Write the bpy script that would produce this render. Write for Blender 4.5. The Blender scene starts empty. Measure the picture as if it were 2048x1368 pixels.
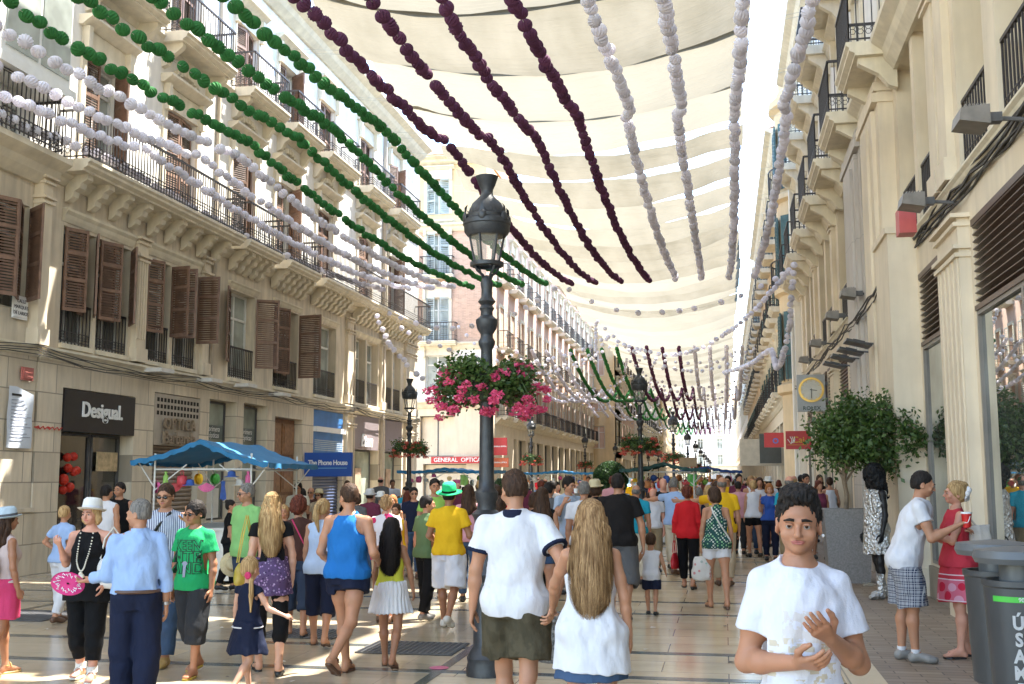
import bpy, bmesh, math, random
import numpy as np
from mathutils import Vector, Matrix
random.seed(7); RNG = np.random.default_rng(7)
SC = bpy.context.scene; COL = SC.collection
PI = math.pi
# ------------------------------------------------------------------ camera
F = 2200.; VPX, VPY = 1448., 955.; ROLL = .025; CAMH = 1.75
_d = np.array([(VPX-1024)/F, -(VPY-684)/F, 1.]); _d /= np.linalg.norm(_d)
_v = np.array([-ROLL, 1, 0]); _Z = _v-_v.dot(_d)*_d; _Z /= np.linalg.norm(_Z)
_X = np.cross(_Z, _d); _X = -_X if _X[0] < 0 else _X
RW = np.array([_X, _d, _Z]); CC = np.array([0, 0, CAMH])
cam = bpy.data.cameras.new('camera'); camo = bpy.data.objects.new('camera', cam); COL.objects.link(camo)
cam.sensor_width = 36; cam.lens = 36*F/2048; cam.clip_end = 2000; cam.clip_start = .05
_m = Matrix.Identity(4)
for i in range(3):
    _m[i][0] = RW[i][0]; _m[i][1] = RW[i][1]; _m[i][2] = -RW[i][2]
camo.matrix_world = Matrix.Translation(CC) @ _m
SC.camera = camo
def ray(px, py): return RW @ np.array([(px-1024)/F, -(py-684)/F, 1.])
def onx(px, py, x): r = ray(px, py); return CC+r*(x/r[0])
def ony(px, py, y): r = ray(px, py); return CC+r*(y/r[1])
def onz(px, py, z=0): r = ray(px, py); return CC+r*((z-CAMH)/r[2])
# ------------------------------------------------------------------ light
SUN = Vector((.32, .26, .91)).normalized()
el = math.asin(SUN.z); az = math.atan2(SUN.x, SUN.y)
w = bpy.data.worlds.new('World'); SC.world = w; w.use_nodes = True
nt = w.node_tree; bg = nt.nodes['Background']
sky = nt.nodes.new('ShaderNodeTexSky'); sky.sky_type = 'NISHITA'; sky.sun_disc = False
sky.sun_elevation = el; sky.sun_rotation = az; sky.air_density = 1.2; sky.dust_density = .2
nt.links.new(sky.outputs[0], bg.inputs[0]); bg.inputs[1].default_value = .125
sl = bpy.data.lights.new('sun', 'SUN'); sl.energy = 3.0; sl.angle = math.radians(.6); sl.color = (1, .95, .86)
so = bpy.data.objects.new('sun', sl); COL.objects.link(so)
so.rotation_euler = (-SUN).to_track_quat('-Z', 'Y').to_euler()
SC.view_settings.view_transform = 'Standard'; SC.view_settings.look = 'None'
SC.view_settings.exposure = 3.0; SC.view_settings.gamma = 1
SC.cycles.max_bounces = 7; SC.cycles.diffuse_bounces = 4; SC.cycles.glossy_bounces = 3
SC.cycles.transparent_max_bounces = 8; SC.cycles.caustics_reflective = False; SC.cycles.caustics_refractive = False
SC.cycles.use_denoising = True; SC.cycles.sample_clamp_indirect = 6
# ------------------------------------------------------------------ materials
MATS = {}
def newmat(name):
    m = bpy.data.materials.new(name); m.use_nodes = True; n = m.node_tree
    b = n.nodes['Principled BSDF']; return m, n, b
def mixc(n, fac, a, b, mode='MIX'):
    x = n.nodes.new('ShaderNodeMix'); x.data_type = 'RGBA'; x.blend_type = mode
    for s, v in ((0, fac), (6, a), (7, b)):
        if isinstance(v, bpy.types.NodeSocket): n.links.new(v, x.inputs[s])
        elif s == 0: x.inputs[0].default_value = v
        else: x.inputs[s].default_value = (*v[:3], 1)
    return x.outputs[2]
def coords(n, scale=(1, 1, 1), kind='Object', rot=(0, 0, 0)):
    t = n.nodes.new('ShaderNodeTexCoord'); mp = n.nodes.new('ShaderNodeMapping')
    n.links.new(t.outputs[kind], mp.inputs[0]); mp.inputs['Scale'].default_value = scale; mp.inputs['Rotation'].default_value = rot
    return mp.outputs[0]
def noise(n, vec, scale, detail=4, rough=.55):
    t = n.nodes.new('ShaderNodeTexNoise'); n.links.new(vec, t.inputs[0])
    t.inputs['Scale'].default_value = scale; t.inputs['Detail'].default_value = detail; t.inputs['Roughness'].default_value = rough
    return t.outputs[0]
def ramp(n, fac, stops):
    r = n.nodes.new('ShaderNodeValToRGB'); n.links.new(fac, r.inputs[0]); e = r.color_ramp.elements
    while len(e) < len(stops): e.new(.5)
    for k, (p, c) in enumerate(stops):
        e[k].position = p; e[k].color = (*c, 1) if isinstance(c, tuple) else (c, c, c, 1)
    return r.outputs[0]
def math_(n, op, a, b=0., c=None):
    x = n.nodes.new('ShaderNodeMath'); x.operation = op
    for i, v in enumerate((a, b, c)):
        if v is None: continue
        if isinstance(v, bpy.types.NodeSocket): n.links.new(v, x.inputs[i])
        else: x.inputs[i].default_value = v
    return x.outputs[0]
def bump(n, b, h, strength=.3, dist=.02):
    x = n.nodes.new('ShaderNodeBump'); x.inputs['Strength'].default_value = strength; x.inputs['Distance'].default_value = dist
    n.links.new(h, x.inputs['Height']); n.links.new(x.outputs[0], b.inputs['Normal'])
def M(name, col, rough=.6, var=.12, scale=4., bmp=0., metal=0., streak=0., spec=.5, sheen=0., bscale=None):
    if name in MATS: return MATS[name]
    m, n, b = newmat(name); b.inputs['Roughness'].default_value = rough; b.inputs['Metallic'].default_value = metal
    b.inputs['Specular IOR Level'].default_value = spec
    if sheen: b.inputs['Sheen Weight'].default_value = sheen
    c = coords(n)
    lo = tuple(v*(1-var) for v in col); hi = tuple(min(1, v*(1+var)) for v in col)
    f = noise(n, c, scale)
    f = ramp(n, f, [(.3, 0.), (.7, 1.)])
    o = mixc(n, f, lo, hi)
    if streak:
        s = ramp(n, noise(n, coords(n, (2.2, 2.2, .25)), 2.2, 5), [(.40, 0.), (.64, 1.)])
        o = mixc(n, math_(n, 'MULTIPLY', s, streak), o, tuple(v*.45 for v in col))
    n.links.new(o, b.inputs['Base Color'])
    if bmp: bump(n, b, noise(n, c, bscale or scale*6, 3), bmp, .01)
    MATS[name] = m; return m
# ------------------------------------------------------------------ mesh helper
class MB:
    def __init__(s): s.v = []; s.f = []; s.mi = []; s.m = 0
    def add(s, vs, fs):
        k = len(s.v); s.v.extend([tuple(map(float, v)) for v in vs]); s.f.extend([tuple(i+k for i in f) for f in fs]); s.mi.extend([s.m]*len(fs)); return s
    def box(s, x0, x1, y0, y1, z0, z1):
        if x0 > x1: x0, x1 = x1, x0
        if y0 > y1: y0, y1 = y1, y0
        if z0 > z1: z0, z1 = z1, z0
        return s.add([(x0, y0, z0), (x1, y0, z0), (x1, y1, z0), (x0, y1, z0), (x0, y0, z1), (x1, y0, z1), (x1, y1, z1), (x0, y1, z1)],
                     [(0, 3, 2, 1), (4, 5, 6, 7), (0, 1, 5, 4), (1, 2, 6, 5), (2, 3, 7, 6), (3, 0, 4, 7)])
    def quad(s, a, b, c, d): return s.add([a, b, c, d], [(0, 1, 2, 3)])
    def tube(s, pts, r, n=6, caps=True):
        pts = [Vector(p) for p in pts]; rs = r if isinstance(r, (list, tuple)) else [r]*len(pts)
        vs = []; up = None
        for i, p in enumerate(pts):
            t = (pts[min(i+1, len(pts)-1)]-pts[max(i-1, 0)])
            t = t.normalized() if t.length > 1e-9 else Vector((0, 0, 1))
            a = t.orthogonal().normalized() if up is None else (up-t*up.dot(t))
            a = a.normalized() if a.length > 1e-6 else t.orthogonal().normalized()
            up = a; b = t.cross(a)
            for k in range(n):
                q = p+(a*math.cos(2*PI*k/n)+b*math.sin(2*PI*k/n))*rs[i]; vs.append(q)
        fs = []
        for i in range(len(pts)-1):
            for k in range(n):
                fs.append((i*n+k, i*n+(k+1) % n, (i+1)*n+(k+1) % n, (i+1)*n+k))
        if caps: fs.append(tuple(range(n))[::-1]); fs.append(tuple((len(pts)-1)*n+k for k in range(n)))
        return s.add(vs, fs)
    def lathe(s, prof, n=24, c=(0, 0, 0), caps=True, wob=None):
        vs = []; fs = []
        for i, (r, z) in enumerate(prof):
            for k in range(n):
                a = 2*PI*k/n; rr = r*(wob(a, i) if wob else 1)
                vs.append((c[0]+rr*math.cos(a), c[1]+rr*math.sin(a), c[2]+z))
        for i in range(len(prof)-1):
            for k in range(n): fs.append((i*n+k, i*n+(k+1) % n, (i+1)*n+(k+1) % n, (i+1)*n+k))
        if caps: fs.append(tuple(range(n))[::-1]); fs.append(tuple((len(prof)-1)*n+k for k in range(n)))
        return s.add(vs, fs)
    def ball(s, c, r, nu=10, nv=7, sc=(1, 1, 1)):
        prof = [(math.sin(PI*i/nv), -math.cos(PI*i/nv)) for i in range(nv+1)]
        vs = []; fs = []
        for i, (rr, z) in enumerate(prof):
            for k in range(nu):
                a = 2*PI*k/nu; vs.append((c[0]+r*sc[0]*max(rr, .001)*math.cos(a), c[1]+r*sc[1]*max(rr, .001)*math.sin(a), c[2]+r*sc[2]*z))
        for i in range(nv):
            for k in range(nu): fs.append((i*nu+k, i*nu+(k+1) % nu, (i+1)*nu+(k+1) % nu, (i+1)*nu+k))
        return s.add(vs, fs)
    def extr(s, prof, x0, x1, ends=True):
        """profile of (y,z) points swept along local x"""
        n = len(prof); vs = [(x0, y, z) for y, z in prof]+[(x1, y, z) for y, z in prof]
        fs = [(i, (i+1) % n, n+(i+1) % n, n+i) for i in range(n)]
        if ends: fs += [tuple(range(n))[::-1], tuple(range(n, 2*n))]
        return s.add(vs, fs)
    def ring(s, c, r, t, axis='x', n=10, seg=4):
        pts = []
        for k in range(n+1):
            a = 2*PI*k/n; u, v = r*math.cos(a), r*math.sin(a)
            pts.append({'x': (c[0], c[1]+u, c[2]+v), 'y': (c[0]+u, c[1], c[2]+v), 'z': (c[0]+u, c[1]+v, c[2])}[axis])
        return s.tube(pts, t, seg, False)
    def xf(s, mat, start=0):
        for i in range(start, len(s.v)): s.v[i] = tuple(mat @ Vector(s.v[i]))
        return s
    def build(s, name, mats, parent=None, smooth=False, world=False, loc=None):
        me = bpy.data.meshes.new(name)
        v = np.array(s.v, float).reshape(-1, 3)
        if world and parent is not None: v = v-np.array(ROOTLOC.get(parent.name, (0, 0, 0)))
        if loc is not None: v = v-np.array(loc)
        me.from_pydata(v.tolist(), [], s.f)
        if not isinstance(mats, (list, tuple)): mats = [mats]
        for m in mats: me.materials.append(m)
        if len(mats) > 1: me.polygons.foreach_set('material_index', s.mi)
        if smooth:
            me.shade_smooth()
            if smooth != 'all':
                try: me.set_sharp_from_angle(angle=math.radians(40))
                except Exception: pass
        me.update()
        o = bpy.data.objects.new(name, me); COL.objects.link(o)
        if parent is not None: o.parent = parent
        if loc is not None: o.location = loc
        return o
ROOTLOC = {}
def empty(name, loc=(0, 0, 0), rz=0.):
    o = bpy.data.objects.new(name, None); COL.objects.link(o); o.location = loc; o.rotation_euler = (0, 0, rz)
    o.empty_display_size = .2; ROOTLOC[o.name] = tuple(loc); return o
def tag(o, label=None, cat=None, group=None, kind=None):
    if label: o['label'] = label
    if cat: o['category'] = cat
    if group: o['group'] = group
    if kind: o['kind'] = kind
    return o
def copy_tree(o, parent=None):
    c = o.copy(); COL.objects.link(c); c.parent = parent
    for ch in list(o.children): copy_tree(ch, c)
    return c
def text_mesh(s, size, extrude=.01, bold=0., shear=0., space=1.):
    """letters as verts/faces lying in local x-z, facing -y"""
    cu = bpy.data.curves.new('t', 'FONT'); cu.body = s; cu.size = size; cu.extrude = extrude; cu.offset = bold; cu.shear = shear
    cu.space_character = space; cu.align_x = 'CENTER'; cu.align_y = 'CENTER'; cu.resolution_u = 3
    o = bpy.data.objects.new('t', cu); COL.objects.link(o)
    dg = bpy.context.evaluated_depsgraph_get(); me = bpy.data.meshes.new_from_object(o.evaluated_get(dg))
    vs = [(v.co.x, -v.co.z, v.co.y) for v in me.vertices]; fs = [tuple(p.vertices) for p in me.polygons]
    bpy.data.objects.remove(o); bpy.data.curves.remove(cu); bpy.data.meshes.remove(me)
    return vs, fs
TXT = {}
_O = 'first second third fourth fifth sixth seventh eighth ninth tenth eleventh twelfth thirteenth fourteenth fifteenth sixteenth seventeenth eighteenth nineteenth'.split()
def ordn(i):
    if i < 19: return _O[i]
    t, u = divmod(i+1, 10); b = {2: 'twent', 3: 'thirt', 4: 'fort', 5: 'fift', 6: 'sixt', 7: 'sevent', 8: 'eight', 9: 'ninet'}[t]
    return b+'ieth' if u == 0 else b+'y-'+_O[u-1]
def text(s, *a, **k):
    key = (s, a, tuple(sorted(k.items())))
    if key not in TXT: TXT[key] = text_mesh(s, *a, **k)
    return TXT[key]
# ------------------------------------------------------------------ palette
STONE = M('stone_cream', (.69, .60, .47), .75, .14, 1.2, .25, streak=.45)
STONE2 = M('stone_warm', (.71, .615, .475), .7, .08, 1.5, .12, streak=.16)
STUCCO = M('stucco_white', (.82, .79, .73), .85, .05, 1.5, .15, streak=.22)
MOULD = M('moulding', (.72, .65, .51), .7, .1, 3., .1, streak=.22)
OCHRE = M('stucco_ochre', (.66, .50, .30), .85, .08, 1.4, .1, streak=.15)
PINK = M('stucco_pink', (.62, .42, .32), .85, .08, 1.4, .1, streak=.2)
BROWN = M('shutter_brown', (.20, .12, .085), .55, .25, 6., .1)
BROWNL = M('shutter_faded', (.30, .19, .14), .6, .2, 6., .1)
GREYG = M('shutter_grey', (.42, .45, .42), .6, .12, 5.)
TEAL = M('shutter_teal', (.045, .11, .115), .5, .15, 5.)
IRON = M('wrought_iron', (.035, .03, .032), .5, .3, 9., .1)
IRONG = M('iron_grey', (.10, .10, .105), .5, .2, 8., .1)
LAMPM = M('cast_iron', (.030, .032, .036), .42, .35, 14., .25)
WHITEP = M('white_paint', (.72, .72, .69), .45, .05, 5.)
WOODD = M('door_wood', (.22, .10, .045), .5, .3, 7., .15)
STEEL = M('steel', (.42, .42, .42), .3, .1, 6., metal=1.)
DARKM = M('dark_interior', (.015, .013, .012), .8, .3, 2.)
CURTAIN = M('curtain', (.50, .50, .46), .9, .12, 3.)
BLACKP = M('black_panel', (.012, .010, .012), .35, .2, 3.)
WHITEL = M('white_letters', (.80, .80, .80), .4, .03, 5.)
TILE = M('roof_tile', (.42, .22, .13), .8, .3, 6., .3)
CABLE = M('cable', (.05, .045, .04), .7, .3, 9.)
def glassmat(name, col, rough=.04, spec=.9):
    m, n, b = newmat(name); b.inputs['Roughness'].default_value = rough
    b.inputs['Specular IOR Level'].default_value = spec; b.inputs['IOR'].default_value = 1.9 if rough < .05 else 1.6
    b.inputs['Metallic'].default_value = .93 if rough < .02 else 0
    c = noise(n, coords(n), .9, 3)
    n.links.new(mixc(n, ramp(n, c, [(.35, 0.), (.65, 1.)]), tuple(v*.55 for v in col), tuple(v*1.3 for v in col)), b.inputs['Base Color'])
    return m
GLASSD = glassmat('window_glass', (.085, .10, .10)); GLASSL = glassmat('window_glass_curtained', (.36, .40, .37), .12, .6)
GLASSS = glassmat('shop_glass', (.46, .50, .50), .01, 1.)
GLASSG = glassmat('frosted_glass', (.33, .38, .33), .18, .6)
def blockstone(name, col, bw, bh, rough=.6, mort=.012, streak=.4, rot=(0, 0, 0), mcol=.45, bmp=.35, var=.12):
    m, n, b = newmat(name); b.inputs['Roughness'].default_value = rough
    mp = coords(n, rot=rot)
    br = n.nodes.new('ShaderNodeTexBrick'); n.links.new(mp, br.inputs[0]); br.inputs['Scale'].default_value = 1
    br.inputs['Brick Width'].default_value = bw; br.inputs['Row Height'].default_value = bh; br.inputs['Mortar Size'].default_value = mort
    br.inputs['Mortar Smooth'].default_value = .1; br.inputs['Bias'].default_value = 0
    br.inputs[1].default_value = (*[v*(1-var) for v in col], 1); br.inputs[2].default_value = (*[min(1, v*(1+var)) for v in col], 1)
    br.inputs[3].default_value = (*[v*mcol for v in col], 1)
    f = ramp(n, noise(n, coords(n, (3, 3, .5)), 2.5, 5), [(.38, 0.), (.66, 1.)])
    o = mixc(n, math_(n, 'MULTIPLY', f, streak), br.outputs[0], tuple(v*.55 for v in col))
    n.links.new(o, b.inputs['Base Color'])
    h = math_(n, 'MULTIPLY_ADD', br.outputs['Fac'], -1., math_(n, 'MULTIPLY', noise(n, coords(n), 14, 3), .3))
    bump(n, b, h, bmp, .01)
    return m
XZ = (-PI/2, 0, 0)
TRAV = blockstone('travertine_blocks', (.69, .60, .47), 1.15, .56, rot=XZ)
BRICK = blockstone('pink_brick', (.56, .37, .27), .25, .07, .85, .006, .15, XZ, 1.3)
GREYST = blockstone('grey_pilaster_stone', (.50, .46, .42), 3., 1.6, .6, .006, .25, XZ, .6, .15, .05)
# ------------------------------------------------------------------ ground
XL, XR = -12.5, 3.0
def groundmat():
    m, n, b = newmat('marble_paving')
    t = n.nodes.new('ShaderNodeTexCoord'); sp = n.nodes.new('ShaderNodeSeparateXYZ'); n.links.new(t.outputs['Object'], sp.inputs[0])
    X, Y = sp.outputs[0], sp.outputs[1]
    br = n.nodes.new('ShaderNodeTexBrick'); n.links.new(t.outputs['Object'], br.inputs[0]); br.inputs['Scale'].default_value = 1
    br.inputs['Brick Width'].default_value = 1.2; br.inputs['Row Height'].default_value = .575; br.inputs['Mortar Size'].default_value = .006
    br.inputs[1].default_value = (.66, .53, .35, 1); br.inputs[2].default_value = (.75, .62, .43, 1); br.inputs[3].default_value = (.16, .12, .08, 1)
    # left side: greyer slabs with tan lozenges
    vo = n.nodes.new('ShaderNodeTexVoronoi'); vo.feature = 'F1'; vo.distance = 'MANHATTAN'
    mp = coords(n, (.42, .9, 1)); n.links.new(mp, vo.inputs[0]); vo.inputs['Scale'].default_value = 1; vo.inputs['Randomness'].default_value = .55
    tone = ramp(n, vo.outputs['Color'], [(.35, (.40, .35, .27)), (.6, (.56, .43, .25)), (.85, (.50, .44, .34))])
    left = mixc(n, .75, br.outputs[0], tone)
    fx = n.nodes.new('ShaderNodeMapRange'); n.links.new(X, fx.inputs[0]); fx.inputs[1].default_value = -2.6; fx.inputs[2].default_value = -2.5
    base = mixc(n, fx.outputs[0], left, br.outputs[0])
    vein = ramp(n, noise(n, coords(n, (.8, 2.2, 1)), 1.6, 6, .65), [(.3, 0.), (.7, 1.)])
    base = mixc(n, vein, base, mixc(n, .35, base, (.30, .22, .13)))
    st = ramp(n, noise(n, coords(n), .7, 5, .7), [(.5, 0.), (.8, 1.)])
    base = mixc(n, math_(n, 'MULTIPLY', st, .35), base, (.22, .17, .11))
    n.links.new(base, b.inputs['Base Color'])
    r = n.nodes.new('ShaderNodeMapRange'); n.links.new(noise(n, coords(n), 1.8, 4), r.inputs[0]); r.inputs[3].default_value = .07; r.inputs[4].default_value = .30
    n.links.new(r.outputs[0], b.inputs['Roughness']); b.inputs['Specular IOR Level'].default_value = .65
    bump(n, b, math_(n, 'MULTIPLY', br.outputs['Fac'], -1.), .2, .004)
    return m
g = MB(); g.quad((-300, -60, -.03), (300, -60, -.03), (300, 900, -.03), (-300, 900, -.03))
tag(g.build('ground', M('asphalt', (.2, .18, .15), .8)), kind='structure')
g = MB(); g.quad((-40, -12, 0), (1.0, -12, 0), (1.0, 330, 0), (-40, 330, 0))
tag(g.build('street', groundmat()), kind='structure')
def pavermat():
    m, n, b = newmat('brown_pavers'); b.inputs['Roughness'].default_value = .55
    br = n.nodes.new('ShaderNodeTexBrick'); n.links.new(coords(n), br.inputs[0]); br.inputs['Scale'].default_value = 1
    br.inputs['Brick Width'].default_value = .42; br.inputs['Row Height'].default_value = .14; br.inputs['Mortar Size'].default_value = .007
    br.inputs[1].default_value = (.24, .18, .13, 1); br.inputs[2].default_value = (.34, .27, .20, 1); br.inputs[3].default_value = (.09, .065, .05, 1)
    o = mixc(n, ramp(n, noise(n, coords(n), 1.2, 5), [(.35, 0.), (.7, .5)]), br.outputs[0], (.20, .15, .11))
    n.links.new(o, b.inputs['Base Color']); bump(n, b, math_(n, 'MULTIPLY', br.outputs['Fac'], -1.), .5, .006); return m
g = MB(); g.quad((1.32, -12, .0), (12, -12, .0), (12, 330, .0), (1.32, 330, .0))
tag(g.build('pavement', pavermat()), kind='structure')
g = MB(); g.box(.99, 1.33, -12, 330, -.05, .004)
tag(g.build('pavement_border', blockstone('border_stone', (.62, .50, .34), .34, 1.1, .35, .008, .15)), kind='structure')
g = MB(); y = 5.4
while y < 140:
    for a in (y, y+1.4): g.box(XL, .985, a-.07, a+.07, -.01, .004)
    y += 4.6
for x in (-2.6, -9.3):
    y = -6
    g.box(x-.05, x+.05, -6, 140, -.01, .0035)
tag(g.build('paving_bands', M('dark_marble', (.075, .085, .085), .2, .25, 3., spec=.6)), kind='structure')
# drain grates
def grate(px, py, sx, sy, lab):
    c = onz(px, py); m = MB()
    r = empty('drain_grate', (c[0], c[1], 0)); tag(r, lab, 'grate', 'drain grates in the paving')
    z0, z1 = .002, .016
    k = MB(); k.box(-sx/2, sx/2, -sy/2, sy/2, .001, .0045); k.build('drain_pit', DARKM, r)
    for i in range(int(sx/.06)+1): m.box(-sx/2+i*.06-.008, -sx/2+i*.06+.008, -sy/2, sy/2, z0+.004, z1)
    for i in range(int(sy/.06)+1): m.box(-sx/2, sx/2, -sy/2+i*.06-.008, -sy/2+i*.06+.008, z0+.003, z1-.001)
    m.build('grid_bars', IRONG, r)
grate(828, 1297, 1.0, .8, 'dark iron grid drain in the paving left of the near lamp post')
grate(66, 1232, .9, 1.0, 'dark iron drain in the paving behind the woman with the pink skirt')
grate(610, 1268, .9, .7, 'dark drain grate between the man in the blue tank top and the woman in wedges')
# ------------------------------------------------------------------ building kit
class Bld:
    """side: 'L' faces +X, 'R' faces -X, 'F' faces the camera (-Y)"""
    def __init__(s, name, label, side, x, y0, y1, cat='building', group=None):
        s.side = side; s.y0 = y0; s.y1 = y1
        loc, rz = {'L': ((x, y0, 0), PI/2), 'R': ((x, y1, 0), -PI/2), 'F': ((y0, x, 0), 0)}[side]
        s.root = empty(name, loc, rz); tag(s.root, label, cat, group)
    def U(s, y): return y-s.y0 if s.side in 'LF' else s.y1-y
    def box(s, mb, ya, yb, n0, n1, z0, z1): mb.box(s.U(ya), s.U(yb), -n1, -n0, z0, z1)
    def extr(s, mb, ya, yb, prof):
        a, b = sorted((s.U(ya), s.U(yb))); mb.extr([(-n, z) for n, z in prof], a, b)
    def wall(s, mat, z0, z1, openings, ya=None, yb=None, depth=.3, name='wall', back=8., n=0., label=None):
        ya = s.y0 if ya is None else ya; yb = s.y1 if yb is None else yb
        mb = MB(); ua, ub = sorted((s.U(ya), s.U(yb)))
        ops = [(min(s.U(a), s.U(b)), max(s.U(a), s.U(b)), c, d) for a, b, c, d in openings]
        us = sorted({ua, ub, *[v for o in ops for v in o[:2] if ua < v < ub]}); zs = sorted({z0, z1, *[v for o in ops for v in o[2:] if z0 < v < z1]})
        for i in range(len(us)-1):
            for j in range(len(zs)-1):
                cu, cz = (us[i]+us[i+1])/2, (zs[j]+zs[j+1])/2
                if any(o[0] < cu < o[1] and o[2] < cz < o[3] for o in ops): continue
                mb.quad((us[i], -n, zs[j]), (us[i+1], -n, zs[j]), (us[i+1], -n, zs[j+1]), (us[i], -n, zs[j+1]))
        for a, b, c, d in ops:
            a, b, c, d = max(a, ua), min(b, ub), max(c, z0), min(d, z1); D = depth
            mb.quad((a, -n, c), (a, -n, d), (a, D, d), (a, D, c)); mb.quad((b, -n, d), (b, -n, c), (b, D, c), (b, D, d))
            mb.quad((a, -n, d), (b, -n, d), (b, D, d), (a, D, d)); mb.quad((b, -n, c), (a, -n, c), (a, D, c), (b, D, c))
        mb.box(ua, ub, depth+.02, back, z0+.001, z1-.001)
        mb.box(ua, ua+.01, -n+.001, depth, z0, z1); mb.box(ub-.01, ub, -n+.001, depth, z0, z1)
        mb.box(ua, ub, -n+.001, depth, z1-.012, z1-.001)
        o = mb.build(name, mat, s.root)
        if label: o['label'] = label
        return o
    def window(s, ya, yb, z0, z1, glass=None, cols=2, rows=(.72,), fmat=None, rec=.18, name='window', fw=.06):
        a, b = sorted((s.U(ya), s.U(yb))); f = MB(); n0, n1 = rec, rec+.06
        f.box(a, a+fw, n0, n1, z0, z1); f.box(b-fw, b, n0, n1, z0, z1); f.box(a+fw, b-fw, n0, n1, z1-fw, z1); f.box(a+fw, b-fw, n0, n1, z0, z0+fw)
        for k in range(1, cols):
            c = a+(b-a)*k/cols; f.box(c-fw*.7, c+fw*.7, n0-.003, n1, z0+fw, z1-fw)
        for r in rows:
            z = z0+(z1-z0)*r; f.box(a+fw, b-fw, n0-.006, n1, z-fw*.5, z+fw*.5)
        fo = f.build(name, fmat or WHITEP, s.root)
        p = MB(); p.quad((a, n1-.02, z0), (b, n1-.02, z0), (b, n1-.02, z1), (a, n1-.02, z1)); p.build('pane', glass or GLASSD, fo)
        return fo
    def leaf(s, y, z0, z1, w, ang, mat=None, inward=False, n=.02, name='shutter', slat=.055):
        """louvred shutter leaf hinged at y; ang from the wall plane, opening outwards; w signed along +Y"""
        k = 1 if s.side in 'LF' else -1; w = w*k; sgn = 1 if w > 0 else -1; w = abs(w); h = z1-z0; mb = MB(); t = .02
        mb.box(0, .05, -t, t, 0, h); mb.box(w-.05, w, -t, t, 0, h)
        for z in (0, h*.36, h*.68, h-.07): mb.box(.05, w-.05, -t+.001, t-.001, z, z+.07)
        z = .09
        while z < h-.09:
            mb.add([(.05, -.016, z), (w-.05, -.016, z), (w-.05, .016, z+.036), (.05, .016, z+.036),
                    (.05, -.012, z-.006), (w-.05, -.012, z-.006), (w-.05, .020, z+.03), (.05, .020, z+.03)], [(0, 1, 2, 3), (7, 6, 5, 4)]); z += slat
        a = math.radians(ang)
        mb.xf(Matrix.Translation((s.U(y), -n, z0)) @ Matrix.Rotation(-a*sgn, 4, 'Z') @ Matrix.Diagonal((sgn, 1, 1, 1)))
        return mb.build(name, mat or BROWN, s.root)
    def surround(s, ya, yb, z0, z1, kind='cornice', mat=None, w=.16):
        mb = MB(); a, b = sorted((ya, yb))
        s.box(mb, a-w, a, 0, .06, z0, z1); s.box(mb, b, b+w, 0, .06, z0, z1); s.box(mb, a-w, b+w, 0, .064, z1, z1+.2)
        if kind != 'flat':
            s.extr(mb, a-w-.12, b+w+.12, [(0, z1+.52), (0, z1+.72), (.3, z1+.72), (.3, z1+.66), (.2, z1+.6), (.1, z1+.52)])
            s.box(mb, a-w+.02, b+w-.02, 0, .05, z1+.2, z1+.52)
            for q in (a-w, b+w-.14): s.box(mb, q, q+.14, .05, .18, z1-.1, z1+.52)
        if kind == 'arch':
            m = (a+b)/2; st = len(mb.v); pts = []
            for i in range(9):
                t = PI*i/8; mb.box(s.U(m)+math.cos(t)*.5-.07, s.U(m)+math.cos(t)*.5+.07, -.16, -.05, z1+.72+math.sin(t)*.22, z1+.86+math.sin(t)*.22)
        return mb.build('window_surround', mat or MOULD, s.root)
    def railing(s, ya, yb, z0, h, out, sides=True, mat=None, step=.12, name='railing', parent=None, fancy=True, thick=.009):
        """bars in plane n=out; side returns back to the wall"""
        a, b = sorted((s.U(ya), s.U(yb))); mb = MB(); t = thick
        def run(p, q):
            p = Vector(p); q = Vector(q); L = (q-p).length; d = (q-p)/L; n = max(2, int(L/step)); nn = Vector((d.y, -d.x, 0))
            for zz, th in ((h, .022), (.06, .012), (h*.3, .008)):
                x = [p-nn*th, q-nn*th, q+nn*th, p+nn*th]
                mb.add([(v.x, v.y, z0+zz-th) for v in x]+[(v.x, v.y, z0+zz+th) for v in x], [(0, 3, 2, 1), (4, 5, 6, 7), (0, 1, 5, 4), (1, 2, 6, 5), (2, 3, 7, 6), (3, 0, 4, 7)])
            for i in range(n+1):
                c = p+d*(L*i/n); mb.box(c.x-t, c.x+t, c.y-t, c.y+t, z0, z0+h)
                if fancy and i < n:
                    c = p+d*(L*(i+.5)/n); R = min(step*.4, .05)
                    for zc in (.06+h*.12, h*.3-R*.9):
                        pts = [(c+d*(R*math.cos(2*PI*k/6))+Vector((0, 0, z0+zc+R*math.sin(2*PI*k/6)))) for k in range(7)]
                        mb.tube(pts, .007, 3, False)
        run((a, -out, 0), (b, -out, 0))
        if sides: run((a, -out, 0), (a, 0, 0)); run((b, -out, 0), (b, 0, 0))
        return mb.build(name, mat or IRON, parent or s.root)
    def balcony(s, ya, yb, z, out=.75, h=1.0, brackets=True, mat=None, step=.12, fancy=True, th=.24):
        a, b = sorted((ya, yb)); mb = MB()
        s.extr(mb, a, b, [(0, z-th), (0, z), (out, z), (out, z-.06), (out-.05, z-.10), (out-.05, z-.15), (out-.14, z-.2), (out-.14, z-th)])
        o = mb.build('balcony', mat or MOULD, s.root)
        if brackets:
            n = max(2, int((b-a)/1.3)+1)
            for i in range(n):
                c = a+.2+(b-a-.4)*i/(n-1); k = MB()
                s.extr(k, c-.08, c+.08, [(0, z-th), (out-.2, z-th), (out-.2, z-th-.1), (out*.55, z-th-.2), (out*.35, z-th-.3), (.14, z-th-.5), (0, z-th-.55)])
                k.build('bracket', mat or MOULD, o)
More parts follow.
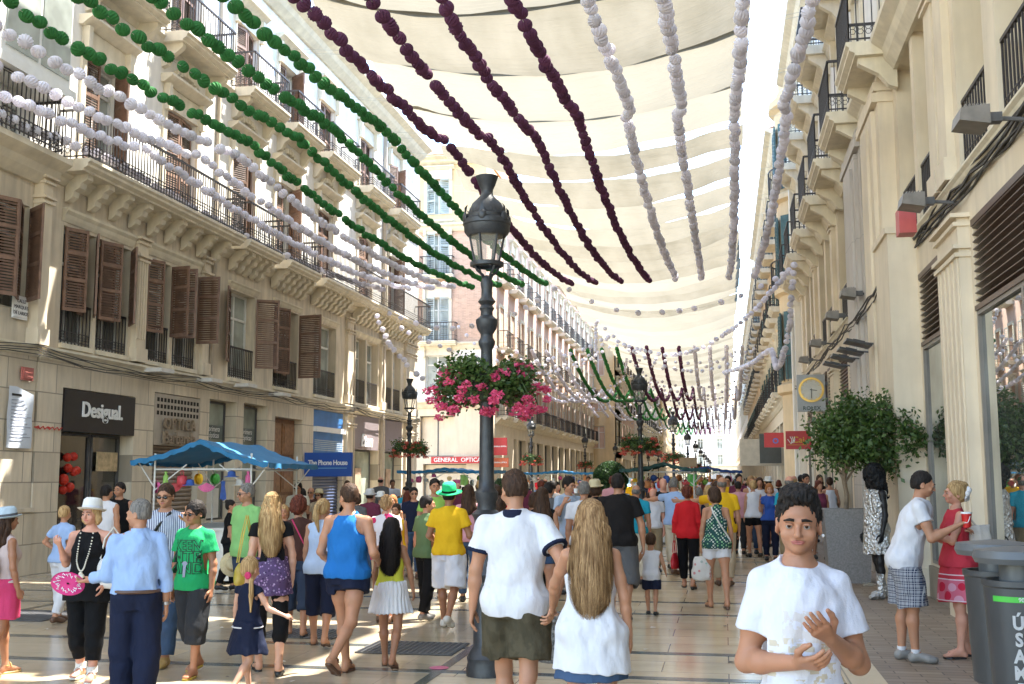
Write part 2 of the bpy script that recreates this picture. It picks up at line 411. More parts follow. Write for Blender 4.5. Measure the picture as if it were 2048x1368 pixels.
        r = s.railing(a+.04, b-.04, z, h, out-.06, step=step, fancy=fancy, parent=o)
        return o
    def cornice(s, ya, yb, z, out=.5, h=.5, mat=None, name='cornice'):
        mb = MB(); s.extr(mb, ya, yb, [(0, z-h), (0, z), (out, z), (out, z-h*.2), (out*.85, z-h*.3), (out*.6, z-h*.45), (out*.45, z-h*.7), (out*.15, z-h)])
        return mb.build(name, mat or MOULD, s.root)
    def sign(s, y, z, txt, size, mat, n=.05, ext=.02, bold=.0, shear=0., name='lettering', parent=None, sx=1., space=1.):
        vs, fs = text(txt, size, ext, bold, shear, space); k = s.U(y); mb = MB()
        mb.add([(k+v[0]*sx, -n+v[1], z+v[2]) for v in vs], fs)
        return mb.build(name, mat, parent or s.root)
    def panel(s, ya, yb, z0, z1, n0, n1, mat, name, parent=None, bev=0):
        mb = MB(); s.box(mb, ya, yb, n0, n1, z0, z1); return mb.build(name, mat, parent or s.root)
    def pilaster(s, ya, yb, z0, z1, n=.14, mat=None, flutes=0, cap=True, name='pilaster'):
        mb = MB(); a, b = sorted((ya, yb)); s.box(mb, a, b, 0, n, z0, z1)
        for i in range(flutes):
            c = a+(b-a)*(i+.5)/flutes; w = (b-a)/flutes*.3
            s.box(mb, c-w, c+w, n, n+.02, z0+.5, z1-.55)
        if cap:
            for d, zz in ((.03, z1-.5), (.05, z1-.4), (.03, z1-.12), (.07, z1-.02)): s.box(mb, a-d, b+d, 0, n+d+.02, zz-.05, zz)
            s.box(mb, a-.04, b+.04, 0, n+.05, z0, z0+.3)
        return mb.build(name, mat or STONE2, s.root)
def merge(b, other):
    bpy.context.view_layer.update()
    rel = b.root.matrix_world.inverted() @ other.root.matrix_world
    for ch in list(other.root.children): mb_ = ch.matrix_basis.copy(); ch.parent = b.root; ch.matrix_basis = rel @ mb_
    bpy.data.objects.remove(other.root)
# ------------------------------------------------------------------ left building with the shutters
B = Bld('apartment_building', 'long cream house on the left with brown shutters above the black shopfront', 'L', XL, 18.4, 44.3)
gops = [(19.2, 21.85, 0, 3.5), (22.7, 24.9, 0, 3.68), (25.4, 26.95, .7, 3.72), (27.4, 28.95, .7, 3.75), (29.5, 31.6, 0, 3.5), (32.5, 35.2, 0, 3.9), (36.3, 39.1, .5, 3.95), (39.9, 42.1, .5, 3.98)]
B.wall(TRAV, 0, 4.12, gops, depth=.4)
m1 = [(18.97, 20.1), (20.22, 21.45), (22.1, 23.25), (23.4, 24.55), (26.35, 27.95), (29.25, 31.1), (32.4, 34.4), (36.2, 37.5), (37.65, 38.95), (39.7, 40.7), (40.85, 41.85)]
B.wall(STONE, 4.12, 7.6, [(a, b, 4.35, 6.65) for a, b in m1], depth=.38)
w2 = [(19.4, 20.8), (22.7, 24.2), (26.2, 27.6), (29.1, 30.5), (32.4, 33.8), (36.4, 37.9), (39.9, 41.3)]
B.wall(STUCCO, 7.6, 15.2, [(a, b, 7.9, 10.3) for a, b in w2]+[(a, b, 12., 13.9) for a, b in w2], depth=.3)
B.cornice(18.4, 44.3, 15.75, .6, .55); B.cornice(18.4, 44.3, 4.2, .16, .22, name='string_course')
B.cornice(18.4, 44.3, 11.9, .16, .3, name='string_course')
B.cornice(18.4, 44.3, 7.62, .22, .22)
B.extr
for i, (a, b) in enumerate(m1):
    B.window(a, b, 4.4, 6.65, cols=2, rows=(.70,), glass=GLASSL if i in (4, 6, 7, 8, 9, 10) else GLASSD, rec=.26)
    B.railing(a+.02, b-.02, 4.36, .8, -.05, sides=False, step=.11)
    B.panel(a, b, 4.25, 4.345, -.3, .07, MOULD, 'sill')
for a, b in ((18.9, 21.52), (22.03, 24.62)):
    B.cornice(a, b, 6.98, .12, .26, name='window_head')
for (a, b) in m1[4:]: B.cornice(a-.12, b+.12, 6.86, .1, .16, name='window_head')
B.pilaster(21.58, 21.98, 4.25, 7.0, .12, STONE2, 4); B.pilaster(24.75, 25.1, 4.25, 7.2, .08, STONE)
B.pilaster(35.3, 35.9, 4.25, 7.2, .1, STONE); B.pilaster(39.1, 39.6, 4.25, 7.2, .1, STONE); B.pilaster(42.3, 43.9, 4.25, 7.2, .1, STONE)
B.pilaster(42.4, 43.9, 0, 4.0, .1, STONE); B.pilaster(35.35, 36.15, 0, 4.0, .1, STONE)
# shutters of the low floor : (hinge y, signed width, angle)
for y, w_, a in ((18.99, .5, 25), (20.08, -.52, 35), (20.24, .55, 20), (21.43, -.6, 40), (18.99+.52, .45, -20), (21.43-.62, -.4, -12),
                 (22.12, .5, 18), (23.23, -.5, 78), (23.42, .5, 78), (24.53, -.55, 95), (26.33, -.62, 20), (27.97, .62, 60), (29.27, .62, 20), (31.1, -.75, 80), (29.27+.6, .6, -12)):
    B.leaf(y, 4.98 if y < 25 else 4.72, 6.62, w_, a, BROWN, n=.03)
for k, (a, b) in enumerate(w2):
    for zb, zt in ((7.92, 10.28), (12.02, 13.88)):
        B.window(a, b, zb, zt, cols=2, rows=(.78,), glass=GLASSL, rec=.24)
        mid = (a+b)/2; ang = (4, 8, 30, 6, 3, 12, 5)[(k+(zb > 9)*3) % 7]; mt = BROWNL if (k+(zb > 9)) % 2 else BROWN
        B.leaf(a+.03, zb, zt, (b-a)/2-.05, ang, mt, n=-.12); B.leaf(b-.03, zb, zt, -(b-a)/2+.05, ang if k % 3 else 55, mt, n=-.12)
    B.surround(a, b, 7.9, 10.3, 'arch'); B.surround(a, b, 12., 13.9, 'cornice')
for a, b in ((18.62, 25.7), (26., 28.2), (28.75, 31.1), (31.6, 43.9)): B.balcony(a, b, 7.86, .72, .98, brackets=False)
for y in [18.9+.78*i for i in range(9)]+[26.15+i*.42 for i in range(5)]+[28.9+i*.42 for i in range(6)]+[32+i*.42 for i in range(7)]+[35.9+i*.45 for i in range(17)]:
    k = MB(); B.extr(k, y, y+.2, [(.03, 7.62), (.50, 7.62), (.50, 7.52), (.38, 7.46), (.34, 7.36), (.22, 7.3), (.2, 7.2), (.10, 7.12), (.03, 7.1)]); k.build('bracket', MOULD, B.root)
for a, b in ((19.2, 21.55), (22.3, 24.9), (26., 28.4), (29., 31.2), (31.9, 34.6), (36, 38.6), (39.4, 42.2)): B.balcony(a, b, 11.95, .72, .95, True)
for q in ((39.25, 39.37, .02, .14, 0, 15.2), (25.25, 25.33, .02, .1, 4.3, 15.2), (35.98, 36.08, .03, .12, 0, 7)): p = MB(); B.box(p, *q); p.build('downpipe', M('pipe', (.40, .34, .27), .6), B.root)
r = MB(); r.extr([(-.35, 15.75), (8, 17.8), (8, 15.7)], 0, 25.9); r.build('roof', TILE, B.root)
# ground floor shops
def shopwin(b, ya, yb, z0, z1, glass=None, deep=.3, fm=None, cols=1):
    f = b.window(ya, yb, z0, z1, glass or GLASSS, cols, (), fm or IRONG, deep, 'shop_window', .05); return f
bp = B.panel(19.22, 21.83, 2.66, 3.48, -.2, .03, BLACKP, 'shop_fascia')
B.sign(20.55, 3.1, 'Desigual.', .42, WHITEL, .05, .012, .008, parent=bp)
shopwin(B, 19.22, 20.7, .02, 2.65, glassmat('shop_glass_dark', (.03, .025, .022), .03, .5)); shopwin(B, 20.75, 21.83, .02, 2.65, MATS.get('sgd') or glassmat('shop_glass_dim', (.05, .045, .035), .03, .5))
pin = B.panel(20.9, 21.7, 1.9, 2.3, -.275, -.26, M('shop_poster', (.55, .42, .25), .6, .3, 8), 'poster')
bl = MB()
for i in range(11):
    bl.ball((B.U(19.6+random.random()*.6), .20-random.random()*.03, 1.5+random.random()*.7), .09, 8, 6)
bl.build('red_balloons', M('balloon_red', (.5, .03, .015), .25), B.root)
# optician : grille, letters, roller shutter
pf = B.panel(22.72, 24.88, 2.5, 3.66, -.12, .0, M('panel_grey', (.42, .37, .31), .5), 'shop_fascia')
gm = MB()
for i in range(13):
    for j in range(3): B.box(gm, 22.82+i*.158, 22.92+i*.158, -.01, .004, 3.18+j*.15, 3.27+j*.15)
gm.build('vent_squares', DARKM, pf)
BRONZE = M('letter_bronze', (.36, .29, .22), .35, .2, 6, metal=.6)
B.sign(23.8, 2.98, 'OPTICA', .36, BRONZE, .06, .03, .006, parent=pf, space=1.25); B.sign(23.8, 2.66, 'Barbarela', .40, BRONZE, .06, .03, .006, parent=pf)
def roller(b, ya, yb, z0, z1, mat, n=-.15):
    k = MB(); z = z0
    while z < z1-.001:
        b.extr(k, ya, yb, [(n-.03, z), (n, z+.01), (n+.02, z+.05), (n, z+.09), (n-.03, z+.1)]); z += .1
    return k.build('roller_shutter', mat, b.root)
roller(B, 22.74, 24.86, .02, 2.5, M('roller_brown', (.26, .20, .15), .5))
for a, b in ((25.42, 26.93), (27.42, 28.93)):
    shopwin(B, a, b, .72, 3.7, GLASSG)
    q = B.panel(a+.25, b-.2, 2.75, 3.1, -.285, -.27, M('sign_slate', (.10, .13, .13), .4), 'window_sign')
    B.sign((a+b)/2+.05, 3.0, 'primera', .2, WHITEL, -.265, .002, .0, .3, parent=q); B.sign((a+b)/2+.05, 2.84, 'ópticas', .2, WHITEL, -.265, .002, .0, .3, parent=q)
    q = B.panel(a+.2, b-.3, .75, 1.5, -.286, -.275, WHITEP, 'display_card')
dr = B.panel(29.52, 31.58, .02, 3.48, -.34, -.26, WOODD, 'door'); dp = MB()
for i in range(2):
    for z0, z1 in ((.2, .9), (1.0, 1.25), (1.35, 2.3), (2.45, 3.35)):
        B.box(dp, 29.62+i*.98, 30.5+i*.98, -.26, -.22, z0, z1); B.box(dp, 29.72+i*.98, 30.4+i*.98, -.22, -.2, z0+.08, z1-.08)
dp.build('door_panels', M('door_wood_light', (.30, .15, .07), .45, .3, 9., .1), dr)
dk = MB(); dk.ball((B.U(30.5), .18, 1.1), .04); dk.build('handle', M('brass', (.5, .35, .12), .3, metal=1), dr)
PB = M('sign_blue', (.02, .09, .40), .35, .1, 2.)
ph = B.panel(32.52, 35.18, 1.9, 3.88, -.1, .0, M('panel_blue', (.06, .20, .50), .4, .2, 2.), 'shop_fascia')
B.panel(32.5, 35.2, 3.2, 3.36, .0, .12, WHITEL, 'white_strip', ph); k = MB()
for i in range(6): B.box(k, 32.6, 35.1, .0, .02, 2.62+i*.06, 2.65+i*.06)
k.build('louvre', M('louvre_pale', (.4, .5, .6), .4), ph)
roller(B, 32.54, 35.16, .02, 1.9, M('roller_navy', (.05, .07, .14), .5))
for a, b in ((36.32, 39.08), (39.92, 42.08)):
    q = B.panel(a, b, 2.75, 3.93, -.15, .01, M('fascia_mauve', (.24, .20, .21), .45, .05), 'shop_fascia')
    if a < 37: B.sign(37.6, 3.05, 'Etam', .62, WHITEL, .05, .02, .012, .3, parent=q)
    shopwin(B, a, b, .52, 2.74, GLASSG)
    q = B.panel(a+1.0, a+1.65, .7, 2.1, -.285, -.272, M('poster_skin', (.42, .30, .22), .5, .3, 3), 'poster')
    B.panel(a+.15, a+.6, 1.1, 1.8, -.283, -.27, M('poster_teal', (.05, .42, .42), .5), 'poster')
# separate things on that wall
def walltext(px, py, w_, h_, name, label, cat, mat):
    c = onx(px, py, XL+.02); m = MB(); m.box(0, .03, -w_/2, w_/2, -h_/2, h_/2); m.box(.03, .045, -w_/2+.03, w_/2-.03, -h_/2+.03, h_/2-.03)
    o = m.build(name, mat); o.location = c; tag(o, label, cat); return o
sg = walltext(38, 615, .42, .42, 'street_name_plaque', 'small white stone street name plaque below the leftmost brown shutter', 'plaque', WHITEL)
for i, t in enumerate(('CALLE', 'MARQUES', 'DE LARIOS')):
    vs, fs = text(t, .09, .002); k = MB(); k.add([(.048-v[1], v[0], .11-i*.11+v[2]) for v in vs], fs); k.build('lettering', BLACKP, sg)
walltext(53, 748, .34, .24, 'alarm_box', 'faded red alarm box on the wall above the flapping paper poster', 'alarm', M('alarm_red', (.45, .14, .12), .5))
c = onx(38, 835, XL+.03); k = MB(); n = 10
for i in range(n+1):
    for j in range(9):
        u, v = i/n, j/8; k.v.append((.02+.10*max(0, u+v-1.25)**1.2+.01*math.sin(9*v), -.36+.72*u-.15*max(0, u+v-1.35), -.55+1.1*v-.18*max(0, u+v-1.3)))
for i in range(n):
    for j in range(8): k.f.append((i*9+j, (i+1)*9+j, (i+1)*9+j+1, i*9+j+1)); k.mi.append(0)
po = k.build('paper_poster', M('paper_blue', (.62, .67, .76), .8, .05), smooth=True); po.location = c; tag(po, 'pale blue paper poster with a loose folded corner taped to the wall', 'poster')
k = MB()
for i in range(13): k.box(.034, .037, -.28, .1+.1*(i % 3), .3-i*.06, .312-i*.06)
k.build('print_lines', M('print_grey', (.25, .27, .35), .7), po)
k = MB(); k.box(.034, .038, -.28, .05, .38, .42); k.build('heading_bar', BLACKP, po)
# graffiti
gr = walltext(95, 856, .02, .02, 'graffiti', 'red and blue scribbled tag on the stone blocks left of the black shopfront', 'graffiti', M('spray_red', (.5, .05, .04), .6))
k = MB(); k.tube([(.01, -.35+i*.05, .03*math.sin(i*2.1)) for i in range(17)], .012, 4); k.tube([(.01, -.42+i*.03, .04*math.sin(i*3)) for i in range(5)], .014, 4); k.build('scribble', M('spray_red', (.5, .05, .04), .6), gr)
# projecting blue shop sign
c = onx(657, 929, XL+.75); k = MB(); k.box(-.75, .75, -.06, .06, -.36, .36); s_ = k.build('shop_sign', PB); s_.location = (c[0], c[1], c[2]); tag(s_, 'blue projecting shop sign with white lettering beside the blue shopfront', 'sign')
vs, fs = text('The Phone House', .21, .006, .006, 0., .92); k = MB(); k.add([(v[0]*.88, -.065+v[1], v[2]+.05) for v in vs], fs); k.build('lettering', WHITEL, s_)
k = MB(); k.box(-.55, .6, -.068, -.06, -.12, -.10); k.build('underline', M('sky_line', (.2, .5, .7), .4), s_); k = MB(); k.box(-.85, -.75, -.03, .03, .1, .2); k.build('bracket', IRONG, s_)
# floodlights and cables on the left wall
for px, py in ((318, 742), (418, 762), (490, 772), (560, 790)):
    c = onx(px, py, XL+.3); k = MB(); k.box(-.25, .22, -.28, .28, -.04, .05); o = k.build('floodlight', M('lamp_white', (.62, .6, .57), .5)); o.location = c
    k = MB(); k.tube([(-.3, 0, .0), (-.2, 0, .05)], .02); k.build('arm', IRONG, o)
    tag(o, 'flat white wall floodlight under the iron railings, '+{318: 'nearest the black shopfront', 418: 'above the first frosted shop window', 490: 'above the second frosted shop window', 560: 'over the wooden double door'}[px], 'floodlight', 'floodlights along the left wall')
def cable(name, pts, r, label, wob=.03, cnt=3):
    k = MB()
    for j in range(cnt):
        q = []
        for i in range(len(pts)-1):
            a, b = Vector(pts[i]), Vector(pts[i+1]); L = (b-a).length; n = max(3, int(L/.7))
            for t in range(n+(i == len(pts)-2)):
                u = t/n; q.append(a.lerp(b, u)+Vector((random.uniform(0, wob), 0, -.05*math.sin(PI*u)*min(1, L/3)+random.uniform(-wob, wob)-j*.04)))
        k.tube(q, r, 4, False)
    return tag(k.build(name, CABLE), label, 'cable')
cable('cable_bundle', [(XL+.2, y, 4.16-.12*(i % 2)) for i, y in enumerate((8, 14, 18, 21, 24.3, 26.3, 29, 32, 36, 39, 44))], .012, 'tangled black cables running along the left facade above the shops', .035, 4)
# ------------------------------------------------------------------ neighbour at far left
B0 = Bld('apartment_building', 'stone house at the left edge with a glazed white bay window above a black shutter', 'L', XL-.02, 2., 18.36)
B0.wall(TRAV, 0, 4.1, [(8, 11.4, .5, 3.5), (12.5, 16.9, .5, 3.5)], depth=.4)
B0.wall(STONE, 4.1, 7.6, [(16.6, 17.9, 4.8, 6.75), (12, 13.4, 4.6, 6.75), (8, 9.4, 4.6, 6.7)], depth=.3)
B0.wall(STUCCO, 7.6, 15.4, [(13, 14.2, 7.9, 10.3), (9, 10.2, 7.9, 10.3), (13, 14.2, 12, 13.9)])
for a, b in ((16.6, 17.9), (12, 13.4), (8, 9.4)): B0.window(a, b, 4.8, 6.72)
B0.leaf(16.62, 4.95, 6.7, .62, 25, BROWN, n=.04); B0.leaf(17.88, 4.95, 6.7, -.62, 55, BROWN, n=.04); B0.leaf(17.2, 4.95, 6.7, .62, -30, BROWN, n=.3)
shopwin(B0, 8, 11.4, .5, 3.5); shopwin(B0, 12.5, 16.9, .5, 3.5)
B0.cornice(2, 18.36, 7.72, .55, .5); B0.cornice(2, 18.36, 15.9, .6, .5); B0.cornice(2, 18.36, 4.2, .12, .2, name='string_course')
for a, b in ((9, 10.2), (13, 14.2)): B0.window(a, b, 7.9, 10.3)
B0.pilaster(18.02, 18.3, 4.2, 7.4, .2, STONE2); B0.balcony(13., 15.2, 7.9, .6)
by = MB(); B0.box(by, 15.9, 17.9, 0, .7, 8.9, 15.3); B0.box(by, 15.8, 18., 0, .78, 8.75, 8.92); by.build('bay', WHITEP, B0.root)
for z0, z1 in ((9.1, 11.9), (12.2, 15.)):
    for a, b in ((16., 16.9), (17., 17.85)):
        k = MB(); B0.box(k, a, b, .70, .72, z0, z1); k.build('bay_pane', GLASSL, B0.root); k = MB(); B0.box(k, a, b, .71, .74, z0+(z1-z0)*.68, z0+(z1-z0)*.68+.07); k.build('glazing_bar', WHITEP, B0.root)
B0.railing(15.9, 17.9, 7.72, 1.0, .6); B0.window(16.3, 17.4, 7.75, 8.7, rec=-.05)
pl = MB(); B0.box(pl, 2, 18.36, .0, .07, 0, 1.15); B0.box(pl, 2, 18.36, .0, .1, 1.15, 1.22); pl.build('plinth', TRAV, B0.root)
# ------------------------------------------------------------------ generic facades
def rowhouse(b, x0, x1, floors, bay, wmat, gmat, sh=None, style=0, zg=4.2, fh=3.6, roofz=None, balc=True, fancy=False, seed=1, top=TILE):
    rr = random.Random(seed); L = x1-x0; n = max(1, int(L/bay)); bw = L/n; H = zg+floors*fh
    b.wall(gmat, 0, zg, [(x0+i*bw+.35, x0+(i+1)*bw-.35, .05, zg-.9) for i in range(n)], x0, x1, depth=.35)
    wn = [(x0+i*bw+bw/2-.62, x0+i*bw+bw/2+.62) for i in range(n)]
    b.wall(wmat, zg, H+.3, [(a, c, zg+.25+k*fh, zg+.25+k*fh+2.4) for a, c in wn for k in range(floors)], x0, x1)
    for i in range(n):
        shopwin(b, x0+i*bw+.37, x0+(i+1)*bw-.37, .05, zg-.92, GLASSS if rr.random() < .7 else GLASSG, cols=2)
    for k in range(floors):
        z = zg+.25+k*fh
        for i, (a, c) in enumerate(wn):
            b.window(a, c, z, z+2.4, GLASSL if rr.random() < .5 else GLASSD, 2, (.72,), rec=.2)
            if sh:
                b.leaf(a, z+.02, z+2.38, -.6, 8, sh, n=.03, slat=.12); b.leaf(c, z+.02, z+2.38, .6, 8, sh, n=.03, slat=.12)
            b.surround(a, c, z, z+2.4, 'cornice' if (k+style) % 2 else 'flat')
            if balc: b.balcony(a-.4, c+.4, z, .6, .95, False, fancy=fancy, step=.16)
    b.cornice(x0, x1, H+.5, .6, .5); b.cornice(x0, x1, zg+.1, .3, .35)
    if top:
        k = MB(); u0, u1 = sorted((b.U(x0), b.U(x1))); k.extr([(-.5, H+.5), (4, H+2.2), (8, H+.5)], u0, u1); k.build('roof', top, b.root)
# L2 : pink corner house
B2 = Bld('corner_building', 'pink brick corner house across the side street with the red optician sign', 'F', 58., -40., XL-.01)
f_ = [(-33.6, -32.2), (-29.6, -28.2), (-25.6, -24.2), (-21.6, -20.2), (-15.9, -14.6)]
B2.wall(STONE2, 0, 5.8, [(-16.2, -14.3, 2.9, 5.1), (-16.0, -13.6, .1, 2.5), (-21, -17.4, .1, 2.5), (-26, -22.4, .1, 2.5)])
B2.wall(STUCCO, 5.8, 9., [(a, b, 6.6, 8.4) for a, b in f_])
B2.wall(BRICK, 9., 15.6, [(a, b, 9.2, 11.6) for a, b in f_]+[(a, b, 12.9, 15.2) for a, b in f_], depth=.3)
B2.wall(OCHRE, 15.6, 19.2, [(a, b, 16.3, 18.3) for a, b in f_])
for a, b in f_:
    for z0, z1 in ((6.6, 8.4), (9.2, 11.6), (12.9, 15.2), (16.3, 18.3)):
        B2.window(a, b, z0, z1, GLASSL); B2.surround(a, b, z0, z1, 'cornice')
        if z0 > 9: B2.leaf(a+.02, z0, z1, .5, 15, GREYG, n=.0, slat=.12); B2.leaf(b-.02, z0, z1, -.5, 15, GREYG, n=.0, slat=.12)
    B2.balcony(a-.5, b+.5, 9.15, .6, 1.0, False, fancy=False, step=.15); B2.balcony(a-.3, b+.3, 12.85, .5, 1.0, False, fancy=False, step=.15)
shopwin(B2, -16.2, -14.3, 2.9, 5.1, cols=2); shopwin(B2, -16., -13.6, .1, 2.5, GLASSL)
for z, o in ((5.9, .35), (9.1, .25), (15.7, .4), (19.5, .7)): B2.cornice(-40, XL-.01, z, o, .4)
k = MB(); k.extr([(-.8, 19.5), (5, 21.6), (9, 19.5)], 0, 27.4); k.build('roof', TILE, B2.root)
C2 = Bld('x', 'x', 'L', XL, 59.6, 108.)
rowhouse(C2, 60.4, 108., 3, 3.4, PINK, STONE2, GREYG, 1, 5., 3.9, seed=3, balc=True)
C2.wall(BRICK, 9., 15.6, [], 59.6, 60.4)
# rounded corner between the two faces
k = MB(); R_ = 1.6; k2 = MB()
for z0, z1 in ((0, 19.2),):
    n = 8; k.add([(C2.U(59.6)-R_+R_*math.cos(t*PI/2/n+0)*1.0, R_-R_*math.sin(t*PI/2/n)-0, z) for z in (z0, z1) for t in range(n+1)], [(t, t+1, n+2+t, n+1+t) for t in range(n)])
k.build('corner_wall', PINK, C2.root, True)
merge(B2, C2)
def psign(name, loc, sx, sz, mat, label, txt=None, ts=.2, tmat=None, rz=0., thick=.12, dz=0., extra=None, cat='sign', bold=.004):
    k = MB(); k.box(-sx/2, sx/2, -thick/2, thick/2, -sz/2, sz/2); o = k.build(name, mat); o.location = loc; o.rotation_euler = (0, 0, rz); tag(o, label, cat)
    if txt:
        vs, fs = text(txt, ts, .004, bold); k = MB(); k.add([(v[0], -thick/2-.006+v[1], v[2]+dz) for v in vs], fs); k.build('lettering', tmat or WHITEL, o)
    if extra: extra(o, thick)
    return o
REDS = M('sign_red', (.50, .03, .04), .4, .1, 3.)
c = ony(915, 920, 57.7); psign('shop_sign', c, 2.9, .36, REDS, 'long red optician sign over a shutter on the pink corner house', 'GENERAL  OPTICA', .31)
c = onx(1000, 893, XL+.6); psign('shop_sign', c, .8, .95, REDS, 'square red projecting sign right of the near lamp post', 'GENERAL OPTICA', .09)
c = onx(1001, 925, XL+.6); psign('shop_sign', c, .9, .5, M('sign_orange', (.55, .12, .05), .4), 'small red and orange projecting sign below the square red one', 'GENERAL OPTICA', .09)
# L3, L4 and further
B3 = Bld('apartment_building', 'ochre house with dark windows stepping forward beyond the pink corner house', 'F', 108.2, -17, -10.4)
B3.wall(OCHRE, 0, 17, [(-12.6, -11.4, z, z+2.2) for z in (4.6, 8.2, 11.8)]+[(-15.6, -14.4, z, z+2.2) for z in (4.6, 8.2, 11.8)])
for z in (4.6, 8.2, 11.8):
    for a, b in ((-12.6, -11.4), (-15.6, -14.4)): B3.window(a, b, z, z+2.2, GLASSL)
B3.cornice(-17, -10.4, 17.4, .6, .5)
C3 = Bld('x', 'x', 'L', -10.4, 108.2, 132.); rowhouse(C3, 108.4, 132, 3, 3.4, PINK, STONE2, None, 0, 4.6, 3.9, seed=5); merge(B3, C3)
B4 = Bld('apartment_building', 'pale cream house with green balconies in the far left row', 'L', -9.7, 132.1, 170.); rowhouse(B4, 132.1, 170, 3, 3.6, STUCCO, STONE2, GREYG, 1, 4.4, 3.6, seed=6)
B5 = Bld('apartment_building', 'distant orange house at the end of the left row', 'L', -9.0, 170.1, 230.); rowhouse(B5, 170.1, 230, 3, 4.2, OCHRE, STONE2, None, 0, 4.4, 3.7, seed=7, balc=False)
B6 = Bld('apartment_building', 'pale building closing the far end of the street', 'F', 262., -30., 24.); rowhouse(B6, -30, 24, 4, 4.2, STUCCO, STONE2, None, 0, 4.4, 3.7, seed=8, balc=False)
# ------------------------------------------------------------------ right building with the glass shopfront
A = Bld('stone_building', 'beige stone building on the right with tall pilasters and plate glass shop windows', 'R', XR, -6., 43.)
gr_ = [(-5, .5), (1.2, 6.7), (7.6, 13.7), (15.35, 17.35), (25., 27.), (27.5, 29.3), (30.6, 32.4), (32.9, 34.7), (36.2, 38.1), (38.6, 40.8)]
A.wall(STONE2, 0, 5.42, [(a, b, .5, 4.8) for a, b in gr_], depth=.4)
mz = [(-4, -2), (.2, 2.2), (5., 6.7), (7.2, 8.9), (10.9, 12.2), (12.75, 14.2), (15.75, 17.1), (17.35, 18.75), (24.9, 26.5), (26.95, 28.6), (30.4, 32.), (32.5, 34.2), (36., 37.6), (38.1, 39.8)]
A.wall(STONE2, 5.42, 9., [(a, b, 5.46, 8.55) for a, b in mz], depth=.55)
up = [(18.5, 20.2), (22.1, 24.), (25.4, 27.3), (28.8, 30.9), (32.7, 34.6), (36.3, 38.2), (39.9, 41.8)]
A.wall(STUCCO, 9., 16.8, [(a+.35, b-.35, z, z+2.6) for a, b in up for z in (9.3, 13.1)], depth=.35)
A.cornice(-6, 43, 9.05, .42, .55); A.cornice(-6, 43, 17.2, .6, .5); A.cornice(-6, 43, 12.9, .2, .3, name='string_course'); A.cornice(-6, 43, 5.48, .1, .14, name='string_course')
pl = MB()
for a, b in ((-6, 7.6), (7.6, 17.4), (24.5, 43)): A.box(pl, a, b, .0, .06, 0, .46)
pl.build('plinth', M('plinth_stone', (.26, .22, .17), .5, .2, 3., .1), A.root)
for i, (a, b) in enumerate(gr_):
    dark = None
    k = MB(); z = 3.8
    A.box(k, a, b, -.06, .03, 4.72, 4.8); A.box(k, a, b, -.06, .03, 3.7, 3.76)
    while z < 4.7: A.extr(k, a+.02, b-.02, [(-.06, z), (.02, z+.02), (.02, z+.032), (-.06, z+.012)]); z += .088
    k.build('louvre', M('louvre_bronze', (.09, .055, .04), .4, .2, 5.), A.root)
    A.panel(a, b, 3.76, 4.72, -.14, -.12, M('louvre_back', (.35, .31, .26), .6), 'louvre_backing')
    shopwin(A, a, b, .5, 3.7, GLASSS, -.01, M('frame_bronze', (.20, .18, .16), .4), 3 if b-a > 4 else 1)
for a, b in mz:
    A.window(a+.1, b-.1, 5.5, 8.5, glassmat('mezz_glass', (.20, .23, .20), .08, .7) if 'mezz' not in MATS else MATS['mezz'], 2, (), M('cream_paint', (.55, .46, .30), .5), .42, fw=.16)
    A.railing(a+.02, b-.02, 5.47, .95, -.06, False, IRON, .13, fancy=True, thick=.011)
A.pilaster(13.9, 15.2, 0, 4.95, .14, STONE2, 5); A.pilaster(24.45, 24.95, 0, 4.95, .14, STONE2, 3); A.pilaster(29.5, 30.4, 0, 4.95, .14, STONE2, 4); A.pilaster(34.9, 36., 0, 4.95, .14, STONE2, 4)
k = MB(); A.box(k, 17.55, 18.95, 0, .42, 0, 5.5); A.box(k, 17.5, 19., 0, .46, 5.5, 5.6); A.box(k, 17.5, 19., 0, .47, 0, .4); k.build('pier', STONE2, A.root)
# giant order
for a, b, mt in ((19.1, 21.3, STONE2), (21.7, 24.3, GREYST), (42., 43, STUCCO)):
    k = MB(); A.box(k, a, b, 0, .26, 0, 8.6); A.box(k, a+.35, b-.35, .26, .33, .6, 8.1); A.box(k, a+.7, b-.7, .33, .38, .8, 7.9)
    for d, z in ((.06, 8.5), (.1, 8.3), (.05, .35)): A.box(k, a-d*.4, b+d*.4, 0, .26+d, z-.16 if z > 1 else 0, z)
    k.build('pilaster', mt, A.root)
for y in (14.45, 15.1, 9.6, 29.2, 34.9, 40.4): A.pilaster(y, y+.5, 5.5, 8.7, .1, STONE2, 0)
for a, b in up:
    for z, o in ((8.98, .82), (13.02, .75)):
        A.balcony(a-.1, b+.1, z, o, 1.05, True, MOULD)
        A.window(a+.35, b-.35, z+.3, z+2.9, GLASSL, 2, (.75,)); A.surround(a+.35, b-.35, z+.3, z+2.9, 'cornice')
k = MB(); A.box(k, 42.2, 42.8, .0, .3, 9, 16.8); k.build('pilaster', MOULD, A.root)
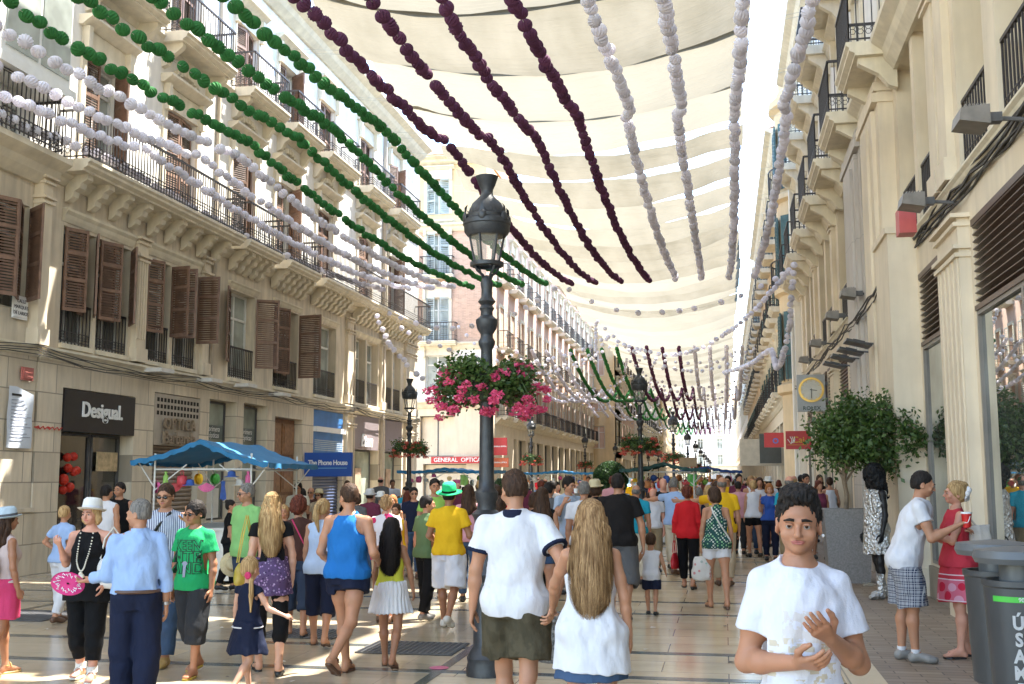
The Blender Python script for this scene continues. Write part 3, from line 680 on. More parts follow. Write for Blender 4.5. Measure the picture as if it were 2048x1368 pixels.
# wall floodlights, right
FL = M('floodlight_grey', (.20, .18, .16), .45, .2, 6.)
for i, (px, py, lab) in enumerate(((1945, 240, 'nearest grey box floodlight on the right wall above the slatted shop window'), (1825, 405, 'grey box floodlight on the right wall just above the red alarm box'), (1697, 588, 'grey box floodlight on the right wall above the four black canopy spotlights'),
                                 (1665, 632, 'grey box floodlight on the right wall, third from the tall pilasters'), (1632, 687, 'small grey floodlight above the square clock'), (1608, 720, 'farthest small grey floodlight left of the square clock'))):
    c = onx(px, py, 2.45); r = empty('floodlight', c); tag(r, lab, 'floodlight', 'floodlights along the right wall')
    k = MB(); k.add([(-.16, -.2, -.05), (.12, -.2, -.10), (.12, .2, -.10), (-.16, .2, -.05), (-.14, -.2, .07), (.12, -.2, .09), (.12, .2, .09), (-.14, .2, .07)], [(0, 3, 2, 1), (4, 5, 6, 7), (0, 1, 5, 4), (1, 2, 6, 5), (2, 3, 7, 6), (3, 0, 4, 7)])
    for j in range(6): k.box(-.1+j*.035, -.085+j*.035, -.19, .19, .07, .105)
    k.build('housing', FL, r)
    k = MB(); k.box(.12, .26, -.06, .06, -.04, .05); k.tube([(.25, 0, 0), (.54, 0, -.03)], .022); k.build('arm', IRONG, r)
cable('cable_bundle', [(2.93, y, z) for y, z in ((6, 5.42), (11, 5.4), (13.5, 5.38), (15, 5.4), (17.4, 5.45))], .016, 'thick messy black cable bundle on the right wall ledge beside the nearest floodlights', .06, 6)
cable('cable_bundle', [(2.6, y, z) for y, z in ((19, 5.0), (21, 4.9), (24.3, 4.95), (28, 4.95), (34, 5.0), (41, 5.0))], .014, 'long cable run on the right wall past the tall pilasters', .05, 4)
c = onx(1812, 445, 2.5); psign('alarm_box', c, .22, .34, M('alarm_red2', (.50, .10, .10), .45), 'small red alarm box under a floodlight on the right wall', None, cat='alarm', thick=.3)
# spots on arms
for i, (px, py) in enumerate(((1715, 688), (1700, 704), (1685, 717), (1668, 731))):
    c = onx(px, py, 2.35); k = MB(); k.box(-.22, .22, -.28, .28, -.015, .025); k.box(-.1, .1, -.14, .14, .025, .06); o = k.build('spotlight', BLACKP); o.location = c; o.rotation_euler = (0, .25, 0)
    k = MB(); k.tube([(.1, 0, .04), (.62, 0, .12)], .018); k.build('arm', IRONG, o)
    tag(o, 'black spotlight over the dark shop sign, '+('nearest', 'second nearest', 'third', 'farthest')[i]+' of four in the row', 'spotlight', 'black spotlights over the shop sign')
q = A.panel(25.2, 29.2, 3.8, 4.7, -.1, -.02, M('shop_sign_dark', (.08, .02, .015), .4), 'shop_sign')
# clock
cx = onx(1650, 784, 2.92); Yc = cx[1]; ca = ony(1594, 784, Yc); w_ = cx[0]-ca[0]
r = empty('hanging_clock', ((cx[0]+ca[0])/2, Yc, cx[2])); tag(r, 'square grey clock with a gold ring projecting from the right wall', 'clock')
k = MB(); k.box(-w_/2, w_/2, -.12, .12, -.56, .50); k.build('case', M('clock_grey', (.38, .40, .42), .4), r)
k = MB(); k.box(w_/2, w_/2+.15, -.04, .04, .2, .3); k.box(w_/2, w_/2+.15, -.04, .04, -.3, -.2); k.build('bracket', IRONG, r)
GOLD = M('gold', (.62, .40, .12), .3, .1, 9, metal=.8)
def disc(k, c, r0, r1, y0, y1, n=40):
    for i in range(n):
        a, b = 2*PI*i/n, 2*PI*(i+1)/n
        P = lambda r_, t, y: (c[0]+r_*math.sin(t), y, c[2]+r_*math.cos(t))
        k.add([P(r0, a, y1), P(r1, a, y1), P(r1, b, y1), P(r0, b, y1), P(r0, a, y0), P(r1, a, y0), P(r1, b, y0), P(r0, b, y0)], [(0, 1, 2, 3), (5, 6, 2, 1)[::-1], (4, 0, 3, 7)])
R_ = w_*.46; k = MB(); disc(k, (0, 0, .06), R_*.82, R_, -.12, -.16, 48)
for i in range(60): a = 2*PI*i/60; k.box(R_*.93*math.sin(a)-.008, R_*.93*math.sin(a)+.008, -.168, -.158, .06+R_*.93*math.cos(a)-.008, .06+R_*.93*math.cos(a)+.008)
k.build('bezel', GOLD, r)
k = MB(); disc(k, (0, 0, .06), 0, R_*.83, -.12, -.13); k.build('dial', M('dial_white', (.66, .64, .58), .4), r)
k = MB()
for i in range(12):
    st = len(k.v); k.box(-.007, .007, -.138, -.131, R_*.66, R_*.8); k.xf(Matrix.Translation((0, 0, .06)) @ Matrix.Rotation(PI*i/6, 4, 'Y'), st)
k.build('hour_mark', GOLD, r)
for nm, L_, a in (('hour_hand', .45, 98), ('minute_hand', .68, 180)):
    k = MB(); k.box(-.009, .009, -.146, -.14, -.04, R_*L_); k.xf(Matrix.Translation((0, -.004*(nm == 'minute_hand'), .06)) @ Matrix.Rotation(math.radians(a), 4, 'Y')); k.build(nm, IRON, r)
vs, fs = text('ROLEX', .15, .004, .003, 0, 1.1); k = MB(); k.add([(v[0], -.126+v[1], v[2]-.47) for v in vs], fs); k.build('lettering', M('clock_letters', (.04, .07, .06), .4), r)
# red savings bank sign and others further on
def logo(o, th):
    k = MB()
    for i in range(3): k.tube([(-.28+i*.07, -th/2-.01, .12), (-.22+i*.05, -th/2-.01, .02), (-.24+i*.04, -th/2-.01, -.1)], .016, 4)
    k.tube([(-.36, -th/2-.01, .03), (-.25, -th/2-.01, -.13), (-.14, -th/2-.01, .0)], .016, 4); k.build('emblem', WHITEL, o)
    k = MB(); k.box(-.38, .3, -th/2-.01, -th/2, -.17, -.155); k.build('underline', M('sign_yellow', (.6, .35, .03), .5), o)
cx = onx(1622, 880, 2.95); psign('bank_sign', (cx[0]-.42, cx[1], cx[2]), .84, .62, REDS, 'red projecting bank sign with a white emblem below the clock', 'Caj', .30, M('sign_yellow', (.6, .35, .03), .5), extra=logo)
bpy.data.objects['lettering'] if 'lettering' in bpy.data.objects else None
c = onx(1545, 897, 2.3); psign('shop_sign', (c[0]-.1, c[1], c[2]), 1., 1.4, M('sign_slate2', (.07, .075, .07), .5), 'dark banded square sign projecting beyond the bank sign', None)
for dz in (-.28, .22):
    pass
c = onx(1551, 880, 2.2); psign('shop_sign', c, .95, .62, REDS, 'small red square sign with a blue dot beside the dark banded sign', 'o', .5, M('sign_blue2', (.08, .15, .5), .4))
c = onx(1525, 905, 1.9); psign('canopy_box', c, 2.2, 1.3, M('box_beige', (.52, .46, .36), .6), 'plain beige box canopy projecting over the far pavement', None, cat='canopy', thick=1.)
# ------------------------------------------------------------------ right far row
D = Bld('corner_building', 'ochre building with a rounded corner and teal shutters beyond the beige one on the right', 'R', 2.75, 43.1, 78.)
rowhouse(D, 48.5, 78, 3, 3.6, OCHRE, STONE2, TEAL, 1, 5.2, 3.8, seed=11)
k = MB(); n = 14; cxx, cyy, R_ = D.U(45.6), 1.55, 1.9
k.lathe([(R_*1.02, 0), (R_*1.02, .5), (R_, .5), (R_, 5), (R_*1.1, 5.1), (R_*1.1, 5.4), (R_, 5.5), (R_, 9), (R_*1.1, 9.1), (R_*1.1, 9.3), (R_, 9.4), (R_, 12.8), (R_*1.1, 12.9), (R_*1.1, 13.1), (R_, 13.2), (R_, 16.6), (R_*1.12, 16.8), (R_*1.12, 17.1), (R_*.95, 17.1), (R_*.95, 17.5), (R_*.9, 17.6), (R_*.9, 18.6)], 28, (cxx, cyy, 0))
k.build('corner_turret', OCHRE, D.root, True)
for z in (5.6, 9.5, 13.3):
    for th in (-140, -90, -40):
        t = math.radians(th); wn = MB(); s0 = len(wn.v); wn.box(-.36, .36, -.04, .05, 0, 2.7); wn.xf(Matrix.Translation((cxx+R_*math.cos(t), cyy+R_*math.sin(t), z)) @ Matrix.Rotation(t+PI/2, 4, 'Z')); wo = wn.build('window', GLASSL, D.root)
        for sg_ in (-1, 1):
            k = MB(); k.box(-.2, .2, -.06, .0, 0, 2.7)
            for j in range(18): k.box(-.17, .17, -.075, -.06, .1+j*.14, .18+j*.14)
            k.xf(Matrix.Translation((cxx+R_*math.cos(t), cyy+R_*math.sin(t), z)) @ Matrix.Rotation(t+PI/2, 4, 'Z') @ Matrix.Translation((sg_*.52, 0, 0))); k.build('shutter', TEAL, wo)
    k = MB()
    for i in range(30):
        t = math.radians(-178+i*6); q = (cxx+(R_+.3)*math.cos(t), cyy+(R_+.3)*math.sin(t)); k.tube([(*q, z-.1), (*q, z+.9)], .018, 4)
    k.tube([(cxx+(R_+.3)*math.cos(math.radians(a)), cyy+(R_+.3)*math.sin(math.radians(a)), z+.9) for a in range(-180, 1, 6)], .03, 4, False); k.build('railing', IRON, D.root)
E_ = Bld('apartment_building', 'cream row with bracketed eaves beyond the rounded corner on the right', 'R', 2.9, 78.1, 130.); rowhouse(E_, 78.1, 130, 3, 4, OCHRE, STONE2, TEAL, 0, 5.2, 3.6, seed=12)
G_ = Bld('apartment_building', 'farthest pale row on the right side of the street', 'R', 2.9, 130.1, 255.); rowhouse(G_, 130.1, 255, 3, 6, STUCCO, STONE2, None, 0, 5.2, 3.6, seed=13, balc=False)
# ------------------------------------------------------------------ shade sails
def clothmat():
    m, n, b = newmat('sail_cloth'); out = n.nodes['Material Output']; n.nodes.remove(b)
    d = n.nodes.new('ShaderNodeBsdfDiffuse'); t = n.nodes.new('ShaderNodeBsdfTranslucent'); mx = n.nodes.new('ShaderNodeMixShader'); mx.inputs[0].default_value = .55
    c = mixc(n, ramp(n, noise(n, coords(n, (1, .4, 1)), 1.1, 4), [(.35, 0.), (.7, 1.)]), (.150, .132, .094), (.19, .168, .124))
    oi = n.nodes.new('ShaderNodeObjectInfo'); c = mixc(n, oi.outputs['Random'], c, (.245, .222, .170)); n.links.new(c, d.inputs[0]); n.links.new(c, t.inputs[0]); n.links.new(d.outputs[0], mx.inputs[1]); n.links.new(t.outputs[0], mx.inputs[2])
    bp = n.nodes.new('ShaderNodeBump'); bp.inputs['Strength'].default_value = .7; bp.inputs['Distance'].default_value = .12
    n.links.new(noise(n, coords(n, (.5, 3, 1)), 1.6, 3), bp.inputs['Height']); n.links.new(bp.outputs[0], d.inputs['Normal']); n.links.new(bp.outputs[0], t.inputs['Normal'])
    n.links.new(mx.outputs[0], out.inputs[0]); return m
CLOTH = clothmat(); ROPE = M('rope', (.50, .46, .38), .8)
spans = [(22.5, 27.35), (27.1, 31.95), (31.65, 36.4), (36.1, 40.1), (40.9, 43.), (44.8, 48.), (49.2, 52.7)]
y = 18.3
while y > -8: spans.insert(0, (y, y+3.9)); y -= 4.3
y = 53.6
while y < 190: spans.append((y, y+2.95)); y += 3.3
def sail(i, y0, y1):
    y0 *= .94; y1 *= .94; x0, x1 = -10.25+random.uniform(-.15, .2), 1.0+random.uniform(-.12, .12)
    if y0 > 56: x1 += .15
    nx, ny = 36, 8; H0 = 14.2; k = MB(); ph = random.random()*6; bel = random.uniform(.4, .75)
    for a in range(nx+1):
        u = a/nx
        for b in range(ny+1):
            v = b/ny; e = min(u, 1-u)
            z = H0-.9*4*u*(1-u)-bel*4*v*(1-v)*(.5+.5*math.sin(PI*u))+.05*math.sin(9*u+ph+3*v)+.025*math.sin(31*u+ph)
            fan = .12*math.sin(16*v+ph)*max(0, 1-e*9)
            k.v.append((x0+(x1-x0)*u, y0+(y1-y0)*v+.12*math.sin(7*u+ph)*(v-.5), z+fan))
    for a in range(nx):
        for b in range(ny): k.f.append((a*(ny+1)+b, (a+1)*(ny+1)+b, (a+1)*(ny+1)+b+1, a*(ny+1)+b+1)); k.mi.append(0)
    r = empty('shade_sail', ((x0+x1)/2, y0, H0)); tag(r, 'cream cloth sail high across the street, '+ordn(i)+' row counting away from overhead', 'sail', 'shade sails over the street')
    k.build('cloth', CLOTH, r, 'all', world=True)
    hm = MB(); vv = k.v; c0 = (0, 0, 0)
    for jj in ((0, 1), (ny, ny-1)):
        s0 = len(hm.v)
        for a in range(nx+1):
            p = np.array(vv[a*(ny+1)+jj[0]]); q = np.array(vv[a*(ny+1)+jj[1]]); hm.v += [tuple(p-(0, 0, .012)), tuple(p+(q-p)*.22-(0, 0, .012))]
        for a in range(nx): hm.f.append((s0+2*a, s0+2*a+2, s0+2*a+3, s0+2*a+1)); hm.mi.append(0)
    for yy in (y0, y1):
        t = MB(); t.tube([(XL, yy, H0+.3), (x0, yy, H0+.02)]+[(x0+(x1-x0)*u, yy+.12*math.sin(7*u+ph)*((yy == y1)-.5), H0+.015-.9*4*u*(1-u)+.05*math.sin(9*u+ph+3*(yy == y1))) for u in [j/12 for j in range(1, 12)]]+[(x1, yy, H0+.02), (XR, yy+.2, H0+.35)], .007, 4); t.build('rope', ROPE, r, world=True)
for i, (a, b) in enumerate(spans): sail(i, a, b)
# ------------------------------------------------------------------ paper ball garlands
def papermat(name, col):
    m, n, b = newmat(name); b.inputs['Roughness'].default_value = .75; b.inputs['Specular IOR Level'].default_value = .25
    oi = n.nodes.new('ShaderNodeObjectInfo'); c = mixc(n, oi.outputs['Random'], tuple(v*.82 for v in col), tuple(min(1, v*1.12) for v in col))
    n.links.new(c, b.inputs['Base Color']); t = n.nodes.new('ShaderNodeBsdfTranslucent'); n.links.new(c, t.inputs[0]); mx = n.nodes.new('ShaderNodeMixShader'); mx.inputs[0].default_value = .3; n.links.new(b.outputs[0], mx.inputs[1]); n.links.new(t.outputs[0], mx.inputs[2]); n.links.new(mx.outputs[0], n.nodes['Material Output'].inputs[0])
    return m
PAPER = {'white': papermat('paper_white', (.80, .78, .85)), 'green': papermat('paper_green', (.045, .21, .06)), 'purple': papermat('paper_purple', (.14, .05, .11))}
def ballmesh(nu, nv, fl):
    k = MB(); prof = [(max(.02, math.sin(PI*i/nv)), -math.cos(PI*i/nv)*.93) for i in range(nv+1)]
    k.lathe(prof, nu, wob=lambda a, i: 1+(.10 if round(a*nu/2/PI) % 2 else -.05)*fl); return k
BR = .097
BALLS = {}
for c_, m_ in PAPER.items():
    k = ballmesh(28, 9, 1.); k.v = [tuple(q*BR for q in v) for v in k.v]
    me = bpy.data.meshes.new('paper_ball'); me.from_pydata(k.v, [], k.f); me.materials.append(m_); me.update(); BALLS[c_] = me
def garland(pts, col, label, group, gap=(.22, .42), near=True, dia=1.):
    """pts: densely sampled polyline"""
    P_ = [Vector(p) for p in pts]; r = empty('paper_garland', P_[0]); tag(r, label, 'garland', group); o0 = P_[0]
    c = MB(); c.tube([p-o0 for p in P_], .004, 3, False); c.build('cord', ROPE, r)
    seg = 0; pos = 0.; d = random.uniform(0, .3); cum = [0]
    for i in range(len(P_)-1): cum.append(cum[-1]+(P_[i+1]-P_[i]).length)
    far = ballmesh(8, 5, .6) if not near else None; mb = MB(); cnt = 0
    while d < cum[-1]:
        while seg < len(P_)-2 and cum[seg+1] < d: seg += 1
        t = (d-cum[seg])/(cum[seg+1]-cum[seg]+1e-9); p = P_[seg].lerp(P_[seg+1], t)-o0
        p += Vector((random.uniform(-.02, .02), random.uniform(-.02, .02), random.uniform(-.035, .03)*(1 if gap[1] < .6 else .6)))
        if near and cnt < 98:
            o = bpy.data.objects.new('paper_ball', BALLS[col]); COL.objects.link(o); o.parent = r; o.location = p; s = random.uniform(.9, 1.08)*dia; o.scale = (s, s, s)
            o.rotation_euler = (random.uniform(-.9, .9), random.uniform(-.9, .9), random.uniform(0, 3))
        else:
            s = BR*random.uniform(.9, 1.08)*dia; mb.add([(p.x+v[0]*s, p.y+v[1]*s, p.z+v[2]*s) for v in far.v] if far else [], far.f if far else [])
        cnt += 1; d += random.uniform(*gap)*(1.45 if (near and random.random() < .06) else 1)
    if mb.f:
        b = mb.build('paper_balls', PAPER[col], r, smooth=False); b['kind'] = 'stuff'
    return r
GX = [-12., -11.05, -10.2, -9.4, -8.75, -7.75, -6.9, -6., -5.1, -4.25, -3.35, -2.4, -1.5, -.62, .33, 1.2]
GC = ['white']*4+['green']*4+['purple']*4+['white']*4
ORD = ['first', 'second', 'third', 'fourth']
def spanpts(x, pins, n=16, wob=.0):
    out = []
    for (y0, z0, s), (y1, z1, _) in zip(pins[:-1], pins[1:]):
        for i in range(n):
            t = i/n; out.append((x+wob*math.sin(3*t+x), y0+(y1-y0)*t, z0+(z1-z0)*t-s*4*t*(1-t)))
    out.append((x, pins[-1][0], pins[-1][1])); return out
for i, x in enumerate(GX):
    pos = ORD[i % 4]+' from the left of the four'+(' on the left side' if i < 4 else ' on the right side' if i > 11 else '')
    garland(spanpts(x, [(11.3, 7.7+random.uniform(-.08, .08), .1), (19.5+random.uniform(-.6, .6), 8.15, .42), (38.2, 8.6, 0)], wob=.06), GC[i],
            f'near {GC[i]} paper ball string, {pos}', 'near strings of paper balls', gap=(.25, .36))
for j, pins in enumerate(([(64, 9.3, 1.9), (95, 9.3, 1.9), (130, 9.8, 0)], [(150, 10.3, 1.5), (178, 10.5, 1.5), (205, 10.8, 0)])):
    for i, x in enumerate(GX):
        garland(spanpts(x*(1 if j == 0 else .9), pins, 14), GC[i], f'{("distant", "farthest")[j]} {GC[i]} ball string, {ORD[i % 4]} from the left of its four'+(' on the left side' if i < 4 else ' on the right side' if i > 11 else ''), 'far strings of paper balls', gap=(.19, .27), near=False, dia=1.25)
def pxline(lst, n=6):
    P_ = [Vector(ony(*p)) for p in lst]; out = []
    for i in range(len(P_)-1):
        a = P_[max(i-1, 0)]; b = P_[i]; c = P_[i+1]; d = P_[min(i+2, len(P_)-1)]
        for k in range(n):
            t = k/n; out.append(.5*((2*b)+(c-a)*t+(2*a-5*b+4*c-d)*t*t+(3*b-a-3*c+d)*t**3))
    out.append(P_[-1]); return out
CG = 'loose white strings across the street'
for lst, gp, lab in (
    ([(735, 600, 38), (770, 622, 38), (832, 647, 38), (905, 657, 38), (1002, 639, 38), (1075, 601, 38), (1125, 569, 38)], (.42, .85), 'loose white paper ball string crossing behind the near lamp post to the left facade'),
    ([(1125, 569, 38), (1144, 583, 38), (1206, 613, 38), (1299, 626, 38), (1401, 615, 38), (1487, 589, 38), (1547, 559, 37), (1582, 538, 35)], (.5, 1.0), 'loose white paper ball string sagging under the sails towards the right facade'),
    ([(735, 610, 38), (770, 635, 39), (823, 668, 40), (890, 696, 42), (936, 711, 44), (1000, 722, 46), (1076, 722, 48), (1154, 704, 50), (1215, 674, 51)], (.35, .8), 'lower loose white paper ball string passing behind the pink flower basket'),
    ([(1215, 674, 51), (1263, 694, 50), (1336, 710, 48), (1392, 700, 46), (1447, 670, 44), (1507, 622, 41), (1582, 538, 36)], (.28, .6), 'white paper ball string rising from mid street to the right facade'),
    ([(740, 600, 37), (771, 673, 36), (795, 707, 35), (852, 764, 34), (905, 790, 34)], (.25, .5), 'white paper ball string dropping steeply left of the flower basket'),
    ([(1588, 530, 33), (1582, 600, 33), (1578, 660, 34), (1566, 712, 35), (1552, 735, 37), (1540, 700, 42), (1500, 728, 48), (1450, 745, 54), (1395, 753, 60)], (.17, .28), 'dense white paper ball string hanging in a loop beside the right facade'),
    ([(1215, 674, 60), (1190, 710, 60), (1150, 735, 60), (1080, 745, 60), (1040, 770, 60)], (.3, .6), 'small white paper ball string falling to the left at mid distance'),
    ([(1235, 680, 66), (1290, 728, 66), (1340, 738, 66), (1400, 738, 66), (1480, 700, 62)], (.5, .9), 'small white paper ball string crossing under the farther sails')):
    garland(pxline(lst), 'white', lab, CG, gap=gp, near=True)
for i, Y in enumerate((58, 74, 86, 97, 112, 133, 150)):
    for s in (0, 1):
        z = 8.8 if i < 3 else 9.6
        x0, x1, x2 = (-12, -5.5, 2.6)
        pts = []
        for (a, b) in ((x0, x1), (x1, x2)):
            for t in range(10): u = t/10; pts.append((a+(b-a)*u, Y-s*9+(6 if s else 0)*u, z-(1.1+s)*4*u*(1-u)))
        garland(pts, 'white', f'distant white ball string across the street, {ordn(i)} {"upper" if s==0 else "lower"} one away', 'far crossing strings', gap=(.4, .7), near=False)
# ------------------------------------------------------------------ street lamps
def lampglass():
    m, n, b = newmat('lantern_glass'); out = n.nodes['Material Output']; n.nodes.remove(b)
    t = n.nodes.new('ShaderNodeBsdfTransparent'); g = n.nodes.new('ShaderNodeBsdfPrincipled'); g.inputs['Base Color'].default_value = (.5, .48, .4, 1); g.inputs['Roughness'].default_value = .15
    mx = n.nodes.new('ShaderNodeMixShader'); mx.inputs[0].default_value = .32; n.links.new(t.outputs[0], mx.inputs[1]); n.links.new(g.outputs[0], mx.inputs[2]); n.links.new(mx.outputs[0], out.inputs[0]); return m
LG = lampglass()
def make_lamp():
    r = empty('street_lamp', (0, 0, 0)); k = MB()
    prof = [(.205, 0), (.205, .07), (.19, .12), (.2, .16), (.165, .22), (.135, .26), (.135, .5), (.125, .54), (.118, .6), (.112, .84), (.15, .88), (.165, .91), (.15, .95), (.115, 1.0), (.12, 1.1), (.15, 1.13), (.155, 1.17), (.115, 1.22), (.105, 1.3), (.13, 1.42), (.155, 1.46), (.10, 1.5), (.095, 1.56), (.115, 1.6), (.12, 1.66), (.085, 1.7), (.078, 1.8), (.072, 2.3), (.062, 2.95), (.06, 3.0), (.085, 3.05), (.09, 3.08), (.066, 3.12), (.066, 3.15), (.10, 3.2), (.115, 3.26), (.115, 3.29), (.065, 3.33), (.062, 3.37), (.08, 3.40), (.06, 3.43), (.095, 3.465), (.06, 3.51), (.056, 3.58), (.068, 3.64), (.05, 3.7), (.02, 3.72)]
    k.lathe([(a*.98, b) for a, b in prof], 28); k.build('post', LAMPM, r, True)
    f = MB()
    for i in range(4):
        a = PI/4+i*PI/2; f.tube([(.03*math.cos(a), .03*math.sin(a), 3.66), (.07*math.cos(a), .07*math.sin(a), 3.73), (.12*math.cos(a), .12*math.sin(a), 3.76), (.15*math.cos(a), .15*math.sin(a), 3.82)], .014, 6)
    f.lathe([(.145, 3.80), (.175, 3.81), (.175, 3.845), (.145, 3.85), (.135, 3.83)], 24, caps=False); f.build('lantern_base', LAMPM, r, True)
    f = MB(); N = 6
    for i in range(N):
        a = 2*PI*i/N+.3; f.tube([(.125*math.cos(a), .125*math.sin(a), 3.84), (.20*math.cos(a), .20*math.sin(a), 4.2)], .013, 6)
    f.build('glazing_bar', LAMPM, r)
    g = MB(); g.lathe([(.12, 3.85), (.195, 4.19)], N, caps=False); g.xf(Matrix.Rotation(.3, 4, 'Z')); g.build('lantern_glass', LG, r)
    c = MB(); c.lathe([(.2, 4.10), (.235, 4.14), (.24, 4.2), (.25, 4.21), (.25, 4.25), (.225, 4.27), (.23, 4.3), (.2, 4.31), (.19, 4.35), (.155, 4.42), (.10, 4.47), (.07, 4.5), (.062, 4.53), (.065, 4.56), (.085, 4.6), (.115, 4.68), (.12, 4.69), (.10, 4.70), (.01, 4.68)], 28); c.lathe([(.19, 4.1), (.1, 4.16), (.03, 4.17)], 20, caps=False)
    for i in range(6):
        a = 2*PI*i/6; s0 = len(c.v)
        c.ball((0, 0, 0), .045, 8, 6, (1, .5, 1.1)); c.add([(-.03, 0, .03), (.03, 0, .03), (.012, 0, .10), (0, .03, .13), (-.012, 0, .10)], [(0, 1, 2, 3, 4)])
        c.xf(Matrix.Rotation(a, 4, 'Z') @ Matrix.Translation((0, -.24, 4.27)), s0)
        s0 = len(c.v)
        for t in (-.5, -.25, 0, .25, .5): c.add([(t*.12-.012, 0, 0), (t*.12+.012, 0, 0), (t*.2, -.008, .07*(1-abs(t)))], [(0, 1, 2)])
        c.xf(Matrix.Rotation(a+.5, 4, 'Z') @ Matrix.Translation((0, -.205, 4.31)), s0)
    c.build('lantern_cap', LAMPM, r, True); return r
def leafy(name, pts, mat, size, parent, rnd, world=False, aspect=.6, tri=False):
    v = []; f = []
    n = len(pts); A = rnd.normal(size=(n, 3)); A /= np.linalg.norm(A, axis=1)[:, None]
    Bv = np.cross(A, rnd.normal(size=(n, 3))); Bv /= np.linalg.norm(Bv, axis=1)[:, None]
    s = size*rnd.uniform(.6, 1.3, n)[:, None]; C_ = np.cross(A, Bv)
    p = np.array(pts); q0 = p-A*s; q1 = p+Bv*s*aspect+C_*s*.15; q2 = p+A*s; q3 = p-Bv*s*aspect+C_*s*.15
    V = np.stack([q0, q1, q2, q3], 1).reshape(-1, 3)
    me = bpy.data.meshes.new(name); me.vertices.add(4*n); me.vertices.foreach_set('co', V.ravel()); me.loops.add(4*n); me.loops.foreach_set('vertex_index', np.arange(4*n)); me.polygons.add(n); me.polygons.foreach_set('loop_start', np.arange(0, 4*n, 4)); me.update(calc_edges=True)
    me.materials.append(mat); o = bpy.data.objects.new(name, me); COL.objects.link(o); o.parent = parent; return o
def leafmat(name, a, b, tr=.25):
    m, n, bs = newmat(name); out = n.nodes['Material Output']; bs.inputs['Roughness'].default_value = .45
    gi = n.nodes.new('ShaderNodeNewGeometry'); c = mixc(n, gi.outputs['Random Per Island'], a, b); n.links.new(c, bs.inputs['Base Color'])
    t = n.nodes.new('ShaderNodeBsdfTranslucent'); n.links.new(c, t.inputs[0]); mx = n.nodes.new('ShaderNodeMixShader'); mx.inputs[0].default_value = tr
    n.links.new(bs.outputs[0], mx.inputs[1]); n.links.new(t.outputs[0], mx.inputs[2]); n.links.new(mx.outputs[0], out.inputs[0]); return m
LEAF = leafmat('leaf_green', (.03, .07, .015), (.10, .17, .04)); LEAFD = leafmat('leaf_dark', (.015, .05, .015), (.07, .14, .04)); PETP = leafmat('petal_pink', (.62, .05, .16), (.85, .16, .30), .3); PETR = leafmat('petal_red', (.60, .06, .05), (.80, .20, .14), .3)
def make_basket(pet, nleaf=2600, ncl=44, seed=1):
    rn = np.random.default_rng(seed); r = empty('flower_basket', (0, 0, 2.62))
    k = MB(); k.lathe([(.07, -.22), (.2, -.2), (.30, -.02), (.31, .12), (.29, .12), (.07, .1)], 20); k.build('basket', M('basket_green', (.02, .04, .025), .6), r)
    cen = []
    for i in range(60):
        a = rn.uniform(0, 2*PI); t = rn.uniform(0, 1); rad = rn.uniform(.22, .46); z = .16-.42*t*(rad/.4)+rn.uniform(-.05, .1); cen.append((rad*math.cos(a), rad*math.sin(a), z))
    cen = np.array(cen); pts = cen[rn.integers(0, 60, nleaf)]+rn.normal(size=(nleaf, 3))*(.065, .065, .07)
    leafy('foliage', pts, LEAF, .028, r, rn, aspect=.75)
    fl = []
    for i in range(ncl):
        a = rn.uniform(0, 2*PI); z = rn.uniform(-.38, .2); rad = .34+.17*rn.uniform()+(.06 if z < 0 else -.04); c = np.array((rad*math.cos(a), rad*math.sin(a), z)); m_ = 46
        d = rn.normal(size=(m_, 3)); d /= np.linalg.norm(d, axis=1)[:, None]; fl.append(c+d*(.05, .05, .04)*rn.uniform(.6, 1.2, (m_, 1)))
    leafy('flowers', np.concatenate(fl), pet, .017, r, rn, aspect=.9)
    st = MB()
    for i in range(26):
        a = rn.uniform(0, 2*PI); q = [(.1*math.cos(a), .1*math.sin(a), .1), (.35*math.cos(a), .35*math.sin(a), .18), (.5*math.cos(a+.1), .5*math.sin(a+.1), rn.uniform(-.35, .2))]; st.tube(q, .005, 4)
    st.build('stems', LEAF, r); return r
L0 = make_lamp(); bP = make_basket(PETP, 3800, 84, 3); bR = make_basket(PETR, 2600, 60, 4)
lampspots = [(-2.13, 9.9)]+[(-2.1-.0*i, 28.6+19.3*i) for i in range(9)]+[(-8.8, 30.4+20.4*i) for i in range(8)]
nearl = ['large black cast iron street lamp in front, with the pink geranium basket', 'black street lamp beside the dark blue stall awning in the middle of the street', 'third black street lamp of the middle row, red flowers at mid height']
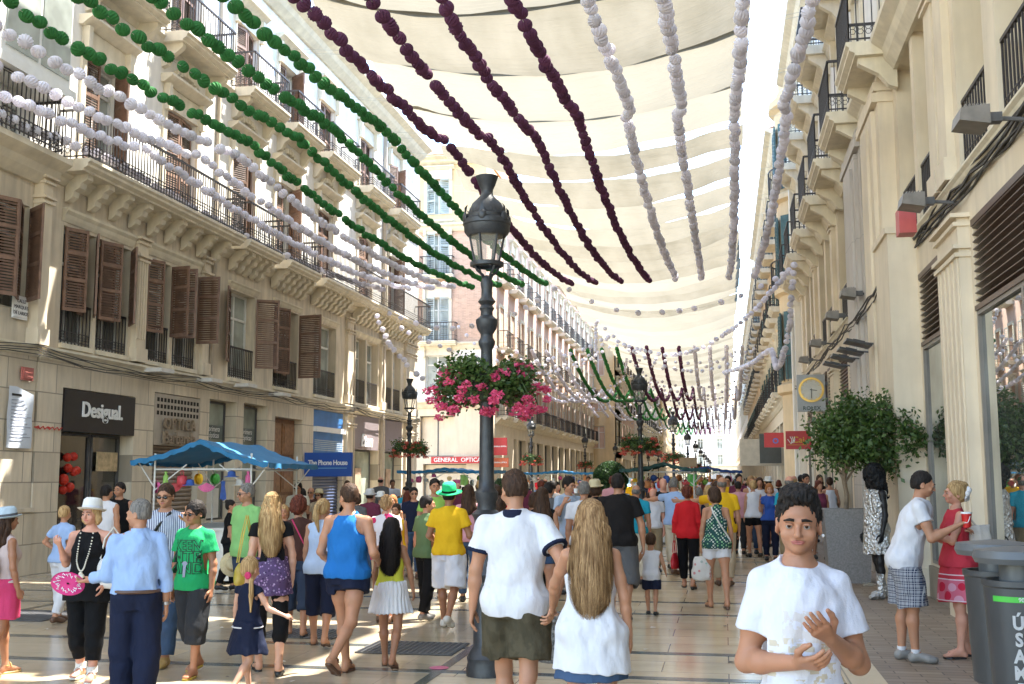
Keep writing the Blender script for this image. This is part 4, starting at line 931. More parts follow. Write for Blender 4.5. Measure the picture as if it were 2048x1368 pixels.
for i, (x, y) in enumerate(lampspots):
    o = L0 if i == 0 else copy_tree(L0); o.location = (x, y, 0); o.scale = (.90, .90, .975)
    if i < 3: lab = nearl[i]
    elif i < 10: lab = 'small distant black street lamp of the middle row, '+('fourth', 'fifth', 'sixth', 'seventh', 'eighth', 'ninth', 'tenth')[i-3]+' from the camera'
    else: lab = 'black street lamp on the left side, '+('nearest, in front of the mauve shop sign', 'second, before the pink corner house', 'third', 'fourth', 'fifth', 'sixth', 'seventh', 'eighth')[i-10]+(' from the camera' if i > 11 else '')
    tag(o, lab, 'street lamp', 'black street lamps along the street')
    if i < 8 or i > 9 and i < 16:
        b = bP if i == 0 else (bR if i == 1 else copy_tree(bR)); b.location = (x, y, 2.62); b.rotation_euler = (0, 0, i*1.3)
        b.scale = (.97, .97, .78) if i else (.98, .98, .80)
        tag(b, 'big hanging basket of pink geraniums round the nearest lamp post' if i == 0 else 'basket of red geraniums on the lamp post '+('beside the dark stall awning' if i == 1 else 'in front of the mauve shop sign' if i == 10 else 'of the middle row, number %s away' % ('three', 'four', 'five', 'six', 'seven', 'eight')[i-2] if i < 10 else 'of the left row, number %s away' % ('two', 'three', 'four', 'five', 'six')[i-11]), 'flower basket', 'geranium baskets on the lamp posts')
# ------------------------------------------------------------------ planter tree, topiary
def tree(px, py, wpl, hpl, crown_c, crown_r, n, label):
    g = onz(px, py); x, y = g[0], g[1]; rn = np.random.default_rng(5)
    r = empty('planter', (x, y, 0)); tag(r, 'tall tapered grey granite planter holding the leafy ficus tree', 'planter')
    k = MB(); a, b = wpl*.42, wpl*.5; k.add([(-a, -a, 0), (a, -a, 0), (a, a, 0), (-a, a, 0), (-b, -b, hpl), (b, -b, hpl), (b, b, hpl), (-b, b, hpl), (-b+.05, -b+.05, hpl), (b-.05, -b+.05, hpl), (b-.05, b-.05, hpl), (-b+.05, b-.05, hpl), (-b+.05, -b+.05, hpl-.08), (b-.05, -b+.05, hpl-.08), (b-.05, b-.05, hpl-.08), (-b+.05, b-.05, hpl-.08)],
                                            [(0, 3, 2, 1), (0, 1, 5, 4), (1, 2, 6, 5), (2, 3, 7, 6), (3, 0, 4, 7), (4, 5, 9, 8), (5, 6, 10, 9), (6, 7, 11, 10), (7, 4, 8, 11), (8, 9, 13, 12), (9, 10, 14, 13), (10, 11, 15, 14), (11, 8, 12, 15)])
    k.build('box', M('granite', (.23, .22, .22), .45, .25, 40., .1), r); k = MB(); k.box(-b+.06, b-.06, -b+.06, b-.06, hpl-.1, hpl-.07); k.build('soil', M('soil', (.06, .04, .03), .9), r)
    t = empty('ficus_tree', (x, y, hpl-.07)); tag(t, label, 'tree'); h0 = hpl-.07
    k = MB(); cz = crown_c[2]-h0; tips = []
    k.tube([(0, 0, 0), (.03, 0, .3), (-.02, .02, .6), (.02, 0, cz-.3)], [.045, .04, .035, .03], 8)
    for i in range(16):
        a = i*2.4; e = (crown_r[0]*.75*math.cos(a), crown_r[1]*.75*math.sin(a), cz+crown_r[2]*(.8*math.sin(i*1.7))); k.tube([(.0, .0, .5+.03*i), (e[0]*.4, e[1]*.4, cz-.35+.02*i), e], [.025, .015, .006], 5); tips.append(e)
    k.build('trunk', M('bark', (.22, .17, .12), .8, .3, 9., .3), t)
    cs = []
    while len(cs) < 120:
        d = rn.normal(size=3); d /= np.linalg.norm(d); s = rn.uniform(.35, 1.05)**.6
        c = d*s*np.array(crown_r)+(0, 0, cz)
        if c[2] > cz-crown_r[2]*.85: cs.append(c)
    cs = np.array(cs); pts = cs[rn.integers(0, len(cs), n)]+rn.normal(size=(n, 3))*.105
    pts += np.array((crown_c[0]-x, crown_c[1]-y, 0))
    leafy('crown', pts, LEAF, .042, t, rn, aspect=.55)
tree(1697, 1163, .78, 1.22, (2.16, 17.8, 2.40), (.90, .72, .60), 8500, 'leafy green ficus tree with two spreading clumps in the granite planter')
def topiary(px, py, Y, rad, label, n=5000):
    c = ony(px, py, Y); rn = np.random.default_rng(9); r = empty('topiary', (c[0], c[1], 0)); tag(r, label, 'topiary')
    k = MB(); k.lathe([(.3, 0), (.4, .55), (.37, .55), (.35, .48)], 20); k.build('pot', M('pot', (.2, .18, .16), .6), r)
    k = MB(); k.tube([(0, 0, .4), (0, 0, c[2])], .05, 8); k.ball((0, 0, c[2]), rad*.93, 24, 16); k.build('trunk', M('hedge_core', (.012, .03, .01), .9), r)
    d = rn.normal(size=(n, 3)); d /= np.linalg.norm(d, axis=1)[:, None]; leafy('crown', d*rad*rn.uniform(.93, 1.04, (n, 1))+(0, 0, c[2]), LEAFD, .03, r, rn)
topiary(1221, 958, 30, .47, 'round clipped green bush standing above heads in mid street')
topiary(1000, 972, 44, .30, 'small round clipped bush just right of the near lamp post', 1500)
# ------------------------------------------------------------------ litter bins
BIN = M('bin_grey', (.045, .047, .05), .45, .12, 5., .05)
def litterbin(loc, rz, label, text_=True):
    loc = (loc[0], loc[1], .15)
    r = empty('litter_bin', loc, rz); tag(r, label, 'bin', 'grey litter bins by the shopfront')
    k = MB(); k.tube([(0, 0, -.15), (0, 0, .4)], .035, 12)
    if text_: k.tube([(-.10, .0, 1.0), (-.10, 0, 1.34)], .032, 14)
    else: k.tube([(0, .0, 1.0), (0, 0, 1.1)], .05, 14); k.build('pole', BIN, r, True)
    k = MB(); n = 28; k.lathe([(.14, .37), (.16, .38), (.185, 1.0), (.195, 1.01), (.195, 1.04), (.17, 1.04), (.15, .95)], n); k.build('body', BIN, r, True)
    k = MB(); k.lathe([(.10, 1.0), (.10, 1.12), (.22, 1.13), (.235, 1.16), (.225, 1.20), (.05, 1.22)], n); k.build('lid', M('bin_lid', (.10, .105, .11), .4), r, True)
    def wrap(vs, R0): return [(R0(v[2])*math.sin(v[0]/R0(v[2])), -R0(v[2])*math.cos(v[0]/R0(v[2])), v[2]) for v in vs]
    R0 = lambda z: .163+(z-.38)*.04+.002
    if text_:
        k = MB()
        for i, ch in enumerate('ÚSAME'):
            vs, fs = text(ch, .098, .001, .004); k.add(wrap([(v[0]*.85-.035, 0, v[2]+.82-i*.088) for v in vs], R0), fs)
        k.build('lettering', WHITEL, r)
        k = MB(); k.v = wrap([(-.17+i*.02, 0, z) for z in (.93, .96) for i in range(18)], R0); k.f = [(i, i+1, 19+i, 18+i) for i in range(17)]; k.mi = [0]*17; k.build('sticker', M('sticker_green', (.06, .45, .05), .4), r)
        vs, fs = text('900 900', .03, .0005, .001); k = MB(); k.add(wrap([(v[0]+.02, 0, v[2]+.945) for v in vs], lambda z: R0(z)+.002), fs); k.build('sticker_number', WHITEL, r)
c = ony(2040, 1200, 6.6); litterbin((c[0], c[1], 0), -.12, 'front grey litter bin with white vertical letters and a green sticker')
c = ony(1996, 1200, 7.25); litterbin((c[0], c[1], 0), -.3, 'plain grey litter bin half hidden behind the lettered one', False)
# ------------------------------------------------------------------ market stalls
BLUEC = M('awning_blue', (.02, .17, .36), .7, .1, 3., .1); BLUED = M('awning_navy', (.02, .06, .22), .7, .1, 3.); GREENC = M('awning_green', (.015, .07, .07), .7, .15, 3.)
def awning(r, x0, x1, y0, y1, zl, zr, zm, mat, n=26):
    """gable sheet with ridge along y, scalloped edges; local coords"""
    k = MB(); ny = 12; xs = [x0+(x1-x0)*i/n for i in range(n+1)]; xm = (x0+x1)/2
    def zz(x, v):
        t = (x-x0)/(xm-x0) if x < xm else (x1-x)/(x1-xm); b = zl if x < xm else zr
        return b+(zm-b)*t-.05*math.sin(PI*t)-.03*math.sin(PI*2*v)**2+.012*math.sin(x*23)
    for x in xs:
        for j in range(ny+1): v = j/ny; k.v.append((x, y0+(y1-y0)*v, zz(x, v)))
    for i in range(n):
        for j in range(ny): k.f.append((i*(ny+1)+j, (i+1)*(ny+1)+j, (i+1)*(ny+1)+j+1, i*(ny+1)+j+1)); k.mi.append(0)
    # valance on all four edges
    def val(pp):
        s = len(k.v); m = len(pp)
        for i, p in enumerate(pp): k.v.append(p); k.v.append((p[0]+.02*math.sin(i), p[1]+.02*math.cos(i*1.3), p[2]-.07-.025*abs(math.sin(i*.9))))
        for i in range(m-1): k.f.append((s+2*i, s+2*i+1, s+2*i+3, s+2*i+2)); k.mi.append(0)
    val([(x, y0, zz(x, 0)) for x in np.linspace(x0, x1, 50)]); val([(x, y1, zz(x, 1)) for x in np.linspace(x0, x1, 50)])
    val([(x0, y, zl) for y in np.linspace(y0, y1, 40)]); val([(x1, y, zr) for y in np.linspace(y0, y1, 40)])
    return k.build('awning', mat, r, 'all')
GOODC = [(.55, .06, .08), (.75, .45, .03), (.10, .40, .08), (.55, .55, .50), (.65, .12, .30), (.05, .12, .4), (.60, .25, .10), (.3, .55, .12), (.7, .7, .7)]
GM = [M('goods_%d' % i, c, .5, .2, 9.) for i, c in enumerate(GOODC)]
rs = random.Random(4)
def goods(r0, x, y, z, i, grp, where):
    knd = rs.choice(['fan', 'drum', 'bag', 'bottle', 'hat', 'cloth']); m_ = GM[rs.randrange(len(GM))]; k = MB()
    if knd == 'drum': disc(k, (0, 0, -.18), 0, .10, -.02, .02, 20); disc(k, (0, 0, -.18), .10, .115, -.03, .03, 20); lab = 'tambourine'
    elif knd == 'fan':
        for j in range(9): a = -1+j*.25; k.add([(0, .004*j, -.08), (.2*math.sin(a-.12), .004*j, -.08-.2*math.cos(a-.12)), (.2*math.sin(a+.12), .004*j, -.08-.2*math.cos(a+.12))], [(0, 1, 2)])
        lab = 'hand fan'
    elif knd == 'bag': k.lathe([(.02, 0), (.10, -.02), (.12, -.15), (.09, -.24), (.02, -.25)], 10, (0, 0, -.1)); k.ring((0, 0, -.05), .06, .008, 'y', 10); lab = 'bag'
    elif knd == 'bottle': k.lathe([(.03, 0), (.035, -.04), (.02, -.06), (.055, -.09), (.06, -.3), (.05, -.33)], 10, (0, 0, -.02)); lab = 'inflatable bottle toy'
    elif knd == 'hat': k.lathe([(.17, -.14), (.16, -.13), (.09, -.12), (.08, -.03), (.03, -.01)], 14); lab = 'straw hat'
    else:
        n = 8
        for a in range(n+1):
            for b in range(5): k.v.append((-.15+.3*a/n, .02*math.sin(a*1.3+b), -.05-.4*b/4*(1-.05*math.sin(a))))
        for a in range(n):
            for b in range(4): k.f.append((a*5+b, (a+1)*5+b, (a+1)*5+b+1, a*5+b+1)); k.mi.append(0)
        lab = 'folded shawl'
    k.tube([(0, 0, -.06), (0, 0, .0)], .004, 4)
    o = k.build({'drum': 'tambourine', 'fan': 'hand_fan', 'bag': 'bag', 'bottle': 'toy_bottle', 'hat': 'straw_hat', 'cloth': 'shawl'}[knd], m_, None, 'all'); o.location = (x, y, z); o.scale = (.78, .78, .78); o.rotation_euler = (0, 0, rs.uniform(-.9, .9))
    nm = ('red', 'yellow', 'green', 'cream', 'pink', 'navy', 'orange', 'lime', 'white')[GM.index(m_)]
    tag(o, f'{nm} {lab} hanging {where}, {("first","second","third","fourth","fifth","sixth","seventh","eighth","ninth","tenth","eleventh","twelfth","thirteenth","fourteenth")[i]} from left', lab.split()[-1], grp)
def stall(x, y, rz, sx, sy, zl, zm, zr, mat, label, where, ng, cm=None, cy=.0):
    r = empty('market_stall', (x, y, 0), rz); tag(r, label, 'market stall')
    awning(r, -sx/2, sx/2, -sy/2, sy/2, zl, zr, zm, mat)
    k = MB(); q = [(-sx/2+.35, -sy/2+.2), (sx/2-.35, -sy/2+.2), (-sx/2+.35, sy/2-.2), (sx/2-.35, sy/2-.2)]
    for a, b in q: k.tube([(a, b, 0), (a, b, (zl+zm)/2-.06)], .018, 8)
    for b in (-sy/2+.2, sy/2-.2):
        k.tube([(q[0][0], b, 1.9), (q[1][0], b, 1.9)], .015, 6)
        for s in (-1, 1): k.tube([(s*(sx/2-.35), b, 1.6), (s*(sx/2-.05), b, (zl if s < 0 else zr)-.01)], .012, 6); k.tube([(s*(sx/2-.35), b, 1.55), (s*sx*.12, b, 1.98)], .012, 6)
    for s in (-1, 1): k.tube([(s*(sx/2-.35), -sy/2+.2, 1.9), (s*(sx/2-.35), sy/2-.2, 1.9)], .014, 6)
    k.build('frame', WHITEP, r)
    k = MB(); k.box(-sx/2+.5, sx/2-.5, -sy/2+.35, sy/2-.5, .05, .88); k.box(-sx/2+.45, sx/2-.45, -sy/2+.3, sy/2-.45, .88, .92); k.build('counter', cm or WHITEP, r)
    ca, sa = math.cos(rz), math.sin(rz)
    for i in range(ng):
        u = -sx/2+.4+(sx-.8)*i/(max(ng-1, 1)); v = -sy/2+.2
        goods(r, x+u*ca-v*sa, y+u*sa+v*ca, 1.88+(.0 if i % 2 else -.14), i, 'goods hanging '+where, where)
    return r
p = onz(420, 1172); stall(-8.75, 18.7, .12, 2.35, 3.3, 2.05, 2.40, 2.0, BLUEC, 'market stall with a bright blue gable awning and a white counter at left', 'under the bright blue awning', 12)
for px, Y, w_, h_, mt, lab, wh in ((905, 33, 2.9, .06, BLUEC, 'small blue topped stall crowded with toys before the optician', 'at the small blue stall'), (1120, 46, 3.2, .06, BLUEC, 'narrow blue stall with bright shawls left of the round bush', 'at the narrow stall left of the bush'),
                             (1330, 30.5, 2.3, .16, GREENC, 'dark green awning stall behind the second lamp post', 'under the dark green awning'), (1415, 37, 2.2, .12, BLUED, 'navy blue awning stall right of the dark green one', 'under the navy awning')):
    c = ony(px, 950, Y); stall(c[0], Y, 0, w_, 2.2, 1.98, 2.0+h_, 1.98, mt, lab, wh, 10)
c = ony(1375, 942, 36); k = MB(); k.box(-.28, .28, -.2, .2, 0, .3); k.box(-.30, .0, -.22, .22, .3, .304); o = k.build('cardboard_box', M('cardboard', (.42, .30, .17), .8)); o.location = (c[0], 36.9, 2.10); tag(o, 'brown cardboard box on top of the navy awning', 'box')
# parasols far
for px, py, Y, cc in ((1447, 950, 60, 'white'), (1260, 965, 60, 'aqua')):
    c = ony(px, py, Y); r = empty('parasol', (c[0], Y, 0)); tag(r, f'{cc} parasol far down the street', 'parasol')
    k = MB(); k.lathe([(.9, 0), (.5, .25), (.05, .45)], 8, (0, 0, c[2]-.2), caps=False); k.build('shade', WHITEP if cc == 'white' else M('aqua', (.3, .5, .55), .7), r); k = MB(); k.tube([(0, 0, 0), (0, 0, c[2]+.2)], .02); k.build('pole', WHITEP, r)
# bottle on the pavement
c = onz(1738, 1173); k = MB(); k.lathe([(.03, 0), (.032, .02), (.032, .14), (.014, .19), (.014, .21)], 14); k.xf(Matrix.Rotation(PI/2, 4, 'Y')); o = k.build('plastic_bottle', LG, None, True); o.location = (c[0]-.1, c[1], .034); tag(o, 'clear plastic bottle lying by the granite planter', 'bottle')
# paper scrap on the ground
c = onz(878, 1337); k = MB(); disc(k, (0, 0, 0), 0, .09, -.001, .001, 20); k.xf(Matrix.Rotation(PI/2, 4, 'X')); o = k.build('flyer', M('pink_flyer', (.6, .15, .25), .7)); o.location = (c[0], c[1], .008); tag(o, 'round pink flyer lying on the paving by the lamp base', 'flyer')

c = onz(1110, 1322); k = MB(); k.lathe([(.16, 0), (.165, .04), (.13, .12), (.12, .3), (.10, .34), (.13, .38), (.11, .43), (.03, .47), (.01, .47)], 22)
o = k.build('bollard', M('bollard_speckle', (.16, .15, .14), .6, .9, 38., .4), None, True); o.location = (c[0], c[1], 0); tag(o, 'short speckled black and white bollard half hidden between the couple', 'bollard')
rl = random.Random(8); k = MB()
for i in range(60):
    X, Y = rl.uniform(-8, 1.6), rl.uniform(7.5, 24); s0 = len(k.v); s_ = rl.uniform(.012, .035); k.m = i % 2
    k.add([(-s_, -s_*.6, .006), (s_, -s_*.5, .008), (s_*.9, s_*.6, .007), (-s_*.7, s_*.7, .012)], [(0, 1, 2, 3)]); k.xf(Matrix.Translation((X, Y, 0)) @ Matrix.Rotation(rl.uniform(0, 6), 4, 'Z'), s0)
tag(k.build('litter', [M('litter_pale', (.6, .58, .52), .8), M('litter_dark', (.10, .08, .07), .8)]), kind='stuff')
# ------------------------------------------------------------------ figures: distance-field bodies
def V3(*a): return np.array(a, float)
def unit(v): v = np.array(v, float); return v/np.linalg.norm(v)
_ng = np.random.default_rng(3).uniform(-1, 1, (24, 24, 24)).astype(np.float32)
def vnoise(x, y, z):
    def s(a):
        i = np.floor(a).astype(int); f = (a-i).astype(np.float32); return i % 24, (i+1) % 24, f*f*(3-2*f)
    x0, x1, fx = s(x); y0, y1, fy = s(y); z0, z1, fz = s(z); g = _ng
    c00 = g[x0, y0, z0]*(1-fx)+g[x1, y0, z0]*fx; c10 = g[x0, y1, z0]*(1-fx)+g[x1, y1, z0]*fx
    c01 = g[x0, y0, z1]*(1-fx)+g[x1, y0, z1]*fx; c11 = g[x0, y1, z1]*(1-fx)+g[x1, y1, z1]*fx
    return (c00*(1-fy)+c10*fy)*(1-fz)+(c01*(1-fy)+c11*fy)*fz
def rotm(yaw=0., pitch=0., roll=0.):
    """columns = frame axes; yaw about z, pitch about x (nod down +), roll about y"""
    cy, sy, cp, sp, cr, sr = math.cos(yaw), math.sin(yaw), math.cos(pitch), math.sin(pitch), math.cos(roll), math.sin(roll)
    Rz = np.array([[cy, -sy, 0], [sy, cy, 0], [0, 0, 1]]); Rx = np.array([[1, 0, 0], [0, cp, -sp], [0, sp, cp]]); Ry = np.array([[cr, 0, sr], [0, 1, 0], [-sr, 0, cr]])
    return Rz @ Rx @ Ry
class Fr:
    def __init__(s, o=(0, 0, 0), R=None, k=1.): s.o = np.array(o, float); s.R = np.eye(3) if R is None else R; s.k = k
    def p(s, q): return s.o+s.R @ (np.array(q, float)*s.k)
class SDF:
    def __init__(s, h): s.h = h; s.ops = []
    # every op: (kind, data, centre, radius, blend, mode)
    def cap(s, a, b, ra, rb=None, k=.02, mode='u', fr=None, flat=None):
        rb = ra if rb is None else rb; a = np.array(a, float); b = np.array(b, float)
        if fr: a, b, ra, rb = fr.p(a), fr.p(b), ra*fr.k, rb*fr.k
        s.ops.append(('cap', (a, b, ra, rb), np.minimum(a-ra, b-rb), np.maximum(a+ra, b+rb), k, mode))
    def chain(s, pts, rs, k=.02, mode='u', fr=None):
        for i in range(len(pts)-1): s.cap(pts[i], pts[i+1], rs[i], rs[i+1], k, mode, fr)
    def ell(s, c, r, k=.02, mode='u', fr=None, R=None):
        fr = fr or Fr(); RR = fr.R if R is None else fr.R @ R; c = fr.p(c); r = np.array(r, float)*fr.k; m = max(r)
        s.ops.append(('ell', (c, RR, r), c-m, c+m, k, mode))
    def loft(s, zs, rx, ry, cx=None, cy=None, k=.02, mode='u', fr=None, pw=2.):
        fr = fr or Fr(); zs = np.array(zs, float); rx = np.array(rx, float); ry = np.array(ry, float); cx = np.zeros_like(zs) if cx is None else np.array(cx, float); cy = np.zeros_like(zs) if cy is None else np.array(cy, float)
        if len(zs) > 3:
            zz = np.linspace(zs[0], zs[-1], 60); w_ = np.exp(-.5*(np.arange(-9, 10)/(.022/(zz[1]-zz[0])))**2); w_ /= w_.sum(); sm = lambda a: np.convolve(np.pad(np.interp(zz, zs, a), 9, mode='reflect', reflect_type='odd'), w_, 'valid'); rx, ry, cx, cy = map(sm, (rx, ry, cx, cy)); zs = zz
        c = fr.p((cx.mean(), cy.mean(), (zs[0]+zs[-1])/2)); m = fr.k*math.sqrt(((zs[-1]-zs[0])/2)**2+(rx.max()+np.ptp(cx))**2+(ry.max()+np.ptp(cy))**2)
        if fr.R is None or np.allclose(fr.R, np.eye(3)):
            q = fr.k*np.array([rx.max()+abs(cx-cx.mean()).max(), ry.max()+abs(cy-cy.mean()).max(), (zs[-1]-zs[0])/2]); lo, hi = c-q, c+q
        else: lo, hi = c-m, c+m
        s.ops.append(('loft', (fr, zs, rx, ry, cx, cy, pw), lo, hi, k, mode))
    def cutplane(s, p, n, fr=None):
        """remove everything on the side n points to"""
        s.ops.append(('plane', (np.array(p, float) if not fr else fr.p(p), unit(n) if not fr else fr.R @ unit(n)), None, None, 0, 'p'))
    def solve(s, disp=None, bound=None):
        pos = [o for o in s.ops if o[5] == 'u']; lo = np.min([o[2] for o in pos], 0)-.03-2*s.h; hi = np.max([o[3] for o in pos], 0)+.03+2*s.h
        if bound is not None: lo = np.maximum(lo, bound[0]); hi = np.minimum(hi, bound[1])
        n = np.ceil((hi-lo)/s.h).astype(int)+1; D = np.full(n, .2, np.float32); ax = [(lo[i]+s.h*np.arange(n[i])).astype(np.float32) for i in range(3)]
        for kind, d, a, b, k, mode in s.ops:
            if kind == 'plane':
                p, nn = d; v = ((ax[0]-p[0])*nn[0])[:, None, None]+((ax[1]-p[1])*nn[1])[None, :, None]+((ax[2]-p[2])*nn[2])[None, None, :]
                D = np.maximum(D, v.astype(np.float32)); continue
            m = max(k, 0)+.05+2*s.h; i0 = np.clip(np.floor((a-m-lo)/s.h).astype(int), 0, n); i1 = np.clip(np.ceil((b+m-lo)/s.h).astype(int)+1, 0, n)
            if np.any(i1 <= i0): continue
            sl = tuple(slice(i0[i], i1[i]) for i in range(3)); X = ax[0][sl[0]][:, None, None]; Y = ax[1][sl[1]][None, :, None]; Z = ax[2][sl[2]][None, None, :]
            if kind == 'cap':
                p, q, ra, rb = d; v = q-p; L = max(v.dot(v), 1e-9); t = np.clip(((X-p[0])*v[0]+(Y-p[1])*v[1]+(Z-p[2])*v[2])/L, 0, 1)
                val = np.sqrt((X-p[0]-t*v[0])**2+(Y-p[1]-t*v[1])**2+(Z-p[2]-t*v[2])**2)-(ra+(rb-ra)*t)
            else:
                if kind == 'ell': c, R, r = d
                else: fr, zs, rx, ry, cx, cy, pw = d; c, R = fr.o, fr.R
                dx, dy, dz = X-c[0], Y-c[1], Z-c[2]; U = [R[0, i]*dx+R[1, i]*dy+R[2, i]*dz for i in range(3)]
                if kind == 'ell':
                    q1 = np.sqrt((U[0]/r[0])**2+(U[1]/r[1])**2+(U[2]/r[2])**2); q2 = np.sqrt((U[0]/r[0]**2)**2+(U[1]/r[1]**2)**2+(U[2]/r[2]**2)**2)+1e-6; val = q1*(q1-1)/q2
                else:
                    ks = fr.k; z = U[2]/ks; f = lambda arr: np.interp(z, zs, arr).astype(np.float32)
                    a_, b_ = f(rx), f(ry); u = np.abs(U[0]/ks-f(cx))/a_; w_ = np.abs(U[1]/ks-f(cy))/b_
                    rr = (u**pw+w_**pw)**(1/pw); val = (rr-1)*np.minimum(a_, b_)*.9*ks; val = np.maximum(val, np.maximum(zs[0]-z, z-zs[-1])*ks)
            val = val.astype(np.float32); E0 = D[sl]
            if mode == 'u':
                if k > 0: hh = np.maximum(k-np.abs(E0-val), 0)/k; D[sl] = np.minimum(E0, val)-hh*hh*k*.25
                else: D[sl] = np.minimum(E0, val)
            else:
                val = -val
                if k > 0: hh = np.maximum(k-np.abs(E0-val), 0)/k; D[sl] = np.maximum(E0, val)+hh*hh*k*.25
                else: D[sl] = np.maximum(E0, val)
        if disp is not None:
            near = np.abs(D) < .05; I = np.nonzero(near); D[I] += disp(ax[0][I[0]], ax[1][I[1]], ax[2][I[2]]).astype(np.float32)
        for i in range(3):
            sl = [slice(None)]*3; sl[i] = 0; D[tuple(sl)] = np.maximum(D[tuple(sl)], .001); sl[i] = -1; D[tuple(sl)] = np.maximum(D[tuple(sl)], .001)
        return nets(D, lo, s.h)
def nets(D, lo, h):
    n = np.array(D.shape); S = D < 0; c = n-1
    def sub(A, o): return A[o[0]:o[0]+c[0], o[1]:o[1]+c[1], o[2]:o[2]+c[2]]
    cn = np.zeros(c, np.int8)
    for o in np.ndindex(2, 2, 2): cn += sub(S, o)
    act = (cn > 0) & (cn < 8); I = np.argwhere(act); m = len(I)
    if m == 0: return np.zeros((0, 3)), np.zeros((0, 4), int)
    acc = np.zeros((m, 3)); cnt = np.zeros(m)
    for a in range(3):
        b, e = [q for q in range(3) if q != a]
        for u in (0, 1):
            for v in (0, 1):
                o = np.zeros(3, int); o[b] = u; o[e] = v; P = I+o; Q = P.copy(); Q[:, a] += 1
                d0 = D[P[:, 0], P[:, 1], P[:, 2]]; d1 = D[Q[:, 0], Q[:, 1], Q[:, 2]]; x = (d0 < 0) != (d1 < 0); t = np.where(x, d0/(d0-d1+1e-12), 0)
                pt = np.tile(o.astype(float), (m, 1)); pt[:, a] = t; acc += pt*x[:, None]; cnt += x
    vtx = lo+h*(I+acc/cnt[:, None]); idx = -np.ones(c, int); idx[act] = np.arange(m); fs = []
    for a in range(3):
        b, e = [(1, 2), (2, 0), (0, 1)][a]; s0 = [slice(None)]*3; s1 = [slice(None)]*3; s0[a] = slice(0, -1); s1[a] = slice(1, None)
        A0 = S[tuple(s0)]; ch = A0 != S[tuple(s1)]; G = np.argwhere(ch); G = G[(G[:, b] > 0) & (G[:, e] > 0) & (G[:, b] < n[b]-1) & (G[:, e] < n[e]-1)]
        if not len(G): continue
        def at(du, dv): q = G.copy(); q[:, b] += du; q[:, e] += dv; return idx[q[:, 0], q[:, 1], q[:, 2]]
        q = np.stack([at(-1, -1), at(0, -1), at(0, 0), at(-1, 0)], 1); fl = ~A0[G[:, 0], G[:, 1], G[:, 2]]; q[fl] = q[fl][:, ::-1]; fs.append(q)
    return vtx, np.concatenate(fs)
def relax(v, f, it=1, lam=.5):
    for _ in range(it):
        s = np.zeros_like(v); c = np.zeros(len(v))
        for i in range(4):
            a, b = f[:, i], f[:, (i+1) % 4]
            for k in range(3): s[:, k] += np.bincount(a, v[b, k], len(v))+np.bincount(b, v[a, k], len(v))
            c += np.bincount(a, minlength=len(v))+np.bincount(b, minlength=len(v))
        v = v*(1-lam)+lam*s/np.maximum(c, 1)[:, None]
    return v
def npmesh(name, v, f, mats, parent, mi=None):
    me = bpy.data.meshes.new(name); me.vertices.add(len(v)); me.vertices.foreach_set('co', np.asarray(v, np.float32).ravel()); me.loops.add(4*len(f)); me.loops.foreach_set('vertex_index', f.ravel().astype(np.int32))
    me.polygons.add(len(f)); me.polygons.foreach_set('loop_start', np.arange(0, 4*len(f), 4, dtype=np.int32))
    if mi is not None: me.polygons.foreach_set('material_index', mi.astype(np.int32))
    me.polygons.foreach_set('use_smooth', np.ones(len(f), bool)); me.update(calc_edges=True)
    for m in (mats if isinstance(mats, (list, tuple)) else [mats]): me.materials.append(m)
    o = bpy.data.objects.new(name, me); COL.objects.link(o); o.parent = parent; return o
# ---- materials for people
def skin(name, col):
    if name in MATS: return MATS[name]
    m, n, b = newmat(name); b.inputs['Roughness'].default_value = .5; b.inputs['Specular IOR Level'].default_value = .35
    f = ramp(n, noise(n, coords(n), 9, 4), [(.3, 0.), (.7, 1.)]); o = mixc(n, f, tuple(v*.9 for v in col), (min(1, col[0]*1.1), col[1]*1.03, col[2]*1.0)); n.links.new(o, b.inputs['Base Color'])
    b.inputs['Subsurface Weight'].default_value = .08; b.inputs['Subsurface Radius'].default_value = (.02, .008, .004); b.inputs['Subsurface Scale'].default_value = .5
    bump(n, b, noise(n, coords(n), 160, 3), .08, .002); MATS[name] = m; return m
SK = {'tan': skin('skin_tan', (.44, .225, .135)), 'boy': skin('skin_boy', (.40, .195, .115)), 'fair': skin('skin_fair', (.56, .32, .22)), 'brown': skin('skin_brown', (.34, .165, .095)), 'black': skin('skin_black_paint', (.012, .011, .012)), 'pink': skin('skin_pink', (.60, .31, .22))}
LIPS = {'boy': skin('lips_boy', (.36, .12, .10))}; LIPS.update({k: skin('lips_'+k, c) for k, c in {'tan': (.42, .15, .12), 'fair': (.50, .17, .15), 'brown': (.30, .11, .09), 'black': (.012, .01, .01), 'pink': (.52, .17, .15)}.items()})
def hairmat(name, a, b_):
    if name in MATS: return MATS[name]
    m, n, b = newmat(name); b.inputs['Roughness'].default_value = .6; b.inputs['Specular IOR Level'].default_value = .22
    f = noise(n, coords(n, (60, 60, 3.5)), 1.6, 4, .6); o = mixc(n, ramp(n, f, [(.35, 0.), (.68, 1.)]), a, b_); n.links.new(o, b.inputs['Base Color']); bump(n, b, f, .8, .01); MATS[name] = m; return m
HR = {'black': hairmat('hair_black', (.006, .005, .005), (.025, .018, .015)), 'brown': hairmat('hair_brown', (.02, .010, .006), (.08, .04, .022)), 'auburn': hairmat('hair_auburn', (.05, .012, .008), (.17, .04, .02)), 'blond': hairmat('hair_blond', (.24, .13, .05), (.62, .42, .20)),
      'darkblond': hairmat('hair_dark_blond', (.15, .075, .03), (.50, .31, .15)), 'grey': hairmat('hair_grey', (.08, .075, .07), (.25, .23, .21)), 'red': hairmat('hair_red', (.22, .07, .02), (.45, .20, .07)), 'wig': hairmat('wig_black', (.002, .002, .002), (.012, .012, .014))}
